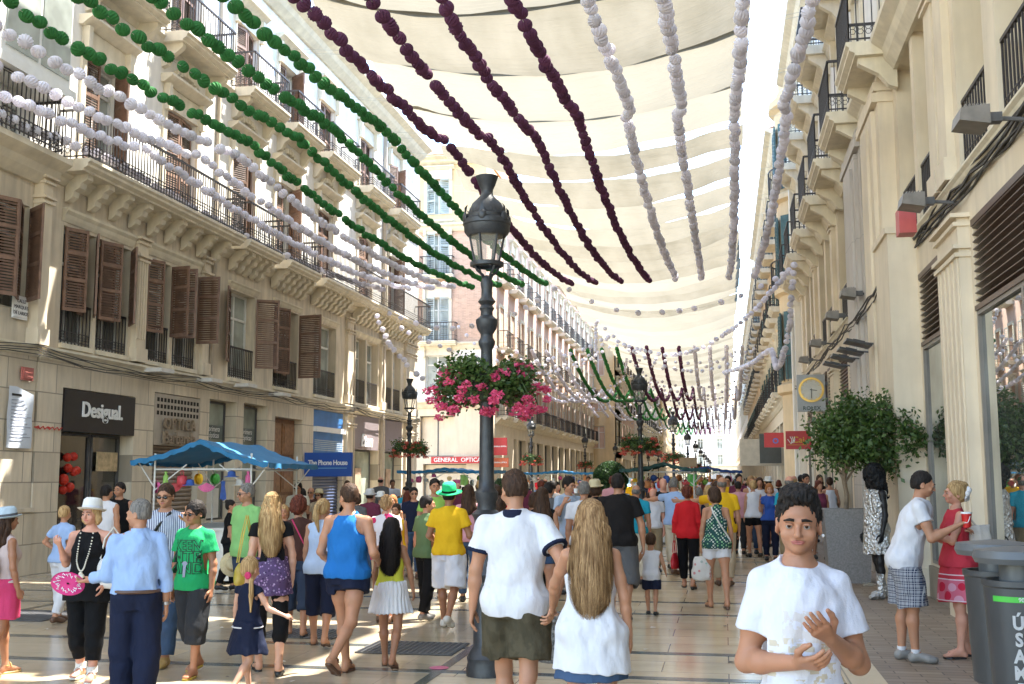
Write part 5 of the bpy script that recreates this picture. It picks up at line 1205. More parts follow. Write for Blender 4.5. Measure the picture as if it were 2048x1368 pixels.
def cloth(name, col, var=.05, rough=.85, pat=None):
    if name in MATS: return MATS[name]
    m, n, b = newmat(name); b.inputs['Roughness'].default_value = rough; b.inputs['Specular IOR Level'].default_value = .2
    f = noise(n, coords(n), 5, 3); o = mixc(n, ramp(n, f, [(.3, 0.), (.7, 1.)]), tuple(v*(1-var) for v in col), tuple(min(1, v*(1+var)) for v in col))
    if pat: o = pat(n, o)
    n.links.new(o, b.inputs['Base Color'])
    w_ = noise(n, coords(n, (1.6, 1.6, .8)), 7, 3, .5); h = math_(n, 'ADD', w_, math_(n, 'MULTIPLY', noise(n, coords(n), 240, 2), .06)); bump(n, b, h, .6, .035); MATS[name] = m; return m
def pick(n, sock, lo, hi): return math_(n, 'MULTIPLY', math_(n, 'GREATER_THAN', sock, lo), math_(n, 'LESS_THAN', sock, hi))
def p_dots(col2, col3, sc=34):
    def f(n, o):
        v = n.nodes.new('ShaderNodeTexVoronoi'); v.feature = 'F1'; n.links.new(coords(n, (1, 1, 1), rot=(.6, .6, .78)), v.inputs[0]); v.inputs['Scale'].default_value = sc; v.inputs['Randomness'].default_value = .15
        c = mixc(n, math_(n, 'GREATER_THAN', noise(n, coords(n), 8, 2), .5), col2, col3); return mixc(n, math_(n, 'LESS_THAN', v.outputs['Distance'], .36), o, c)
    return f
def p_floral(cols, sc=22, th=.3):
    def f(n, o):
        v = n.nodes.new('ShaderNodeTexVoronoi'); n.links.new(coords(n), v.inputs[0]); v.inputs['Scale'].default_value = sc
        c = ramp(n, v.outputs['Color'], [(.3, cols[0]), (.5, cols[1]), (.7, cols[-1])]); return mixc(n, math_(n, 'LESS_THAN', v.outputs['Distance'], th), o, c)
    return f
def p_stripes(col2, per=.018, frac=.45):
    def f(n, o):
        s_ = n.nodes.new('ShaderNodeSeparateXYZ'); t = n.nodes.new('ShaderNodeTexCoord'); n.links.new(t.outputs['Object'], s_.inputs[0])
        a = math_(n, 'ADD', s_.outputs[0], math_(n, 'MULTIPLY', s_.outputs[1], .6)); fr_ = math_(n, 'FRACT', math_(n, 'DIVIDE', a, per)); return mixc(n, math_(n, 'LESS_THAN', fr_, frac), o, col2)
    return f
def p_plaid(c2, c3, per=.055):
    def f(n, o):
        s_ = n.nodes.new('ShaderNodeSeparateXYZ'); t = n.nodes.new('ShaderNodeTexCoord'); n.links.new(t.outputs['Object'], s_.inputs[0])
        a = math_(n, 'FRACT', math_(n, 'DIVIDE', math_(n, 'ADD', s_.outputs[0], s_.outputs[1]), per)); b = math_(n, 'FRACT', math_(n, 'DIVIDE', s_.outputs[2], per))
        k = math_(n, 'MULTIPLY', math_(n, 'ADD', math_(n, 'LESS_THAN', a, .45), math_(n, 'LESS_THAN', b, .45)), .5); o = mixc(n, k, o, c2)
        k2 = math_(n, 'MAXIMUM', math_(n, 'LESS_THAN', math_(n, 'ABSOLUTE', math_(n, 'SUBTRACT', a, .7)), .05), math_(n, 'LESS_THAN', math_(n, 'ABSOLUTE', math_(n, 'SUBTRACT', b, .7)), .05)); return mixc(n, math_(n, 'MULTIPLY', k2, .7), o, c3)
    return f
def p_camo(c2):
    def f(n, o): return mixc(n, ramp(n, noise(n, coords(n), 14, 2), [(.47, 0.), (.53, 1.)]), o, c2)
    return f
# ---- the figure
class Fig:
    def __init__(s, label, x, y, H, yaw=0., sex='m', fat=0., res=.01, sk='tan', hs=1., lean=0., legs=((4, 4), (-6, 6)), arms=(None, None), head=(0, 0, 0), group=None, stance=.09, sh=0., cat='person', hand=(.5, .5), footyaw=(.12, -.12), shrug=0., nobody=False, tw=1.):
        s.tw = tw
        s.k = H/1.75; s.res = res/s.k; s.sex = sex; s.fat = fat; s.sk = sk; s.lean = math.radians(lean)
        s.root = empty('person', (x, y, 0), math.radians(yaw)); tag(s.root, label, cat, group); s.f = sex == 'f'
        f = s.f; s.sw = (.148 if f else .170)*(1+.25*fat)+sh; s.hipx = stance
        # legs : (hip swing forward deg, knee bend deg)
        s.leg = []
        for i, sd in enumerate((1, -1)):           # 0 = person's left (+x when facing -y)
            a, b = map(math.radians, legs[i]); hip = V3(sd*s.hipx, .0, .92); kn = hip+.43*V3(sd*.03, -math.sin(a), -math.cos(a)); an = kn+.41*V3(-sd*.03, math.sin(b-a), -math.cos(b-a)); s.leg.append([hip, kn, an, b-a])
        low = min(l[2][2]-.088*math.cos(min(1.2, max(0, l[3])))-.06*math.sin(min(1.2, max(0, l[3]-.3))) for l in s.leg); s.dz = -low
        for l in s.leg:
            for q in l[:3]: q[2] += s.dz
        s.fy = footyaw
        T = lambda z, y=0: V3(0, y-(math.tan(s.lean)*(z-.95) if z > .95 else 0), z+s.dz); s.T = T
        s.shl = []; s.arm = []
        for i, sd in enumerate((1, -1)):
            sh_ = T(1.405+shrug)+V3(sd*s.sw, .005, 0); A = arms[i] or ((sd*.14, .02, -1), (sd*.03, -.2, -1)); u, w_ = unit(A[0]), unit(A[1]); el = sh_+u*(.275 if f else .29); wr = el+w_*(.235 if f else .25)
            pn = unit(A[2]) if len(A) > 2 else V3(-sd, -.15, 0); pn = unit(pn-w_*pn.dot(w_)); s.arm.append([sh_, el, wr, u, w_, pn])
        hy, hp, hr = map(math.radians, head); s.hs = hs; s.HF = Fr(T(1.50, -.005), rotm(hy, hp, hr), hs); s.hand = hand
        if not nobody: s.body()
    def add(s, name, sdf, mat, disp=None, it=1, bound=None, parent=None, mif=None, label=None):
        v, f = sdf.solve(disp, bound)
        if not len(f): return None
        v = relax(v, f, it, .45); mi = mif(v[f].mean(1)) if mif else None
        o = npmesh(name, v*s.k, f, mat, parent or s.root, mi)
        if label: o['label'] = label
        return o
    def torso_prof(s):
        f, g = s.f, s.fat
        z = [.86, .95, 1.04, 1.13, 1.22, 1.32, 1.40, 1.455, 1.50]
        if f: rx = [.165, .172, .148, .128, .133, .142, .128, .075, .045]; ry = [.11, .118, .10, .09, .096, .10, .085, .06, .045]
        else: rx = [.155, .162, .152, .152, .162, .172, .152, .09, .055]; ry = [.105, .112, .105, .105, .112, .115, .10, .07, .05]
        gb = [.5, .8, 1., 1.05, .8, .5, .3, .15, .1]
        rx = [a*s.tw*(1+.42*g*b) for a, b in zip(rx, gb)]; ry = [a*(1+.75*g*b) for a, b in zip(ry, gb)]; return z, rx, ry
    def cyo(s, zs, off=0.):
        return [s.T(z)[1]+off for z in zs]
    def body(s):
        S = SDF(s.res); z, rx, ry = s.torso_prof(); f = s.f; lr = 1+.35*s.fat
        S.loft([a+s.dz for a in z], [a*.93 for a in rx], [a*.93 for a in ry], cy=s.cyo(z), k=.03)
        HF = s.HF; nb = s.T(1.44, .012); S.cap(nb, HF.p((0, .018, .07)), .052*(.86 if f else 1)*lr, .047*(.86 if f else 1)*s.hs, k=.03)
        for i, sd in enumerate((1, -1)):
            sh_, el, wr, u, w_, pn = s.arm[i]; t = (.85 if f else 1)*lr
            S.cap(s.T(1.455)+V3(sd*.035, .015, 0), sh_, .038*t, .044*t, k=.03); S.chain([sh_, sh_*.45+el*.55, el], [.049*t, .044*t, .037*t], k=.025)
            S.chain([el, el*.7+wr*.3, wr], [.036*t, .038*t, .025*(.9 if f else 1)], k=.025)
            s.mkhand(S, wr, w_, pn, sd, s.hand[i])
            hip, kn, an, sw = s.leg[i]; t = lr
            S.chain([hip, hip*.5+kn*.5, kn], [.088*t, .073*t, .05*t], k=.04)
            cal = kn*.7+an*.3+V3(0, .012, 0); S.chain([kn, cal, an], [.048*t, .052*t, .031*t], k=.03); s.foot(S, i, 0)
        if f:
            for sd in (1, -1): S.ell(s.T(1.27)+V3(sd*.07, -.075*(1+.5*s.fat), 0), (.06, .055, .06), k=.03)
        for sd in (1, -1): S.ell(s.T(.93)+V3(sd*.075, .055, 0), (.085, .08*(1+.3*s.fat), .09), k=.04)
        s.mkhead(S)
        HFo, HR_, hk = s.HF.o, s.HF.R, s.HF.k
        def mif(c):
            q = ((c-HFo) @ HR_)/hk; l = ((q[:, 0]/.026)**2+((q[:, 2]-.0655)/.0080)**2 < 1) & (q[:, 1] < -.07); return l.astype(int)
        s.add('body', S, [SK[s.sk], LIPS[s.sk]], it=1, mif=mif)
    def mkhead(s, S):
        F_ = s.HF; f = s.f; jw = .9 if f else 1.
        S.ell((0, .012, .155), (.074, .094, .092), k=.02, fr=F_); S.ell((0, -.022, .11), (.061*jw, .068, .078), k=.025, fr=F_)
        S.ell((0, -.060, .046), (.024*jw, .024, .021), k=.028, fr=F_); S.ell((0, -.012, .072), (.055*jw, .062, .040), k=.025, fr=F_)
        if s.res*s.k > .0125: S.ell((0, -.095, .095), (.012, .014, .022), k=.02, fr=F_); return
        S.ell((0, -.088, .142), (.05, .016, .014), k=.02, fr=F_)                       # brow
        for sd in (1, -1):
            S.ell((sd*.031, -.098, .1255), (.0165, .014, .0095), k=.014, mode='s', fr=F_)  # socket
            S.ell((sd*.032, -.078, .1235), (.0145, .0145, .0125), k=.004, fr=F_)          # eyeball under lid
            S.ell((sd*.040, -.068, .092), (.022, .018, .020), k=.022, fr=F_)             # cheek
            S.ell((sd*.076, .012, .115), (.010, .022, .032), k=.008, fr=F_, R=rotm(sd*.35, 0, 0)); S.ell((sd*.084, .006, .117), (.006, .011, .018), k=.005, mode='s', fr=F_)
        S.cap((0, -.092, .128), (0, -.112, .094), .0075, .0115, k=.012, fr=F_)
        for sd in (1, -1): S.ell((sd*.010, -.101, .0885), (.0085, .010, .0075), k=.006, fr=F_)
        S.ell((0, -.0880, .0695), (.0255, .0100, .0050), k=.006, fr=F_); S.ell((0, -.0860, .0615), (.021, .0100, .0058), k=.006, fr=F_)
        if s.mo: S.ell((0, -.098, .0655), (.015, .009, .0020), k=.002, mode='s', fr=F_)
        else: S.cap((-.02, -.103, .0655), (.02, -.103, .0655), .0018, k=.003, mode='s', fr=F_)
    mo = False; hem = 2.
    def mkhand(s, S, wr, d, pn, sd, curl, k=1.):
        """d: along forearm, pn: palm normal; thumb on the side d x pn"""
        d = unit(d); sdv = unit(np.cross(pn, d))*(1 if sd > 0 else -1)   # towards thumb
        if abs(sdv[1]) > .2 and sdv[1] > 0 and not getattr(s, 'keepthumb', False): sdv = -sdv
        sc = (.88 if s.f else 1.)*k
        if s.res*s.k > .013:
            S.chain([wr, wr+d*.06*sc, wr+d*.11*sc+pn*.02*curl], [.024, .032, .026], k=.02); S.cap(wr+d*.11*sc+pn*.02*curl, wr+d*.15*sc+pn*.06*curl, .024, .014, k=.02); return
        kn = []
        for j, o in enumerate((.029, .010, -.009, -.027)):
            b = wr+d*.02*sc+sdv*o*.5*sc; q = wr+d*(.085-.004*abs(j-1))*sc+sdv*o*sc; S.cap(b, q, .0135*sc, .0115*sc, k=.012); kn.append(q)
        for j, (q, L) in enumerate(zip(kn, (.068, .076, .071, .056))):
            r_ = .0092*sc*(1 if j < 3 else .88); a = curl*(.55+.12*j); p = q; dd = d+sdv*(.07*(1.5-j))*(1-min(1, curl))
            for m, (fr_, an) in enumerate(((.42, a*.8), (.32, a*1.9), (.26, a*2.6))):
                v = unit(dd*math.cos(an)+pn*math.sin(an)); p2 = p+v*L*sc*fr_; S.cap(p, p2, r_*(1-.06*m), r_*(.94-.07*m), k=.003); p = p2
        t0 = wr+d*.022*sc+sdv*.022*sc+pn*.006; t1 = t0+unit(d*.7+sdv*.75+pn*.25)*.04*sc; t2 = t1+unit(d*.95+sdv*.25+pn*(.2+.5*curl))*.032*sc; t3 = t2+unit(d+pn*(.1+.5*curl))*.025*sc
        S.chain([t0, t1, t2, t3], [.0145*sc, .0125*sc, .0105*sc, .0085*sc], k=.008)
    def foot(s, S, i, grow, sole=False):
        hip, kn, an, sw = s.leg[i]; c = 1 if i == 0 else -1; yw = s.fy[i]; fwd = V3(math.sin(yw), -math.cos(yw), 0); t = max(0, min(1.1, sw-.25)); fd = unit(fwd*math.cos(t)+V3(0, 0, -math.sin(t))); up = unit(np.cross(np.cross(fd, V3(0, 0, 1)), fd)); g = grow; side = np.cross(fd, up)
        heel = an-fd*.03-up*.045; ball = an+fd*.115-up*.05; toe = an+fd*.165-up*.055
        S.cap(an, heel, .034+g, .03+g, k=.03); S.cap(heel, ball, .027+g, .022+g, k=.03)
        for o in (-.022, 0, .022): S.cap(an*.5+heel*.5+fd*.04, ball+side*o, .026+g, .021+g, k=.02)
        for o, l in ((-.026, 0), (-.009, .008), (.009, .006), (.024, -.008)): S.cap(ball+side*o, toe+side*o+fd*l, .017+g, .0125+g, k=.01 if grow == 0 else .03)
        return fd, up, heel, ball, toe
    # ---- clothes
    def folds(s, A=.006, f=9., seed=0., vert=False):
        fz = f*.35 if vert else f*.8
        return lambda x, y, z: -.4*A+1.4*A*(vnoise((x+y*.3+50+seed)*f, (y+50)*f, (z+x*.7+50)*fz)+.5*vnoise((x+50)*f*2.3, (y+50+seed)*f*2.3, (z-x+50)*fz*2.1))
    def top(s, mat, sleeve=.55, hem=.93, neck=.075, nz=0., loose=.018, name='shirt', tank=0., cut=None, flare=0., sl=.016, fold=.006, vneck=0., straps=False, ext=None, cufflen=None):
        s.hem = hem; S = SDF(s.res); z, rx, ry = s.torso_prof(); z = list(z); rx = list(rx); ry = list(ry); z0 = hem-.03
        if z0 < z[0]: z = [z0]+z; rx = [rx[0]]+rx; ry = [ry[0]]+ry
        n = len(z); lo = [loose*(1.15 if a < 1.2 else 1.)*(1.5 if a < 1.0 else 1)*(.55 if a > 1.42 else 1)+flare*max(0, 1.15-a) for a in z]
        S.loft([a+s.dz for a in z], [a+l for a, l in zip(rx, lo)], [a+l for a, l in zip(ry, lo)], cy=s.cyo(z), k=.02)
        if s.f:
            for sd in (1, -1): S.ell(s.T(1.27)+V3(sd*.065, -.082*(1+.5*s.fat), 0), (.07, .062, .072), k=.04)
        if hem < .92:
            for sd in (1, -1): S.ell(s.T(.93)+V3(sd*.07, .055, 0), (.095+loose*.7, .085*(1+.3*s.fat)+loose, .10), k=.05)
        if s.fat > .3 and not s.f: S.ell(s.T(1.08)+V3(0, -.07, 0), (.15, .12*(1+s.fat*.3), .15), k=.05)
        for i, sd in enumerate((1, -1)):
            sh_, el, wr, u, w_, pn = s.arm[i]; t = (.85 if s.f else 1)*(1+.35*s.fat)
            if straps or tank:
                S.cap(s.T(1.36, .0)+V3(sd*.085, .02, 0), s.T(1.475, .015)+V3(sd*.085, 0, 0), .045, .018, k=.02)
                continue
            S.cap(s.T(1.445)+V3(sd*.04, .012, 0), sh_, .050*t+sl*.2, .050*t+sl*.35, k=.02)
            if sleeve > 0:
                L1 = min(1, sleeve); e = sh_+(el-sh_)*L1; S.cap(sh_, e, .044*t+sl*.55, (.044*t if sleeve < 1 else .042*t)+sl*1.25, k=.02)
                if sleeve > 1:
                    e2 = el+(wr-el)*(sleeve-1); S.cap(el, e2, .043*t+sl, .031*t+sl*.9, k=.02)
        if not (straps or tank):
            for i in (0, 1):
                sh_, el, wr, u, w_, pn = s.arm[i]
                if 0 < sleeve < 1.01: s.endcut(S, sh_+(el-sh_)*(sleeve-.04), u, .1)
                elif sleeve > 1.01: s.endcut(S, el+(wr-el)*(sleeve-1.03), w_, .09)
                else: S.cap(sh_+V3(0, 0, -.06)+V3((1, -1)[i]*.05, 0, 0), sh_+V3((1, -1)[i]*.09, 0, .05), .075, k=.01, mode='s')
        else:
            for i, sd in enumerate((1, -1)):
                sh_ = s.arm[i][0]; q = s.T(1.385)+V3(sd*(s.sw+.025-tank*.02), .0, 0); S.ell(q, (.075+tank*.02, .2, .115), k=.012, mode='s')
        nc = s.T(1.505+nz, -.03); S.ell(nc, (neck, neck*.95, .05+vneck), k=.006, mode='s')
        if neck > .085: S.ell(s.T(1.50+nz, .04), (neck*.95, .08, .06+.4*vneck), k=.006, mode='s')
        S.cutplane(s.T(hem), (0, 0, -1))
        if ext: ext(S)
        return s.add(name, S, mat, s.folds(fold, 8, 3.1))
    def endcut(s, S, p, n, r):
        S.ops.append(('loft', (Fr(p, s.align(n)), np.array([0, .22]), np.array([r, r]), np.array([r, r]), np.zeros(2), np.zeros(2), 2.), np.array(p)-.27, np.array(p)+.27, 0, 's'))
    def align(s, n):
        n = unit(n); a = unit(np.cross(n, V3(.3, .9, .1))); b = np.cross(n, a); return np.array([a, b, n]).T
    def pants(s, mat, length=1.0, loose=.014, waist=1.0, name='trousers', flare=0., fold=.006, pockets=False):
        """length: 0 hip .. 1 knee .. 2 ankle"""
        waist = min(waist, s.hem+.010); S = SDF(s.res); z, rx, ry = s.torso_prof(); zz = [.84]+[a for a in z if .84 < a < waist]+[waist]; f = lambda arr: list(np.interp(zz, z, arr))
        S.loft([a+s.dz for a in zz], [a+loose*.9 for a in f(rx)], [a+loose*.9 for a in f(ry)], cy=s.cyo(zz), k=.03)
        for sd in (1, -1): S.ell(s.T(.93)+V3(sd*.075, .055, 0), (.086+loose*.3, .081*(1+.3*s.fat)+loose*.3, .092), k=.04)
        t = 1+.35*s.fat
        for i, sd in enumerate((1, -1)):
            hip, kn, an, sw = s.leg[i]; l1 = min(1, length); e = hip+(kn-hip)*l1; S.cap(hip+V3(0, 0, .02), e, .093*t+loose, (.093-.035*l1)*t+loose*(1+.6*l1)+flare*l1, k=.03)
            if length > 1: e2 = kn+(an-kn)*(length-1); S.chain([kn, kn+(an-kn)*min(.35, length-1), e2], [.06*t+loose*1.2+flare, .058*t+loose*1.2+flare, .036*t+loose*1.5+flare*1.3], k=.03)
            if pockets: m = hip*.35+kn*.65+V3(sd*(.075*t+loose), .0, 0); S.ell(m, (.02, .06, .075), k=.012)
        S.cutplane(s.T(waist), (0, 0, 1))
        for i in (0, 1):
            hip, kn, an, sw = s.leg[i]
            p, n_ = (hip+(kn-hip)*(length-.02), kn-hip) if length <= 1.01 else (kn+(an-kn)*(length-1.02), an-kn); s.endcut(S, p, n_, .185 if length <= 1.01 else .12)
        return s.add(name, S, mat, s.folds(fold, 8, 7.7))
    def skirt(s, mat, hem=.6, waist=1.04, flare=.05, name='skirt', fold=.007, top_r=None, pleat=0., pre=None):
        waist = min(waist, s.hem+.035); S = SDF(s.res); z, rx, ry = s.torso_prof(); w0, r0 = np.interp(waist, z, rx), np.interp(waist, z, ry); h0, hr = np.interp(.93, z, rx), np.interp(.93, z, ry)
        zs = [hem+s.dz-.0, .80+s.dz, .93+s.dz, waist+s.dz] if hem < .78 else [hem+s.dz, .93+s.dz, waist+s.dz]
        if hem < .78: rx_ = [h0+.02+flare, h0+.025+flare*.35, h0+.018, w0+.014]; ry_ = [hr+.03+flare, hr+.03+flare*.4, hr+.025, r0+.014]
        else: rx_ = [h0+.02+flare*.5, h0+.018, w0+.014]; ry_ = [hr+.03+flare*.5, hr+.025, r0+.014]
        S.loft(zs, rx_, ry_, cy=[(.0 if a < .95 else s.T(a-s.dz)[1]) for a in zs], k=.01)
        for sd in (1, -1): S.ell(s.T(.93)+V3(sd*.07, .058, 0), (.095, .088*(1+.3*s.fat)+.012, .10), k=.05)
        S.cutplane(s.T(waist), (0, 0, 1)); S.cutplane((0, 0, hem+s.dz), (0, 0, -1)); fd = s.folds(fold, 9, 1.3, True)
        d = (lambda x, y, z: fd(x, y, z)+pleat*np.sin(np.arctan2(y, x)*26)) if pleat else fd
        return s.add(name, S, mat, d)
    def shoes(s, mat, kind='shoe', sole=None, name='shoe'):
        for i in (0, 1):
            S = SDF(min(s.res, .0065 if kind not in ('shoe', 'boot') else .009))
            if kind in ('shoe', 'boot'):
                fd, up, heel, ball, toe = s.foot(S, i, .008); an = s.leg[i][2]
                if kind == 'shoe': S.cutplane(an+up*.005, up)
                else: S.cap(an, s.leg[i][1]*.6+an*.4, .045, .055, k=.03); S.cutplane(s.leg[i][1]*.62+an*.38, V3(0, 0, 1))
                s.add(name, S, mat, bound=None)
            else:
                D = SDF(.01); fd, up, heel, ball, toe = s.foot(D, i, 0); side = np.cross(fd, up); th = .008 if kind == 'sandal' else .02
                S.cutplane((0, 0, .003), (0, 0, -1)) if False else None
                S.chain([heel-up*.033-fd*.01, ball-up*.027, toe-up*.017+fd*.008], [.012, .012, .01], k=.01)
                for o in (-.026, .026): S.chain([heel-up*.034+side*o*.7, ball-up*.030+side*o*1.25, toe-up*.022+side*o*.8], [.0145, .0145, .012], k=.02)
                if kind == 'wedge': S.chain([heel-up*.055, ball-up*.03], [.03, .012], k=.02); S.cutplane(ball-up*.035, -up) if False else None
                an = s.leg[i][2]
                for q in ((ball, .03) if kind == 'flip' else (ball, .034), (an+fd*.05, .037)) if kind != 'flip' else ((ball, .033),):
                    c, r_ = q; S.chain([c-side*(r_+.002)-up*.015, c-side*r_*.6+up*.014, c+up*.024, c+side*r_*.6+up*.014, c+side*(r_+.002)-up*.015], [.0085]*5, k=.004)
                if kind in ('sandal', 'wedge'): S.chain([an+V3(math.cos(a)*.036, math.sin(a)*.036, .0) for a in np.linspace(0, 2*PI, 9)], [.0085]*9, k=.003)
                s.add('sandal' if kind != 'flip' else 'flip_flop', S, mat)
    def hair(s, mat, kind='short', length=1.2, vol=.0, name='hair', wd=.085, wave=.004, side=0., recede=0.):
        S = SDF(min(s.res, .014)); F_ = s.HF; v = vol
        if kind == 'bald':
            S.ell((0, .03, .14), (.078, .084, .07), k=.01, fr=F_); S.ell((0, .01, .205), (.07, .095, .05), k=.012, mode='s', fr=F_); S.ell((0, -.07, .13), (.09, .075, .13), k=.006, mode='s', fr=F_)
        else:
            S.ell((0, .018, .165), (.082+v, .098+v, .096+v*1.3), k=.02, fr=F_); S.ell((0, .05, .115), (.070+v, .058+v, .07+v), k=.03, fr=F_)
            if kind == 'spiky': S.ell((0, -.035, .232), (.058, .062, .034), k=.03, fr=F_); S.ell((0, .02, .235), (.06, .06, .032), k=.03, fr=F_)
            S.ell((0, -.082, .085), (.071, .072, .092+recede), k=.012, mode='s', fr=F_)
            if kind in ('short', 'spiky'):
                S.ell((0, .02, .03), (.10, .12, .055), k=.01, mode='s', fr=F_)
                for sd in (1, -1): S.ell((sd*.086, -.002, .105), (.02, .03, .036), k=.006, mode='s', fr=F_)
        if kind == 'long':
            hb = s.T(length); p0 = F_.p((0, .06, .12)); p1 = F_.p((0, .085, .0)); p2 = hb+V3(side, .135 if not s.f else .125, 0)
            ym = lambda z: float(np.interp(z, [p2[2], p1[2], p0[2]], [p2[1], p1[1], p0[1]])); zz = np.linspace(p2[2], p0[2], 9); t_ = np.linspace(0, 1, 9)
            S.loft(zz, [wd*a for a in (.35, .8, .98, 1.05, 1.08, 1.05, 1., .95, .85)], [.02, .034, .04, .045, .05, .052, .055, .06, .06], cx=[p2[0]*(1-t)+p0[0]*t for t in t_], cy=[ym(z) for z in zz], k=.03)
            s.hl = (zz, [wd*a for a in (.35, .8, .98, 1.05, 1.08, 1.05, 1., .95, .85)], [.02, .034, .04, .045, .05, .052, .055, .06, .06], [p2[0]*(1-t)+p0[0]*t for t in t_], [ym(z) for z in zz], v, mat)
            for sd in (1, -1):
                q0 = F_.p((sd*.07, .02, .13)); q1 = F_.p((sd*.078, .03, .03)); q2 = s.T(1.40)+V3(sd*.085, .06, 0); S.chain([q0, q1, q2, p2*.55+q2*.45], [.025+v, .032+v, .032, .02], k=.03)
        if kind in ('pony', 'braid'):
            a = F_.p((0, .10, .17)); b = F_.p((side, .155, .13)); c = F_.p((side*1.5, .15, .02)); d_ = s.T(length)+V3(side*2.5, .12, 0)
            if kind == 'braid': a = F_.p((side, .07, .07)); b = F_.p((side*1.6, .085, .03)); c = b*.5+d_*.5
            S.chain([a, b, c, d_], [.022, .032, .034, .012], k=.02)
        if kind == 'bun': S.ell((0, .085, .22), (.04, .04, .038), k=.01, fr=F_)
        if kind == 'bob': 
            for sd in (1, -1): S.chain([F_.p((sd*.068, .01, .15)), F_.p((sd*.075, .015, .07)), F_.p((sd*.062, .02, .035))], [.026, .03, .022], k=.03)
            S.ell((0, .06, .07), (.07, .05, .06), k=.03, fr=F_)
        o_, R_, k_ = F_.o, F_.R, F_.k
        if kind == 'spiky': d = lambda x, y, z: .006*vnoise((x+9)*95, (y+9)*95, (z+9)*45)+.006*vnoise((x+9)*180, (y+9)*180, (z+9)*90)-.001
        elif kind == 'curly' or vol > .02: d = lambda x, y, z: .012*vnoise((x+9)*42, (y+9)*42, (z+9)*42)+.007*vnoise((x+9)*90, (y+9)*90, (z+9)*90)
        elif kind == 'short': d = lambda x, y, z: .0045*vnoise((x+9)*130, (y+9)*130, (z+9)*80)+.003*vnoise((x+9)*45, (y+9)*45, (z+9)*45)
        else: d = lambda x, y, z: wave*(vnoise((x+9)*55, (y+9)*30, (z+9)*5)+.8*vnoise((x+9)*120, (y+9)*120, (z+9)*9)+.6*np.sin(z*38+x*30)*vnoise((x+3)*20, (y+3)*20, (z+9)*3))
        return s.add(name, S, mat, d, it=0)
    def strands(s, n=420, seed=1, wv=.012, w=.0022):
        zz, rx, ry, cx, cy, v, mat = s.hl; rn = np.random.default_rng(seed); F_ = s.HF; V = []; Fc = []; top = F_.p((0, .01, .258+v)); q = 14
        zs = np.array(zz)
        for i in range(n):
            a = rn.uniform(-1.75, 1.75); L = rn.uniform(.86, 1.03); ph = rn.uniform(0, 6); fr_ = rn.uniform(14, 26); off = rn.uniform(.0, .007); pts = []
            for j in range(q):
                t = j/(q-1)
                if t < .28:
                    e = t/.28*1.35; r_ = math.sin(e); p = F_.p((math.sin(a)*(.083+v)*r_, .018+math.cos(a)*(.100+v)*r_, .165+(.098+v*1.3)*math.cos(e))); p = p+V3(0, 0, 0)
                else:
                    u = (t-.28)/.72; z = zs[-1]+(zs[0]-zs[-1])*u*L-.0; z = min(z, zs[-1]); R1 = np.interp(z, zs, rx); R2 = np.interp(z, zs, ry)
                    a2 = a*min(1, .95); p = V3(np.interp(z, zs, cx)+(R1+off+.002)*math.sin(a2)*1.0, np.interp(z, zs, cy)+(R2+off+.004)*math.cos(a2), z)
                    if u < .2: b = F_.p((math.sin(a)*(.083+v), .018+math.cos(a)*(.100+v), .15)); p = b*(1-u/.2)+p*(u/.2)
                g = max(0, t-.25); p = p+V3(math.sin(z*fr_+ph) if t >= .28 else 0, .5*math.cos(ph), 0)*wv*g+V3(math.sin(a), math.cos(a), 0)*.003
                pts.append(p)
            sd = V3(math.cos(a), -math.sin(a), 0); b0 = len(V)
            for j, p in enumerate(pts): ww = w*(1-.6*(j/(q-1))**2); V += [p-sd*ww, p+sd*ww]
            for j in range(q-1): Fc.append((b0+2*j, b0+2*j+2, b0+2*j+3, b0+2*j+1))
        return npmesh('hair_strands', np.array(V)*s.k, np.array(Fc), mat, s.root)
    def hat(s, mat, band=None, brim=.15, crown=.10, tilt=-.12, name='hat', up=0.):
        k = MB(); n = 28; k.lathe([(brim, .0+up), (brim*.85, -.012), (.094, .0), (.092, .03), (.086, crown*.8), (.065, crown), (.02, crown*.93), (.001, crown*.93)], n, caps=False); s0 = len(k.v)
        k.lathe([(brim, .0+up), (brim*.85, -.016), (.09, -.004)], n, caps=False)
        if up: 
            for i, v in enumerate(k.v): r_ = math.hypot(v[0], v[1]); k.v[i] = (v[0], v[1], v[2]+max(0, (abs(v[0])-.09))*.5)
        M4 = Matrix(np.block([[s.HF.R, s.HF.o[:, None]], [np.zeros((1, 3)), np.ones((1, 1))]]).tolist())
        def place(kk): kk.xf(Matrix.Scale(s.k, 4) @ M4 @ Matrix.Scale(s.hs, 4) @ Matrix.Translation((0, .012, .175)) @ Matrix.Rotation(tilt, 4, 'X') @ Matrix.Diagonal((1.0, 1.18, 1, 1)))
        place(k); o = k.build(name, mat, s.root, 'all')
        if band: b = MB(); b.lathe([(.0945, .002), (.0935, .028)], n, caps=False); place(b); b.build('hat_band', band, o, 'all')
        return o
    def glasses(s, mat=None):
        k = MB(); F_ = s.HF
        for sd in (1, -1): k.ball((sd*.031, -.094, .122), .02, 12, 8, (1.15, .45, .8)); k.tube([(sd*.05, -.088, .127), (sd*.075, -.03, .128), (sd*.082, .01, .125)], .0025, 5)
        k.tube([(-.012, -.102, .126), (.012, -.102, .126)], .003, 5); k.v = [tuple(F_.p(v)*s.k) for v in k.v]; return k.build('sunglasses', mat or M('sunglass_black', (.01, .01, .012), .1, .1), s.root, True)
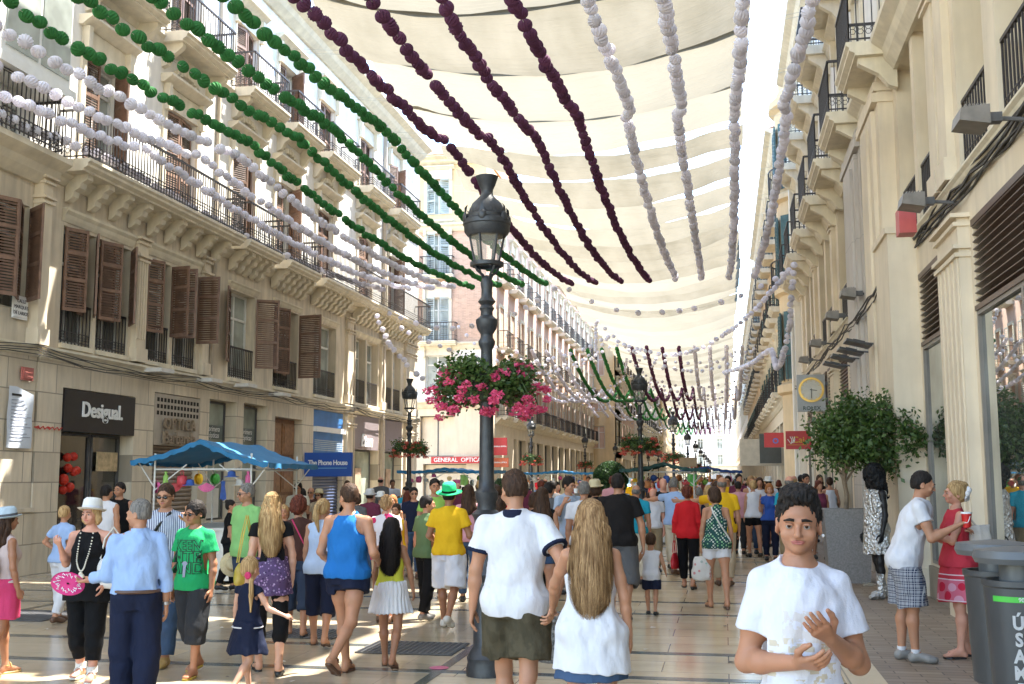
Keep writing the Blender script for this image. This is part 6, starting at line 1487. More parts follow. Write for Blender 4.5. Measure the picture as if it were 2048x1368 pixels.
    def face(s, brow, eyecol=(.03, .014, .007), bw=.0042):
        F_ = s.HF
        for sd in (1, -1):
            k = MB(); c = (sd*.0315, -.0842, .1245); k.ball(c, .0128, 16, 12); e = k
            e.v = [tuple(F_.p(v)*s.k) for v in e.v]; eo = e.build('eye', M('eye_white', (.30, .27, .25), .25, .05), s.root, True)
            k = MB(); k.ball((sd*.0312, -.0940, .1243), .0070, 12, 8, (1, .5, 1)); k.v = [tuple(F_.p(v)*s.k) for v in k.v]; k.build('iris', M('iris_brown', eyecol, .5, .1, spec=.08), eo, True)
            k = MB(); k.tube([(sd*.013, -.1060, .1452), (sd*.028, -.1040, .1475), (sd*.050, -.0880, .1425)], [bw, bw*1.1, bw*.5], 6); k.v = [tuple(F_.p((v[0], v[1]+.0005, .143+(v[2]-.143)*1.1))*s.k) for v in k.v]; k.build('eyebrow', brow, s.root, True)
            k = MB(); k.tube([(sd*.0175, -.0930, .1270), (sd*.025, -.0965, .1315), (sd*.036, -.0955, .1315), (sd*.0455, -.0875, .1265)], [.0025, .0050, .0050, .0022], 5); k.v = [tuple(F_.p(v)*s.k) for v in k.v]; k.build('eyelid', SK[s.sk], s.root, True)
    def W(s, p):
        """local (normalised) point to world"""
        a = s.root.rotation_euler.z; p = np.array(p)*s.k; l = s.root.location; return V3(l.x+p[0]*math.cos(a)-p[1]*math.sin(a), l.y+p[0]*math.sin(a)+p[1]*math.cos(a), p[2])
    def belt(s, pts, r, mat, name, n=6):
        k = MB(); k.tube([tuple(np.array(p)*s.k) for p in pts], r, n, True); return k.build(name, mat, s.root, True)
def spot(px, fy, hy, Y=None):
    """pixel of the feet and of the head top -> x, y, height"""
    if Y is None: g = onz(px, fy); x, y = g[0], g[1]
    else: g = ony(px, hy, Y); x, y = g[0], Y
    return x, y, ony(px, hy, y)[2]

def aim(x, y, H, yaw, side, target, sex='m', sh=0., fat=0., dz=.0, bend=(0, 1, -.3), lf=None):
    """two-bone reach: directions of upper arm and forearm so that the hand meets a world point; side 0 = own left"""
    k = H/1.75; a = math.radians(yaw); d = np.array(target, float)-V3(x, y, 0); q = V3(d[0]*math.cos(a)+d[1]*math.sin(a), -d[0]*math.sin(a)+d[1]*math.cos(a), d[2])/k
    sd = 1 if side == 0 else -1; sw = (.148 if sex == 'f' else .170)*(1+.25*fat)+sh; s0 = V3(sd*sw, .005, 1.405+dz); v = q-s0; L1, L2 = (.275, .295) if sex == 'f' else (.29, .32); L = min(np.linalg.norm(v), L1+L2-.004); u = unit(v)
    ca = (L1*L1+L*L-L2*L2)/(2*L1*L); b = np.array(bend, float); b = unit(b-u*b.dot(u)); e = u*ca*L1+b*math.sqrt(max(0, 1-ca*ca))*L1; return (tuple(e), tuple(u*L-e))
# ------------------------------------------------------------------ the people in front
CL = {'white': (.64, .64, .68), 'black': (.006, .006, .007), 'navy': (.010, .014, .035), 'denim': (.05, .09, .17), 'jeans': (.035, .05, .085), 'grey': (.10, .10, .105), 'char': (.025, .027, .032), 'lblue': (.30, .42, .66), 'blue': (.015, .14, .42), 'teal': (.02, .30, .42), 'green': (.015, .30, .10), 'olive': (.10, .16, .07),
      'lime': (.28, .50, .10), 'polo': (.22, .46, .16), 'yellow': (.72, .42, .015), 'lemon': (.55, .55, .06), 'red': (.52, .015, .02), 'coral': (.55, .06, .07), 'pink': (.60, .30, .34), 'hotpink': (.55, .05, .14), 'brown': (.07, .03, .022), 'beige': (.45, .36, .25), 'plum': (.14, .03, .06), 'orange': (.62, .20, .03), 'royal': (.03, .08, .32), 'cream': (.62, .58, .48), 'khaki': (.26, .20, .12), 'silver': (.4, .4, .4)}
def fab(c, pat=None, nm=None): return cloth('fabric_'+(nm or c), CL[c], pat=pat)
LEA = {k: M('leather_'+k, v, .45, .15, 12., .1) for k, v in {'brown': (.10, .05, .03), 'black': (.01, .01, .01), 'tan': (.40, .26, .09), 'white': (.62, .60, .56), 'grey': (.22, .21, .20), 'yellow': (.45, .32, .05), 'red': (.45, .01, .02)}.items()}
DN = ((.16, .02, -1), (.03, -.2, -1)); DNR = ((-.16, .02, -1), (-.03, -.2, -1))
def straptube(P, pts, r, mat, name): P.belt(pts, r, mat, name)
def bag(pos, sx, sy, sz, mat, label, cat='bag', strap=None, rz=0., sag=.25):
    """soft bag with a handle, its own thing"""
    r = empty('handbag', pos, rz); tag(r, label, cat); S = SDF(max(.008, sx*.04)); S.loft([-sz, -sz*.85, -sz*.4, 0], [sx*.42, sx*.5, sx*.48, sx*.36], [sy*.4, sy*.5, sy*.42, sy*.16], k=.01, pw=2.6)
    v, f = S.solve(lambda x, y, z: .006*vnoise((x+9)*22, (y+9)*22, (z+9)*15)); npmesh('pouch', v, f, mat, r)
    if strap:
        for dy in (-.012, .012): k = MB(); k.tube([(a, b+dy, c) for a, b, c in strap], .007, 6); k.build('strap', mat, r, True)
    return r
# --- boy in front
def p_gold(n, o):
    s_ = n.nodes.new('ShaderNodeSeparateXYZ'); t = n.nodes.new('ShaderNodeTexCoord'); n.links.new(t.outputs['Object'], s_.inputs[0]); x, y, z = s_.outputs
    v = n.nodes.new('ShaderNodeTexVoronoi'); v.distance = 'CHEBYCHEV'; n.links.new(coords(n, (1, .01, 1.5)), v.inputs[0]); v.inputs['Scale'].default_value = 23; v.inputs['Randomness'].default_value = .75
    b = math_(n, 'MULTIPLY', math_(n, 'LESS_THAN', v.outputs['Distance'], .37), math_(n, 'GREATER_THAN', noise(n, coords(n), 30, 2), .44))
    low = math_(n, 'MULTIPLY', pick(n, z, .95, 1.20), pick(n, x, -.125, .115)); wob = math_(n, 'MULTIPLY', math_(n, 'SUBTRACT', noise(n, coords(n), 35, 3), .5), .05); hi = math_(n, 'MULTIPLY', pick(n, math_(n, 'ADD', z, wob), 1.185, 1.29), pick(n, math_(n, 'ADD', x, wob), -.075, .055)); hib = math_(n, 'GREATER_THAN', noise(n, coords(n), 38, 4), .44)
    k = math_(n, 'MAXIMUM', math_(n, 'MULTIPLY', low, b), math_(n, 'MULTIPLY', hi, math_(n, 'MULTIPLY', hib, .45))); k = math_(n, 'MULTIPLY', k, .75); k = math_(n, 'MULTIPLY', k, math_(n, 'LESS_THAN', y, .02)); return mixc(n, k, o, (.52, .42, .26))
x, y, H = spot(1592, 0, 981, 4.12); Fig.mo = True
P = Fig('teenage boy in a white T-shirt with gold print facing the camera in front', x, y, H, yaw=3, sk='boy', res=.004, sh=-.045, hs=.99, tw=.80,
        arms=(((.27, -.02, -1), (-.52, -.78, .48), (0, .8, .3)), ((-.26, -.02, -1.), (.66, -.80, .12), (0, .7, .6))), head=(-8, 3, 2), hand=(.3, .55), legs=((6, 6), (-6, 8)))
Fig.mo = False
P.face(HR['black'], bw=.0052); P.hair(HR['black'], 'spiky', recede=.026)
P.top(cloth('tee_gold', (.62, .62, .69), pat=p_gold), sleeve=.64, hem=.80, loose=.022, sl=.017, fold=.008, neck=.078)
P.pants(fab('denim'), 1.9); P.shoes(LEA['white'])
P.belt([P.T(1.475, 0)+V3(.078*math.cos(a), .066*math.sin(a)-.012, -.016-.022*math.sin(-a)) for a in np.linspace(0, 2*PI, 26)], .0032, M('cord_grey', (.12, .12, .11), .6), 'necklace')
k = MB(); q = P.HF.p((.088, -.0, .085))*P.k; k.ball(q, .006); k.build('earring', M('stud', (.75, .75, .75), .15), P.root)
# --- couple from behind
HOLD = ony(1102, 1226, 6.95)
x, y, H = spot(1030, 0, 938, 7.2)
P = Fig('man in a white polo with navy trim and olive shorts, seen from behind holding hands', x, y, H, yaw=176, res=.0065, sk='tan', sh=.012, fat=.12, legs=((14, 6), (-10, 14)), arms=(((.24, .05, -1), (.12, -.12, -1)), aim(x, y, H, 176, 1, HOLD, 'm', .012, .12, bend=(-1, .1, -.2))), head=(38, 10, 0), hand=(.5, .8))
P.hair(HR['brown'], 'short'); NAVY = fab('navy')
P.top(fab('white', nm='polo_white'), sleeve=.62, hem=.85, loose=.026, sl=.022, fold=.008)
for i in (0, 1):
    sh_, el, wr, u, w_, pn = P.arm[i]; c = sh_+(el-sh_)*.575; S = SDF(.0065); S.cap(c-u*.012, c+u*.012, .084, .087, k=0); S.cap(c-u*.06, c+u*.06, .060, .060, k=0, mode='s'); S.cutplane(c+u*.013, u); S.cutplane(c-u*.013, -u); P.add('cuff', S, NAVY)
S = SDF(.0065); S.loft([P.T(1.452)[2], P.T(1.505)[2]], [.090, .070], [.088, .070], cy=[P.T(1.45, .012)[1]]*2, k=0); S.cap(P.T(1.40, .012), P.T(1.56, .012), .056, .056, k=0, mode='s'); P.add('collar', S, NAVY)
P.pants(cloth('olive_shorts', (.075, .062, .038), pat=p_camo((.060, .050, .030))), .80, flare=.028, loose=.032, pockets=True, fold=.012); P.shoes(LEA['brown'], 'sandal'); polo = P
x, y, H = spot(1180, 0, 1003, 6.6)
P = Fig('girl with very long wavy dark blond hair, white strapless top and denim skirt', x, y, H, yaw=184, sex='f', res=.0065, legs=((10, 6), (-8, 10)), arms=(aim(x, y, H, 184, 0, HOLD, 'f', 0, .05, bend=(1, .2, -.3)), ((-.24, .06, -1), (-.12, -.12, -1))), head=(12, 0, 0), hand=(.8, .45), fat=.05)
P.hair(HR['darkblond'], 'long', length=1.03, wd=.122, vol=.008, wave=.009); P.strands(620, 1, .02)
S_ = P.top(fab('white', nm='gauze_white'), sleeve=0, hem=.70, flare=.13, neck=.30, nz=-.115, loose=.012, straps=True, fold=.010, name='strapless_top')
P.skirt(fab('denim', nm='skirt_denim'), .64, flare=.035, pleat=.0); P.shoes(LEA['brown'], 'sandal')
# --- blue tank man group
x, y, H = spot(692, 1352, 965)
P = Fig('man in a blue tank top and short navy shorts walking away', x, y, H, yaw=172, res=.007, sk='tan', sh=.016, fat=.12, legs=((16, 8), (-16, 34)), arms=(((.26, .1, -1), (-.05, -.8, -.5)), ((-.30, .08, -1), (.25, -.9, -.35))), head=(55, 5, 0), hand=(.5, .6))
P.hair(HR['brown'], 'short', recede=.02); P.top(fab('blue'), tank=1, hem=.90, neck=.095, loose=.026, fold=.009, name='tank_top'); P.pants(fab('navy', nm='shorts_navy'), .36, flare=.03, loose=.03); P.shoes(LEA['brown'], 'sandal')
x, y, H = spot(780, 1335, 1040)
P = Fig('girl with long wavy black hair, lemon top and white ruffled skirt walking away', x, y, H, yaw=185, sex='f', res=.007, sk='brown', hs=1.06, legs=((12, 6), (-10, 22)), arms=(((.18, .0, -1), (.05, -.2, -1)), ((-.32, .0, -1), (-.16, -.12, -1))))
P.hair(HR['black'], 'long', length=1.10, wd=.115, vol=.012, wave=.012); P.strands(420, 2, .025); P.top(fab('lemon'), straps=True, hem=.98, neck=.1, loose=.012); P.skirt(fab('white', nm='ruffle_white'), .66, flare=.06, fold=.012, pleat=.006); P.shoes(LEA['brown'], 'flip')
x, y, H = spot(536, 1345, 985)
P = Fig('woman with long straight blond hair, purple floral tunic, black leggings and wedges', x, y, H, yaw=205, sex='f', res=.007, sk='fair', fat=.1, legs=((10, 4), (-12, 10)), arms=(((.15, .1, -1), (.0, -.6, -.6)), ((-.22, .0, -1), (-.03, -.1, -1))), head=(-38, 8, 0))
P.hair(HR['blond'], 'long', length=1.13, wd=.10, wave=.006); P.strands(480, 3, .006); P.top(fab('black'), sleeve=.35, hem=1.08, loose=.01)
P.skirt(cloth('floral_purple', (.10, .06, .14), pat=p_floral([(.35, .22, .42), (.45, .35, .5), (.05, .03, .08)], 40, .35)), .76, waist=1.14, flare=.03, name='tunic'); P.pants(fab('black'), 1.55, name='leggings', loose=.006); P.shoes(LEA['black'], 'wedge'); blond = P
bag(blond.W(blond.T(1.02)+V3(.24, -.02, .05)), .26, .12, .20, LEA['yellow'], 'mustard leather shoulder bag at the blond woman in the floral tunic', strap=[(-.1, 0, 0), (-.05, 0, .25), (0, .0, .42), (.05, 0, .25), (.1, 0, 0)], rz=1.2)
x, y, H = spot(492, 1395, 1125)
P = Fig('little girl in a navy dress with a blond braid and a pink hair flower', x, y, H, yaw=168, sex='f', res=.0075, sk='fair', hs=1.36, legs=((16, 6), (-14, 34)), arms=(((.16, .02, -1), (.0, -.2, -1)), ((-.62, -.1, -1), (-.95, -.2, -.35))), head=(0, 5, 0), sh=.01)
P.hair(HR['blond'], 'braid', length=1.14, side=-.05); P.top(fab('navy', nm='dress_navy'), sleeve=.2, hem=.95, loose=.025, neck=.085, name='dress'); P.skirt(fab('navy', nm='dress_navy'), .60, waist=1.0, flare=.10, fold=.014, name='dress_skirt'); P.shoes(LEA['black'], 'wedge')
k = MB(); [k.ball((P.HF.p((-.055, .10, .07))+V3(.025*math.cos(a), .01, .025*math.sin(a)))*P.k, .017, 8, 6) for a in np.linspace(0, 5, 6)]; k.build('hair_flower', fab('hotpink'), P.root, True); k = MB()
P.belt([P.T(.93)+V3(.215*math.cos(a), .165*math.sin(a)+.01, 0) for a in np.linspace(0, 2*PI, 24)], .006, fab('white'), 'belt')
x, y, H = spot(592, 1272, 995)
P = Fig('woman with curly auburn hair in a brown sleeveless top and cropped jeans', x, y, H, yaw=200, sex='f', res=.008, sk='tan', fat=.3, legs=((10, 4), (-10, 8)), arms=(((.15, .1, -1), (.0, -.4, -.8)), ((-.18, -.2, -1), (.3, -.9, .35))), head=(-30, 5, 0))
P.hair(HR['auburn'], 'curly', vol=.022); P.top(fab('brown'), sleeve=0, hem=.95, neck=.08); P.pants(fab('jeans', nm='jeans_grey'), 1.45, flare=.01); P.shoes(LEA['black'], 'wedge')
P.belt([P.T(1.47)+V3(.08, .05, 0), P.T(1.36)+V3(.02, .135, 0), P.T(1.2)+V3(-.06, .13, 0), P.T(1.02)+V3(-.15, .10, 0)], .008, fab('hotpink', nm='strap_pink'), 'bag_strap')
x, y, H = spot(640, 1292, 998)
P = Fig('woman with a blond ponytail, pale blue sleeveless top and dark cropped trousers', x, y, H, yaw=192, sex='f', res=.008, sk='tan', fat=.12, legs=((8, 4), (-12, 14)), arms=(((.15, .0, -1), (.02, -.3, -1)), ((-.2, -.1, -1), (.2, -.9, -.1))), head=(-20, 8, 0))
P.hair(HR['blond'], 'pony', length=1.36, side=.01); P.top(fab('lblue', nm='top_iceblue') if False else cloth('top_iceblue', (.45, .55, .72)), sleeve=0, hem=.86, neck=.08, flare=.04); P.pants(fab('navy'), 1.35, flare=.01); P.shoes(LEA['brown'], 'sandal')
# --- left group facing us
x, y, H = spot(168, 1362, 1004)
P = Fig('woman in a black tunic and leggings with a white hat and long white bead necklace', x, y, H, yaw=12, sex='f', res=.0065, sk='pink', fat=.42, legs=((6, 6), (-6, 8)), arms=(((.18, .05, -1), (-.1, -.45, -.75)), ((-.24, -.05, -1), (-.05, -.62, .75), (0, 1, .2))), head=(-14, 0, 0), hand=(.5, 1.1))
P.face(HR['brown']); P.hair(HR['blond'], 'bob'); P.top(fab('black', nm='tunic_black'), straps=True, hem=.78, neck=.10, nz=-.02, flare=.07, loose=.02, name='tunic', fold=.01); P.pants(fab('black'), 1.72, name='leggings', loose=.016); P.shoes(LEA['white'], 'sandal'); P.hat(cloth('hat_white', (.70, .69, .66)), fab('white', nm='band_white'), brim=.135, crown=.11, tilt=-.15); hatw = P
k = MB()
for i in range(46):
    t = i/45*PI; q = (P.T(1.44)+V3(.062*math.cos(t), -.105-.115*min(1, 1.5*math.sin(t)), -.36*math.sin(t)**.8))*P.k; k.ball(q, .0075, 6, 4)
for d_ in ((0, 0), (.015, -.02), (-.012, -.04)): k.ball((P.T(1.05)+V3(d_[0], -.225, d_[1]))*P.k, .02, 8, 6)
k.build('necklace', M('beads', (.66, .62, .52), .3), P.root, True)
for i in (0, 1):
    c = P.leg[i][2]+V3(0, 0, .03); k = MB(); k.tube([(c+V3(0, 0, -.025))*P.k, (c+V3(0, 0, .03))*P.k], .052*P.k, 16); k.build('ankle_strap', LEA['white'], P.root, True)
bag(hatw.W(hatw.T(1.17)+V3(.25, -.06, .02)), .30, .13, .26, LEA['white'], 'white leather shoulder bag carried by the woman in the white hat', strap=[(-.10, 0, 0), (-.07, 0, .17), (0, .0, .27), (.07, 0, .17), (.10, 0, 0)], rz=.4)
x, y, H = spot(264, 1425, 1000)
P = Fig('man in a light blue long sleeved shirt, back turned, holding a pink fan', x, y, H, yaw=205, res=.0065, sk='tan', fat=.1, legs=((6, 4), (-6, 6)), arms=(((.22, -.12, -1), (.80, -.75, -.25), (0, 0, 1)), ((-.20, .06, -1), (-.04, -.1, -1))), head=(62, 4, 0), hand=(.7, .4))
P.hair(HR['grey'], 'short', recede=.025, vol=-.002); P.top(fab('lblue', nm='shirt_lightblue'), sleeve=1.72, hem=.985, loose=.020, sl=.013, fold=.011); P.pants(fab('navy', nm='trousers_navy'), 1.95, loose=.022, flare=.012); P.shoes(LEA['black']); blue = P
P.belt([P.T(.99)+V3(.19*math.cos(a), .155*math.sin(a)+.01, 0) for a in np.linspace(0, 2*PI, 30)], .014, LEA['brown'], 'belt')
c = P.arm[1][2]-P.arm[1][4]*.01; k = MB(); k.tube([(c-P.arm[1][4]*.012)*P.k, (c+P.arm[1][4]*.012)*P.k], .034, 16); k.build('wristwatch', STEEL, P.root, True)
S = SDF(.0065); S.loft([P.T(1.455)[2], P.T(1.51)[2]], [.078, .062], [.075, .062], cy=[P.T(1.45, .012)[1]]*2, k=0); S.cap(P.T(1.40, .012), P.T(1.56, .012), .054, .052, k=0, mode='s'); P.add('collar', S, fab('lblue', nm='shirt_lightblue'))
h_ = P.W(P.arm[0][2]+P.arm[0][3+1]*.09); k = MB(); disc(k, (0, 0, 0), .012, .125, -.003, .003, 30)
o = k.build('paddle_fan', M('fan_pink', (.70, .04, .22), .4)); o.location = (h_[0]-.09, h_[1]-.03, h_[2]-.01); o.rotation_mode = 'QUATERNION'; o.rotation_quaternion = Vector((.50, -.42, .76)).to_track_quat('-Y', 'Z'); tag(o, 'round hot pink paper fan with white scribbles held by the man in light blue', 'fan')
k = MB()
for i in range(26):
    a = i*2*PI/26; q = .085+.014*math.sin(i*2.3); k.tube([(q*math.sin(a), -.005, q*math.cos(a)), ((q+.012)*math.sin(a+.10), -.005, (q+.012)*math.cos(a+.10)), ((q-.012)*math.sin(a+.18), -.005, (q-.012)*math.cos(a+.18))], .0035, 4)
k.build('white_scribble', WHITEL, o)
x, y, H = spot(320, 1330, 968)
P = Fig('man with dark sunglasses and a striped shirt pointing one finger upwards', x, y, H, yaw=2, res=.0075, sk='tan', fat=.3, legs=((8, 4), (-8, 6)), arms=(((.42, -.2, -.8), (.02, -.5, 1), (0, -.9, 0)), ((-.16, .05, -1), (-.02, -.2, -1))), head=(6, 4, 0), hand=(.95, .5))
P.face(HR['brown']); P.glasses(); P.hair(HR['brown'], 'short'); P.top(cloth('shirt_striped', (.50, .54, .62), pat=p_stripes((.06, .08, .16), .022, .4)), sleeve=1.45, hem=.86, loose=.026, sl=.02); P.pants(fab('denim', nm='jeans_mid'), 1.95, flare=.01); P.shoes(LEA['tan'])
w_ = P.arm[0][2]+P.arm[0][4]*.08; k = MB(); k.tube([w_*P.k, (w_+V3(-.01, -.01, .085))*P.k], [.0095, .007], 8); k.build('finger', SK['tan'], P.root, True)
P.belt([P.T(1.47)+V3(.08, -.05, .0), P.T(1.33)+V3(-.0, -.165, 0), P.T(1.15)+V3(-.10, -.165, 0), P.T(1.0)+V3(-.18, -.09, 0)], .014, LEA['black'], 'bag_strap')
x, y, H = spot(381, 1352, 1003)
P = Fig('boy in a green T-shirt with outlined lettering, sunglasses and yellow flip flops', x, y, H, yaw=-8, res=.0065, sk='brown', sh=-.012, legs=((10, 8), (-12, 12)), arms=(((.22, .02, -1), (.02, -.12, -1)), ((-.24, .02, -1), (-.02, -.1, -1))), head=(-14, 4, 0))
P.face(HR['black']); P.glasses(); P.hair(HR['black'], 'short', vol=.008); tee = P.top(fab('green'), sleeve=.62, hem=.86, loose=.026, sl=.026); P.pants(fab('char', nm='capri_charcoal'), 1.42, loose=.026, flare=.01); P.shoes(LEA['yellow'], 'flip')
def decal(P, target, items, mat, name, off=.004):
    from mathutils.bvhtree import BVHTree
    me = target.data; bv = BVHTree.FromPolygons([v.co[:] for v in me.vertices], [p.vertices[:] for p in me.polygons]); k = MB()
    for vs, fs in items:
        q = []
        for v in vs:
            h_ = bv.ray_cast(Vector((v[0], -1., v[2])), Vector((0, 1, 0)))[0]; q.append((v[0], (h_.y if h_ else -.12)-off, v[2]))
        k.add(q, fs)
    return k.build(name, mat, P.root)
z0 = P.T(1.30)[2]*P.k; items = []; it2 = []
for i, t in enumerate(('KEEN', 'NTR', 'AND')):
    sx = (.86, 1.15, 1.12)[i]; vs, fs = text(t, .135, 0., .006); items.append(([(v[0]*sx, 0, z0-i*.098+v[2]) for v in vs], fs)); vs, fs = text(t, .135, 0., -.0005); it2.append(([(v[0]*sx, 0, z0-i*.098+v[2]) for v in vs], fs))
decal(P, tee, items, M('print_dark', (.01, .03, .02), .7), 'print_outline', .004); decal(P, tee, it2, fab('green'), 'print_fill', .006)
k = MB(); disc(k, (0, 0, 0), 0, .028, 0, 0, 14); vs = [(v[0]-.01, 0, z0-.15+v[2]*.7) for v in k.v]; decal(P, tee, [(vs, k.f), ([(-.022, 0, z0-.27), (.002, 0, z0-.27), (.006, 0, z0-.15), (-.026, 0, z0-.15)], [(0, 1, 2, 3)])], M('print_grey', (.35, .35, .38), .6), 'print_bolt', .008)
x, y, H = spot(487, 1256, 968)
P = Fig('grey haired man in a light green polo and dark sunglasses by the stall', x, y, H, yaw=-28, res=.009, sk='tan', fat=.25, arms=(((.16, .0, -1), (.0, -.25, -1)), ((-.2, .05, -1), (-.02, -.1, -1))), head=(-18, 4, 0))
P.face(HR['grey']); P.glasses(); P.hair(HR['grey'], 'short', recede=.012); P.top(fab('polo'), sleeve=.6, hem=.86, loose=.026, sl=.022); P.pants(fab('jeans'), 1.9); P.shoes(LEA['brown'])
h_ = P.W(P.arm[1][2]+V3(0, 0, -.12)); k = MB(); k.lathe([(.15, -.02), (.14, -.01), (.09, .0), (.085, .08), (.03, .10), (.001, .10)], 20, caps=False); o = k.build('straw_hat', M('straw', (.55, .45, .26), .8, .1, 30., .2), None, True); o.location = h_; o.rotation_euler = (1.3, .2, .6); tag(o, 'pale straw hat held low by the man in the light green polo', 'hat')
# left edge woman
x, y, H = spot(-2, 1352, 1018)
P = Fig('woman at the left edge with dark hair, pale blue hat and magenta skirt', x, y, H, yaw=150, sex='f', res=.008, sk='brown', legs=((10, 6), (-8, 12)), arms=(((.16, .0, -1), (.0, -.2, -1)), ((-.18, .0, -1), (-.0, -.3, -1))))
P.hair(HR['brown'], 'long', length=1.28, wd=.085); P.strands(300, 4); P.top(cloth('top_blush', (.50, .40, .38)), sleeve=0, hem=.98, neck=.08); P.skirt(fab('hotpink', nm='skirt_magenta'), .60, flare=.02); P.shoes(LEA['tan'], 'wedge'); P.hat(cloth('hat_iceblue', (.42, .52, .60)), fab('grey'), brim=.13)
bag(P.W(P.T(1.22)+V3(-.02, .22, .04)), .26, .14, .26, LEA['tan'], 'tan backpack on the woman at the left edge', 'backpack')
# --- middle group
x, y, H = spot(853, 1240, 992)
P = Fig('young man in an olive T-shirt and black trousers, back turned, beside the yellow shirt', x, y, H, yaw=150, res=.009, sk='tan', arms=(((.22, .0, -1), (.05, -.15, -1)), ((-.18, .0, -1), (-.02, -.2, -1))), head=(-40, 0, 0), sh=-.01, legs=((8, 6), (-8, 8)))
P.hair(HR['black'], 'short', vol=.004); P.top(fab('olive'), sleeve=.62, hem=.88, loose=.024, sl=.022); P.pants(fab('black'), 1.95, loose=.02); P.shoes(LEA['grey'])
x, y, H = spot(897, 1256, 972)
P = Fig('man in a bright yellow T-shirt, white long shorts and a green brimmed hat', x, y, H, yaw=178, res=.0085, sk='brown', fat=.05, arms=(((.32, .0, -1), (-.1, -.9, -.3)), ((-.34, -.05, -1), (-.1, -.9, .1))), head=(5, 0, 0), legs=((10, 6), (-12, 26)))
P.hair(HR['black'], 'short'); P.top(fab('yellow'), sleeve=.62, hem=.90, loose=.024, sl=.024); P.pants(fab('white', nm='shorts_white'), 1.0, loose=.034, flare=.022, pockets=True, fold=.012); P.shoes(LEA['white']); P.hat(cloth('hat_green', (.02, .42, .16)), fab('black'), brim=.165, crown=.12, tilt=-.2)
x, y, H = spot(868, 1190, 958)
P = Fig('tall dark haired man in a lime T-shirt looking at the camera behind the green hat', x, y, H, yaw=20, res=.010, sk='tan', fat=.1, head=(5, 2, 0), arms=(((.18, .0, -1), (-.2, -.6, -.2)), ((-.25, -.05, -1), (.3, -.8, .2)))); P.face(HR['black']); P.hair(HR['black'], 'short'); P.top(fab('lime'), sleeve=.6, hem=.88); P.pants(fab('jeans'), 1.9); P.shoes(LEA['brown'])
x, y, H = spot(770, 1245, 992)
P = Fig('woman with short curly hair in a white top printed with big red flowers', x, y, H, yaw=185, sex='f', res=.009, sk='pink', fat=.35); P.hair(HR['darkblond'], 'curly', vol=.004); P.top(cloth('flower_top', (.68, .62, .64), pat=p_floral([(.6, .04, .12), (.62, .05, .2), (.6, .03, .1)], 7, .38)), sleeve=.6, hem=.86); P.pants(fab('beige'), 1.8); P.shoes(LEA['brown'])
x, y, H = spot(1138, 1190, 955)
P = Fig('young man in a pale blue shirt eating from a small white cup', x, y, H, yaw=38, res=.009, sk='tan', arms=(((.16, .0, -1), (.0, -.25, -1)), ((-.30, -.3, -.85), (.35, -.45, 1), (.6, .5, 0))), head=(15, 8, 0), hand=(.5, 1.1)); P.face(HR['black']); P.hair(HR['black'], 'short', vol=.008); P.top(cloth('shirt_chambray', (.36, .44, .56)), sleeve=1.2, hem=.84, sl=.02); P.pants(fab('char'), 1.9); P.shoes(LEA['black'])
h_ = P.W(P.HF.p((.0, -.15, .06))); k = MB(); k.lathe([(.025, -.03), (.035, .04), (.03, .04)], 14); o = k.build('paper_cup', WHITEL, None, True); o.location = h_; tag(o, 'small white paper cup at the mouth of the man in pale blue', 'cup')
x, y, H = spot(1240, 1238, 948)
P = Fig('man in a black T-shirt and grey cargo shorts seen from behind', x, y, H, yaw=186, res=.0085, sk='tan', fat=.28, sh=.01, arms=(((.2, .0, -1), (.0, -.25, -1)), ((-.30, .0, -1), (-.08, -.1, -1))), head=(-15, 0, 0), legs=((8, 4), (-8, 14))); P.hair(HR['black'], 'short', recede=.01); P.top(cloth('tee_black', (.012, .010, .010)), sleeve=.66, hem=.88, sl=.026, loose=.028); P.pants(fab('grey', nm='cargo_grey'), 1.1, loose=.034, flare=.02, pockets=True); P.shoes(LEA['black'], 'sandal')
x, y, H = spot(1304, 1230, 1078)
P = Fig('toddler in a white sleeveless top and navy shorts, back turned', x, y, H, yaw=178, res=.012, sk='tan', hs=1.55, sh=.03, fat=.25, arms=(((.5, -.1, -.9), (.4, -.3, .1)), ((-.3, .0, -1), (-.1, -.5, -.6))), legs=((8, 6), (-6, 6))); P.hair(HR['brown'], 'short'); P.top(fab('white', nm='toddler_white'), sleeve=0, hem=.80, loose=.02); P.pants(fab('navy', nm='toddler_navy'), .8, flare=.02, loose=.03); P.shoes(LEA['black'])
x, y, H = spot(1378, 1176, 972)
P = Fig('woman in a red jacket and black trousers walking away with a red handbag', x, y, H, yaw=176, sex='f', res=.009, sk='tan', fat=.15, arms=(((.2, .05, -1), (.12, -.05, -1)), ((-.16, .0, -1), (-.05, -.3, -1))), legs=((10, 4), (-10, 12)), head=(10, 0, 0)); P.hair(HR['auburn'], 'curly', vol=.012); P.top(fab('red'), sleeve=1.85, hem=.86, loose=.022, sl=.018, neck=.06, name='jacket'); P.pants(fab('black'), 1.85); P.shoes(LEA['black'], 'wedge')
h_ = P.W(P.arm[0][2]+V3(0, 0, -.30)); bag(h_, .26, .10, .26, LEA['red'], 'red leather handbag hanging from the hand of the woman in the red jacket', strap=[(-.07, 0, 0), (-.04, 0, .14), (0, 0, .2), (.04, 0, .14), (.07, 0, 0)], rz=1.3)
x, y, H = spot(1436, 1216, 975)
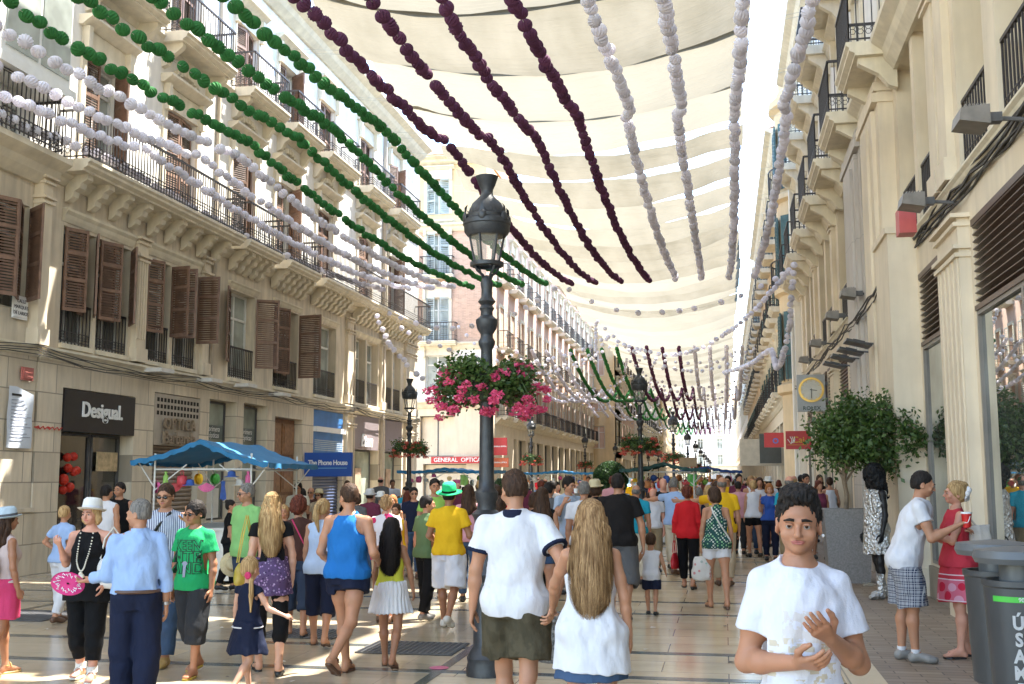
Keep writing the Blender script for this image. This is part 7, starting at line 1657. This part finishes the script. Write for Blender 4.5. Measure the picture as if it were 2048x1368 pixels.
P = Fig('woman in a green and white dotted halter top and white shorts carrying a plastic bag', x, y, H, yaw=192, sex='f', res=.0085, sk='tan', fat=.12, arms=(((.2, .0, -1), (.08, -.1, -1)), ((-.22, .0, -1), (-.1, -.1, -1))), head=(40, 12, 0), legs=((8, 4), (-12, 8))); P.hair(HR['brown'], 'bob', vol=.006); P.top(cloth('dots_green', (.02, .07, .07), pat=p_dots((.60, .62, .55), (.25, .50, .25), 30)), tank=1, hem=.86, neck=.085, flare=.03); P.pants(fab('white', nm='hotpants_white'), .5, loose=.02); P.shoes(LEA['brown'], 'wedge')
P.belt([P.T(1.46)+V3(.07, .04, 0), P.T(1.38)+V3(.06, .11, 0), P.T(1.2)+V3(-.04, .13, 0), P.T(1.0)+V3(-.17, .12, 0), P.T(.9)+V3(-.2, .06, 0)], .011, LEA['white'], 'bag_strap')
h_ = P.W(P.arm[0][2]+V3(0, 0, -.16)); bag(h_, .26, .14, .32, cloth('plastic_bag', (.60, .58, .56), pat=p_floral([(.55, .25, .25), (.3, .45, .4), (.6, .6, .58)], 16, .3)), 'crumpled printed plastic carrier bag held by the woman in the dotted top', 'carrier bag', rz=.2)
x, y, H = spot(1449, 1172, 955)
P = Fig('balding man in a yellow shirt with his arm round the woman in red', x, y, H, yaw=180, res=.010, sk='tan', fat=.35, arms=(((.9, -.25, -.18), (.9, -.2, .02)), ((-.2, .0, -1), (-.05, -.2, -1))), head=(0, 0, 0)); P.hair(HR['grey'], 'bald'); P.top(fab('yellow', nm='shirt_mustard'), sleeve=.7, hem=.86, loose=.026); P.pants(fab('beige'), 1.9); P.shoes(LEA['brown'])
x, y, H = spot(1480, 1109, 963)
P = Fig('man in a pale pink shirt and grey trousers walking away', x, y, H, yaw=178, res=.011, sk='tan', fat=.25, legs=((10, 4), (-8, 10))); P.hair(HR['black'], 'short'); P.top(fab('pink'), sleeve=.8, hem=.88, loose=.028, sl=.024); P.pants(fab('char'), 1.9); P.shoes(LEA['black'])
x, y, H = spot(1506, 1102, 952)
P = Fig('woman in a white tank top and black skirt with a red bag on her arm', x, y, H, yaw=5, sex='f', res=.010, sk='tan', arms=(((.2, -.1, -1), (-.25, -.5, 1)), ((-.2, .0, -1), (-.0, -.3, -1))), head=(10, 0, 0)); P.hair(HR['darkblond'], 'bob'); P.top(fab('white'), tank=1, hem=.95, neck=.09); P.skirt(fab('black'), .55, flare=.03); P.shoes(LEA['white'], 'sandal')
bag(P.W(P.T(1.20)+V3(.20, -.16, 0)), .30, .14, .32, LEA['red'], 'glossy red shoulder bag of the woman in the white tank top')
x, y, H = spot(1543, 1122, 968)
P = Fig('red haired woman in a royal blue T-shirt walking towards the camera', x, y, H, yaw=4, sex='f', res=.009, sk='fair', fat=.15, arms=(((.16, .0, -1), (.0, -.3, -1)), ((-.25, -.1, -1), (-.1, -.6, .9)))); P.face(HR['red']); P.hair(HR['red'], 'bob', vol=.008); P.top(fab('royal'), sleeve=.5, hem=.92); P.pants(fab('navy'), 1.9); P.shoes(LEA['black'])
x, y, H = spot(1617, 1108, 948)
P = Fig('woman with pulled back hair and a white tank top, arms folded, left of the planter', x, y, H, yaw=12, sex='f', res=.009, sk='tan', arms=(((.25, -.15, -1), (-.9, -.6, .25)), ((-.25, -.15, -1), (.9, -.6, .1))), head=(8, 0, 0)); P.face(HR['black']); P.hair(HR['black'], 'bun'); P.top(fab('white'), tank=1, hem=.92, neck=.09); P.pants(fab('black'), .7); P.shoes(LEA['white'], 'sandal')
x, y, H = spot(1644, 1085, 950)
P = Fig('woman with long dark hair, black top and pale jeans near the planter', x, y, H, yaw=15, sex='f', res=.012, sk='tan'); P.hair(HR['brown'], 'long', length=1.28, wd=.09); P.top(fab('black'), sleeve=0, hem=.93); P.pants(cloth('jeans_pale', (.28, .34, .42)), 1.9); P.shoes(LEA['black'])
x, y, H = spot(1664, 1098, 955)
P = Fig('woman in a white camisole and denim shorts seen from behind, by the planter', x, y, H, yaw=185, sex='f', res=.009, sk='tan', fat=.08, arms=(((.18, -.1, -1), (-.3, -.9, .2)), ((-.22, -.05, -1), (-.05, -.6, -.6)))); P.hair(HR['brown'], 'bun'); P.top(fab('white', nm='cami_white'), straps=True, hem=.90, flare=.10, neck=.12, nz=-.02); P.pants(fab('denim', nm='shorts_denim'), .4, loose=.02); P.shoes(LEA['black'], 'flip')
x, y, H = spot(1684, 1092, 962)
P = Fig('person in a pink cap half hidden behind the ficus trunk', x, y, H, yaw=150, sex='f', res=.014, sk='tan'); P.hair(HR['brown'], 'long', length=1.35, wd=.07); P.top(fab('white'), sleeve=.4, hem=.92); P.pants(fab('grey'), 1.9); P.shoes(LEA['white']); P.hat(cloth('cap_pink', (.65, .08, .16)), brim=.10, crown=.10)
# silver street performer
def m_foil():
    m, n, b = newmat('silver_foil'); b.inputs['Metallic'].default_value = .9; b.inputs['Roughness'].default_value = .28; b.inputs['Base Color'].default_value = (.62, .62, .62, 1); v = n.nodes.new('ShaderNodeTexVoronoi'); n.links.new(coords(n), v.inputs[0]); v.inputs['Scale'].default_value = 22; bump(n, b, math_(n, 'ADD', v.outputs['Distance'], noise(n, coords(n), 30, 3)), 1., .03); return m
FOIL = m_foil(); x, y, H = spot(1758, 1197, 938)
P = Fig('street performer painted black with a huge black wig and crumpled silver costume', x, y, H, yaw=-62, res=.008, sk='black', legs=((4, 4), (-8, 6)), arms=(((.14, .02, -1), (.03, -.25, -1)), ((-.14, .05, -1), (-.05, -.25, -1))), sh=-.01, head=(0, 4, 0))
P.hair(HR['wig'], 'long', length=1.30, wd=.14, vol=.055, wave=.02, name='wig'); P.top(FOIL, sleeve=0, hem=1.0, neck=.085, fold=.012, name='silver_top'); P.skirt(FOIL, .60, flare=.03, fold=.012); P.shoes(FOIL, 'boot', name='silver_boot')
# kissing couple
x, y, H = spot(1818, 1322, 948); H = 1.80
P = Fig('man in a white T-shirt and plaid shorts leaning in and holding out a red cup', x, y, H, yaw=88, res=.0065, sk='tan', fat=.12, lean=17, legs=((-2, 3), (6, 5)), arms=(((.1, -.45, -.85), (.10, -1, .15), (-.2, 0, -.6)), ((-.22, -.30, -.95), (.02, -1, .52), (0, 0, -1))), head=(0, 10, 0), hand=(.7, .95))
P.face(HR['brown']); P.hair(HR['black'], 'short'); P.top(fab('white', nm='tee_offwhite'), sleeve=.5, hem=.86, loose=.022, sl=.02, fold=.009); P.pants(cloth('plaid_shorts', (.02, .03, .075), pat=p_plaid((.32, .33, .36), (.55, .55, .55))), .98, loose=.035, flare=.018, fold=.01); P.shoes(LEA['grey']); kiss = P
for i in (0, 1):
    c = P.leg[i][2]; k = MB(); k.tube([(c+V3(0, 0, -.01))*P.k, (c+V3(0, 0, .035))*P.k], .043, 14); k.build('sock', fab('white'), P.root, True)
h_ = P.W(P.arm[1][2]+P.arm[1][4]*.10+V3(0, 0, .0)); r = empty('paper_cup', (h_[0], h_[1], h_[2])); tag(r, 'red fizzy drink cup with a white rim held up behind the kissing couple', 'cup'); k = MB(); k.lathe([(.034, -.06), (.048, .07)], 22); k.build('cup', M('cup_red', (.55, .015, .015), .35), r, True); k = MB(); k.lathe([(.051, .068), (.051, .08), (.046, .084), (.01, .086)], 22); k.build('lid', WHITEL, r, True)
k = MB(); k.tube([(.045*math.cos(a), .045*math.sin(a), -.03+.05*(a+2.2)+.012*math.sin(a*5)) for a in np.linspace(-2.2, -.9, 14)], .004, 5); k.build('cup_script', WHITEL, r)
x, y, H = spot(1925, 1315, 950); H = 1.70
P = Fig('blond woman in a coral dress with pink circles along the hem and dark sandals', x, y, H, yaw=-84, sex='f', res=.0065, sk='pink', fat=.08, legs=((4, 3), (-3, 4)), arms=(((.1, -.4, -1), (-.05, -.85, .45)), ((-.16, -.35, -1), (.02, -.95, .35))), head=(0, -6, 0), hand=(.7, .9))
P.face(HR['blond']); P.hair(HR['blond'], 'bun', vol=.006)
def p_hem(n, o):
    s_ = n.nodes.new('ShaderNodeSeparateXYZ'); t = n.nodes.new('ShaderNodeTexCoord'); n.links.new(t.outputs['Object'], s_.inputs[0]); z = s_.outputs[2]
    v = n.nodes.new('ShaderNodeTexVoronoi'); n.links.new(coords(n), v.inputs[0]); v.inputs['Scale'].default_value = 9; v.inputs['Randomness'].default_value = .6; c = mixc(n, math_(n, 'GREATER_THAN', v.outputs['Color'], .5), (.62, .30, .38), (.50, .02, .05))
    d_ = mixc(n, math_(n, 'LESS_THAN', v.outputs['Distance'], .42), (.58, .13, .19), c); o = mixc(n, pick(n, z, .56, .755), o, d_)
    for a, b in ((.555, .565), (.755, .765), (.80, .81)): o = mixc(n, pick(n, z, a, b), o, (.68, .55, .58))
    return o
DR = cloth('dress_coral', (.50, .04, .06), pat=p_hem); P.top(DR, sleeve=0, hem=.90, neck=.085, flare=.10, name='dress_bodice', fold=.008); P.skirt(DR, .56, waist=1.06, flare=.055, fold=.01, name='dress_skirt'); P.shoes(LEA['black'], 'flip')
b_ = P.HF.p((0, .10, .14))*P.k; k = MB()
for i in range(9): a = i*.7; k.ball((b_[0]+.05*math.cos(a), b_[1]+.02*math.sin(a*2), b_[2]+.05*math.sin(a)), .034, 9, 6)
k.build('hair_flower', cloth('flower_white', (.75, .74, .76)), P.root, True)
bag(P.W(P.T(1.26)+V3(-.02, .22, .05)), .30, .26, .52, cloth('sack_white', (.58, .53, .47)), 'big slouchy off-white sack bag on the shoulder of the woman in coral', strap=[(-.02, 0, 0), (-.12, 0, .12), (-.22, 0, .16), (-.3, 0, .05), (-.3, 0, -.12), (-.12, 0, -.3)], rz=math.radians(-84+90))
# ------------------------------------------------------------------ middle distance and crowd
TC = {'white': 'white', 'black': 'black', 'navy': 'navy', 'red': 'red', 'yellow': 'yellow', 'pink': 'pink', 'plum': 'plum', 'turquoise': 'teal', 'pale blue': 'lblue', 'green': 'green', 'beige': 'beige', 'orange': 'orange', 'grey': 'grey', 'magenta': 'hotpink', 'cream': 'cream', 'lime': 'lime'}
def mid(px, hy, Y, yaw, sex, top, bot, hair, style, label, hatc=None, sk='tan', fat=.15, tank=0, blen=None, H=None, arms=(None, None), gl=False, res=None):
    x, y, h = spot(px, 0, hy, Y); h = H or max(1.2, h); P = Fig(label, x, y, h, yaw=yaw, sex=sex, res=res or max(.011, Y*.0006), sk=sk, fat=fat, legs=((8, 5), (-9, 10)), arms=arms, head=(random.uniform(-20, 20), 0, 0))
    P.hair(HR[hair], style, length=1.3) if style == 'long' else P.hair(HR[hair], style)
    P.top(fab(top), sleeve=0 if tank else .6, hem=.90); 
    if blen is None: P.pants(fab(bot), 1.9)
    elif blen < 0: P.skirt(fab(bot), .6, flare=.04)
    else: P.pants(fab(bot), blen, flare=.01)
    P.shoes(LEA['brown' if len(label) % 2 else 'black'])
    if abs(yaw) < 60 and Y < 26: P.face(HR['black'])
    if gl: P.glasses()
    if hatc: P.hat(cloth('hat_'+hatc, {'white': (.7, .7, .68), 'straw': (.55, .47, .3), 'silver': (.5, .5, .5), 'pink': (.6, .1, .2)}[hatc]), brim=.14)
    return P
mid(130, 1012, 12.5, 170, 'f', 'lblue', 'white', 'blond', 'short', 'woman in a pale blue shirt standing behind the white hatted woman', arms=(((.6, .1, -.7), (-.5, -.4, -.5)), None))
mid(214, 970, 15, 175, 'm', 'white', 'khaki', 'black', 'short', 'man in a white sleeveless vest by the dark shop window', tank=1, blen=.9)
mid(240, 965, 16, 10, 'm', 'black', 'grey', 'black', 'short', 'young man in a black vest in front of the black shopfront', tank=1)
mid(462, 1000, 16.5, 120, 'f', 'black', 'black', 'black', 'bun', 'dark haired stall keeper in black at the bright blue stall')
mid(596, 965, 21, 15, 'm', 'cream', 'khaki', 'black', 'short', 'man in a cream T-shirt and sunglasses drinking beside the bright blue awning', gl=True, arms=(((.2, -.3, -1), (-.6, -.5, .9)), None))
mid(622, 975, 22, 5, 'm', 'brown', 'beige', 'brown', 'bald', 'bald man with sunglasses left of the small straw hat', gl=True)
mid(638, 980, 21, 0, 'f', 'beige', 'denim', 'brown', 'bob', 'woman in a small straw hat and sunglasses', 'straw', gl=True)
mid(568, 1010, 14.5, 10, 'f', 'orange', 'orange', 'blond', 'curly', 'woman in an orange print dress behind the curly auburn hair', blen=-1)
mid(714, 985, 18, 175, 'f', 'grey', 'denim', 'brown', 'bob', 'brown haired woman to the right of the blue tank top')
mid(740, 980, 19, 170, 'm', 'plum', 'denim', 'black', 'short', 'person in a checked plum shirt and a white cowboy hat', 'silver')
mid(762, 985, 20, 180, 'm', 'white', 'grey', 'grey', 'short', 'man in a white T-shirt and white cap beyond the flowered top', 'white')
mid(792, 1018, 15.5, 15, 'f', 'yellow', 'white', 'brown', 'bun', 'small girl in a pale yellow strappy top beside the lemon top', tank=1, H=1.38, blen=.5)
mid(785, 990, 17.5, 15, 'f', 'beige', 'white', 'red', 'bob', 'red haired woman near the flowered top', tank=1)
mid(828, 975, 19, 10, 'm', 'navy', 'denim', 'black', 'short', 'man with sunglasses in a dark navy T-shirt left of the lime shirt', gl=True)
mid(938, 970, 15.5, 190, 'f', 'pink', 'denim', 'brown', 'long', 'woman in a printed top half hidden by the near lamp post')
mid(990, 970, 14, 200, 'm', 'red', 'black', 'brown', 'short', 'dark haired man just right of the near lamp post')
mid(1000, 988, 11.5, 190, 'm', 'white', 'navy', 'brown', 'curly', 'curly haired boy partly behind the white polo', H=1.55)
mid(1085, 975, 13.4, 185, 'f', 'black', 'denim', 'brown', 'long', 'brown haired woman in a black top and denim shorts beyond the couple', tank=1, blen=.4)
mid(1070, 985, 15, 180, 'f', 'navy', 'black', 'brown', 'bob', 'woman in navy next to the white polo')
mid(1098, 965, 17, 170, 'm', 'grey', 'black', 'black', 'short', 'dark haired man left of the pale blue shirt')
mid(1168, 963, 14.6, 182, 'm', 'white', 'khaki', 'grey', 'short', 'man in a white T-shirt between the pale blue and the black shirt')
mid(1190, 962, 17, 184, 'f', 'black', 'black', 'brown', 'bob', 'woman in black with a cream straw hat left of the black T-shirt', 'straw')
mid(1272, 970, 18.5, 178, 'm', 'teal', 'cream', 'grey', 'bald', 'balding man in a turquoise T-shirt beside the second lamp post')
mid(1348, 956, 20.5, 150, 'm', 'lblue', 'cream', 'grey', 'short', 'man in a pale shirt stretching one arm towards the dark stall', arms=(((.95, -.3, -.15), (.95, -.2, -.1)), None))
mid(1300, 985, 24, 180, 'f', 'green', 'black', 'brown', 'bob', 'woman in green at the dark green stall')
mid(1398, 975, 22, 183, 'm', 'lblue', 'grey', 'grey', 'short', 'grey haired man in pale blue between the lamp and the yellow shirt')
mid(1455, 952, 30, 5, 'm', 'yellow', 'denim', 'black', 'short', 'man in a yellow shirt and sunglasses facing us at mid distance', gl=True)
mid(1478, 948, 28, 4, 'm', 'plum', 'denim', 'black', 'short', 'man in a plum T-shirt facing us behind the pink shirt')
mid(1519, 955, 26, 5, 'f', 'white', 'denim', 'brown', 'long', 'long haired woman in white behind the woman with the red bag')
mid(1536, 955, 29, 182, 'm', 'white', 'black', 'black', 'short', 'man in a white cap and white shirt far behind the boy', 'white')
mid(1578, 952, 20, 178, 'm', 'teal', 'khaki', 'grey', 'bald', 'bald man in turquoise right behind the boy', sk='pink')
mid(1602, 950, 30, 180, 'm', 'green', 'denim', 'black', 'short', 'man in green far right beside the wall')
# distant people : shared meshes, own clothes
protos = []
for i, (sx, st, bl, sk_) in enumerate((('m', 'short', None, 'tan'), ('f', 'long', -1, 'tan'), ('m', 'short', .95, 'brown'), ('f', 'bob', None, 'fair'), ('f', 'bun', .5, 'tan'), ('m', 'bald', None, 'pink'))):
    P = mid(1300, 960, 40, 0, sx, 'white', 'navy', 'brown', st, 'proto person', sk=sk_, blen=bl, H=1.68 if sx == 'm' else 1.6, res=.024, tank=sx == 'f'); protos.append(P)
    for ch in P.root.children:
        for sl_ in ch.material_slots: m_ = sl_.material; sl_.link = 'OBJECT'; sl_.material = m_
used = set(); tops = list(TC); bots = ['navy', 'black', 'denim', 'khaki', 'cream', 'grey']; hairs = ['black', 'brown', 'blond', 'grey', 'auburn']
rc = random.Random(21); slots = []
for i in range(104):
    Y = 21+(i/104)**1.35*42; px = rc.uniform(560, 1640) if i % 3 else rc.uniform(1080, 1560)
    c = ony(px, 960, Y); X = c[0]
    if not (-11 < X < 2.2) or abs(X+2.1) < .35: X = rc.uniform(-9.5, 1.8)
    if X < -7 and Y < 24: X = -6.4+rc.uniform(-.5, .5)
    slots.append((X, Y))
for i, (X, Y) in enumerate(slots):
    while True:
        k_ = rc.randrange(6); t_ = rc.choice(tops); b_ = rc.choice(bots); h_ = rc.choice(hairs); away = rc.random() < .6
        if (t_, b_, away, k_ in (1, 3, 4)) not in used: used.add((t_, b_, away, k_ in (1, 3, 4))); break
    P = protos[k_]; o = copy_tree(P.root) if i >= 6 or k_ != i else copy_tree(P.root); o.location = (X, Y, 0); s_ = rc.uniform(.92, 1.07); o.scale = (s_, s_, s_); o.rotation_euler = (0, 0, math.radians((180 if away else 0)+rc.uniform(-30, 30)))
    tag(o, f'{"woman" if k_ in (1, 3, 4) else "man"} in a {t_} top and {b_} {"skirt" if k_ == 1 else "shorts" if k_ in (2, 4) else "trousers"} {"walking away" if away else "coming towards us"} in the distant crowd', 'person', 'people in the distant crowd')
    for ch in o.children:
        n_ = ch.name.split('.')[0]
        if n_ in ('shirt', 'tank_top'): ch.material_slots[0].material = fab(TC[t_])
        elif n_ in ('trousers', 'skirt'): ch.material_slots[0].material = fab(b_)
        elif n_ == 'hair': ch.material_slots[0].material = HR[h_]
# the far mass
CR = [M('crowd_%d' % i, c, .8, .2, 3.) for i, c in enumerate([(.3, .18, .12), (.02, .02, .02), (.6, .6, .6), (.05, .08, .2), (.5, .06, .06), (.5, .35, .08), (.1, .25, .15), (.45, .3, .3)])]
k = MB()
for i in range(150):
    Y = rc.uniform(64, 190); X = rc.uniform(-8.5, 2.); s_ = rc.uniform(.92, 1.08); a = len(k.v)
    k.m = rc.randrange(1, 8); k.lathe([(.10, .1), (.14, .5), (.17, .9), (.16, 1.05), (.2, 1.35), (.17, 1.45), (.07, 1.5)], 8); k.m = 0; k.lathe([(.05, 1.48), (.085, 1.58), (.09, 1.64)], 8); k.m = 1 if rc.random() < .6 else 5; k.ball((0, .02, 1.66), .098, 8, 5)
    for s2 in (-1, 1): k.m = 0; k.tube([(s2*.2, 0, 1.4), (s2*.26, .02, 1.1), (s2*.24, -.05, .85)], .04, 5); k.tube([(s2*.09, 0, .6), (s2*.09, 0, 0)], .05, 5)
    k.xf(Matrix.Translation((X, Y, 0)) @ Matrix.Rotation(rc.uniform(0, 6), 4, 'Z') @ Matrix.Diagonal((s_, s_*.8, s_, 1)), a)
tag(k.build('crowd', CR, None, 'all'), kind='stuff')
for P in protos:
    for ch in list(P.root.children_recursive): bpy.data.objects.remove(ch)
    bpy.data.objects.remove(P.root)
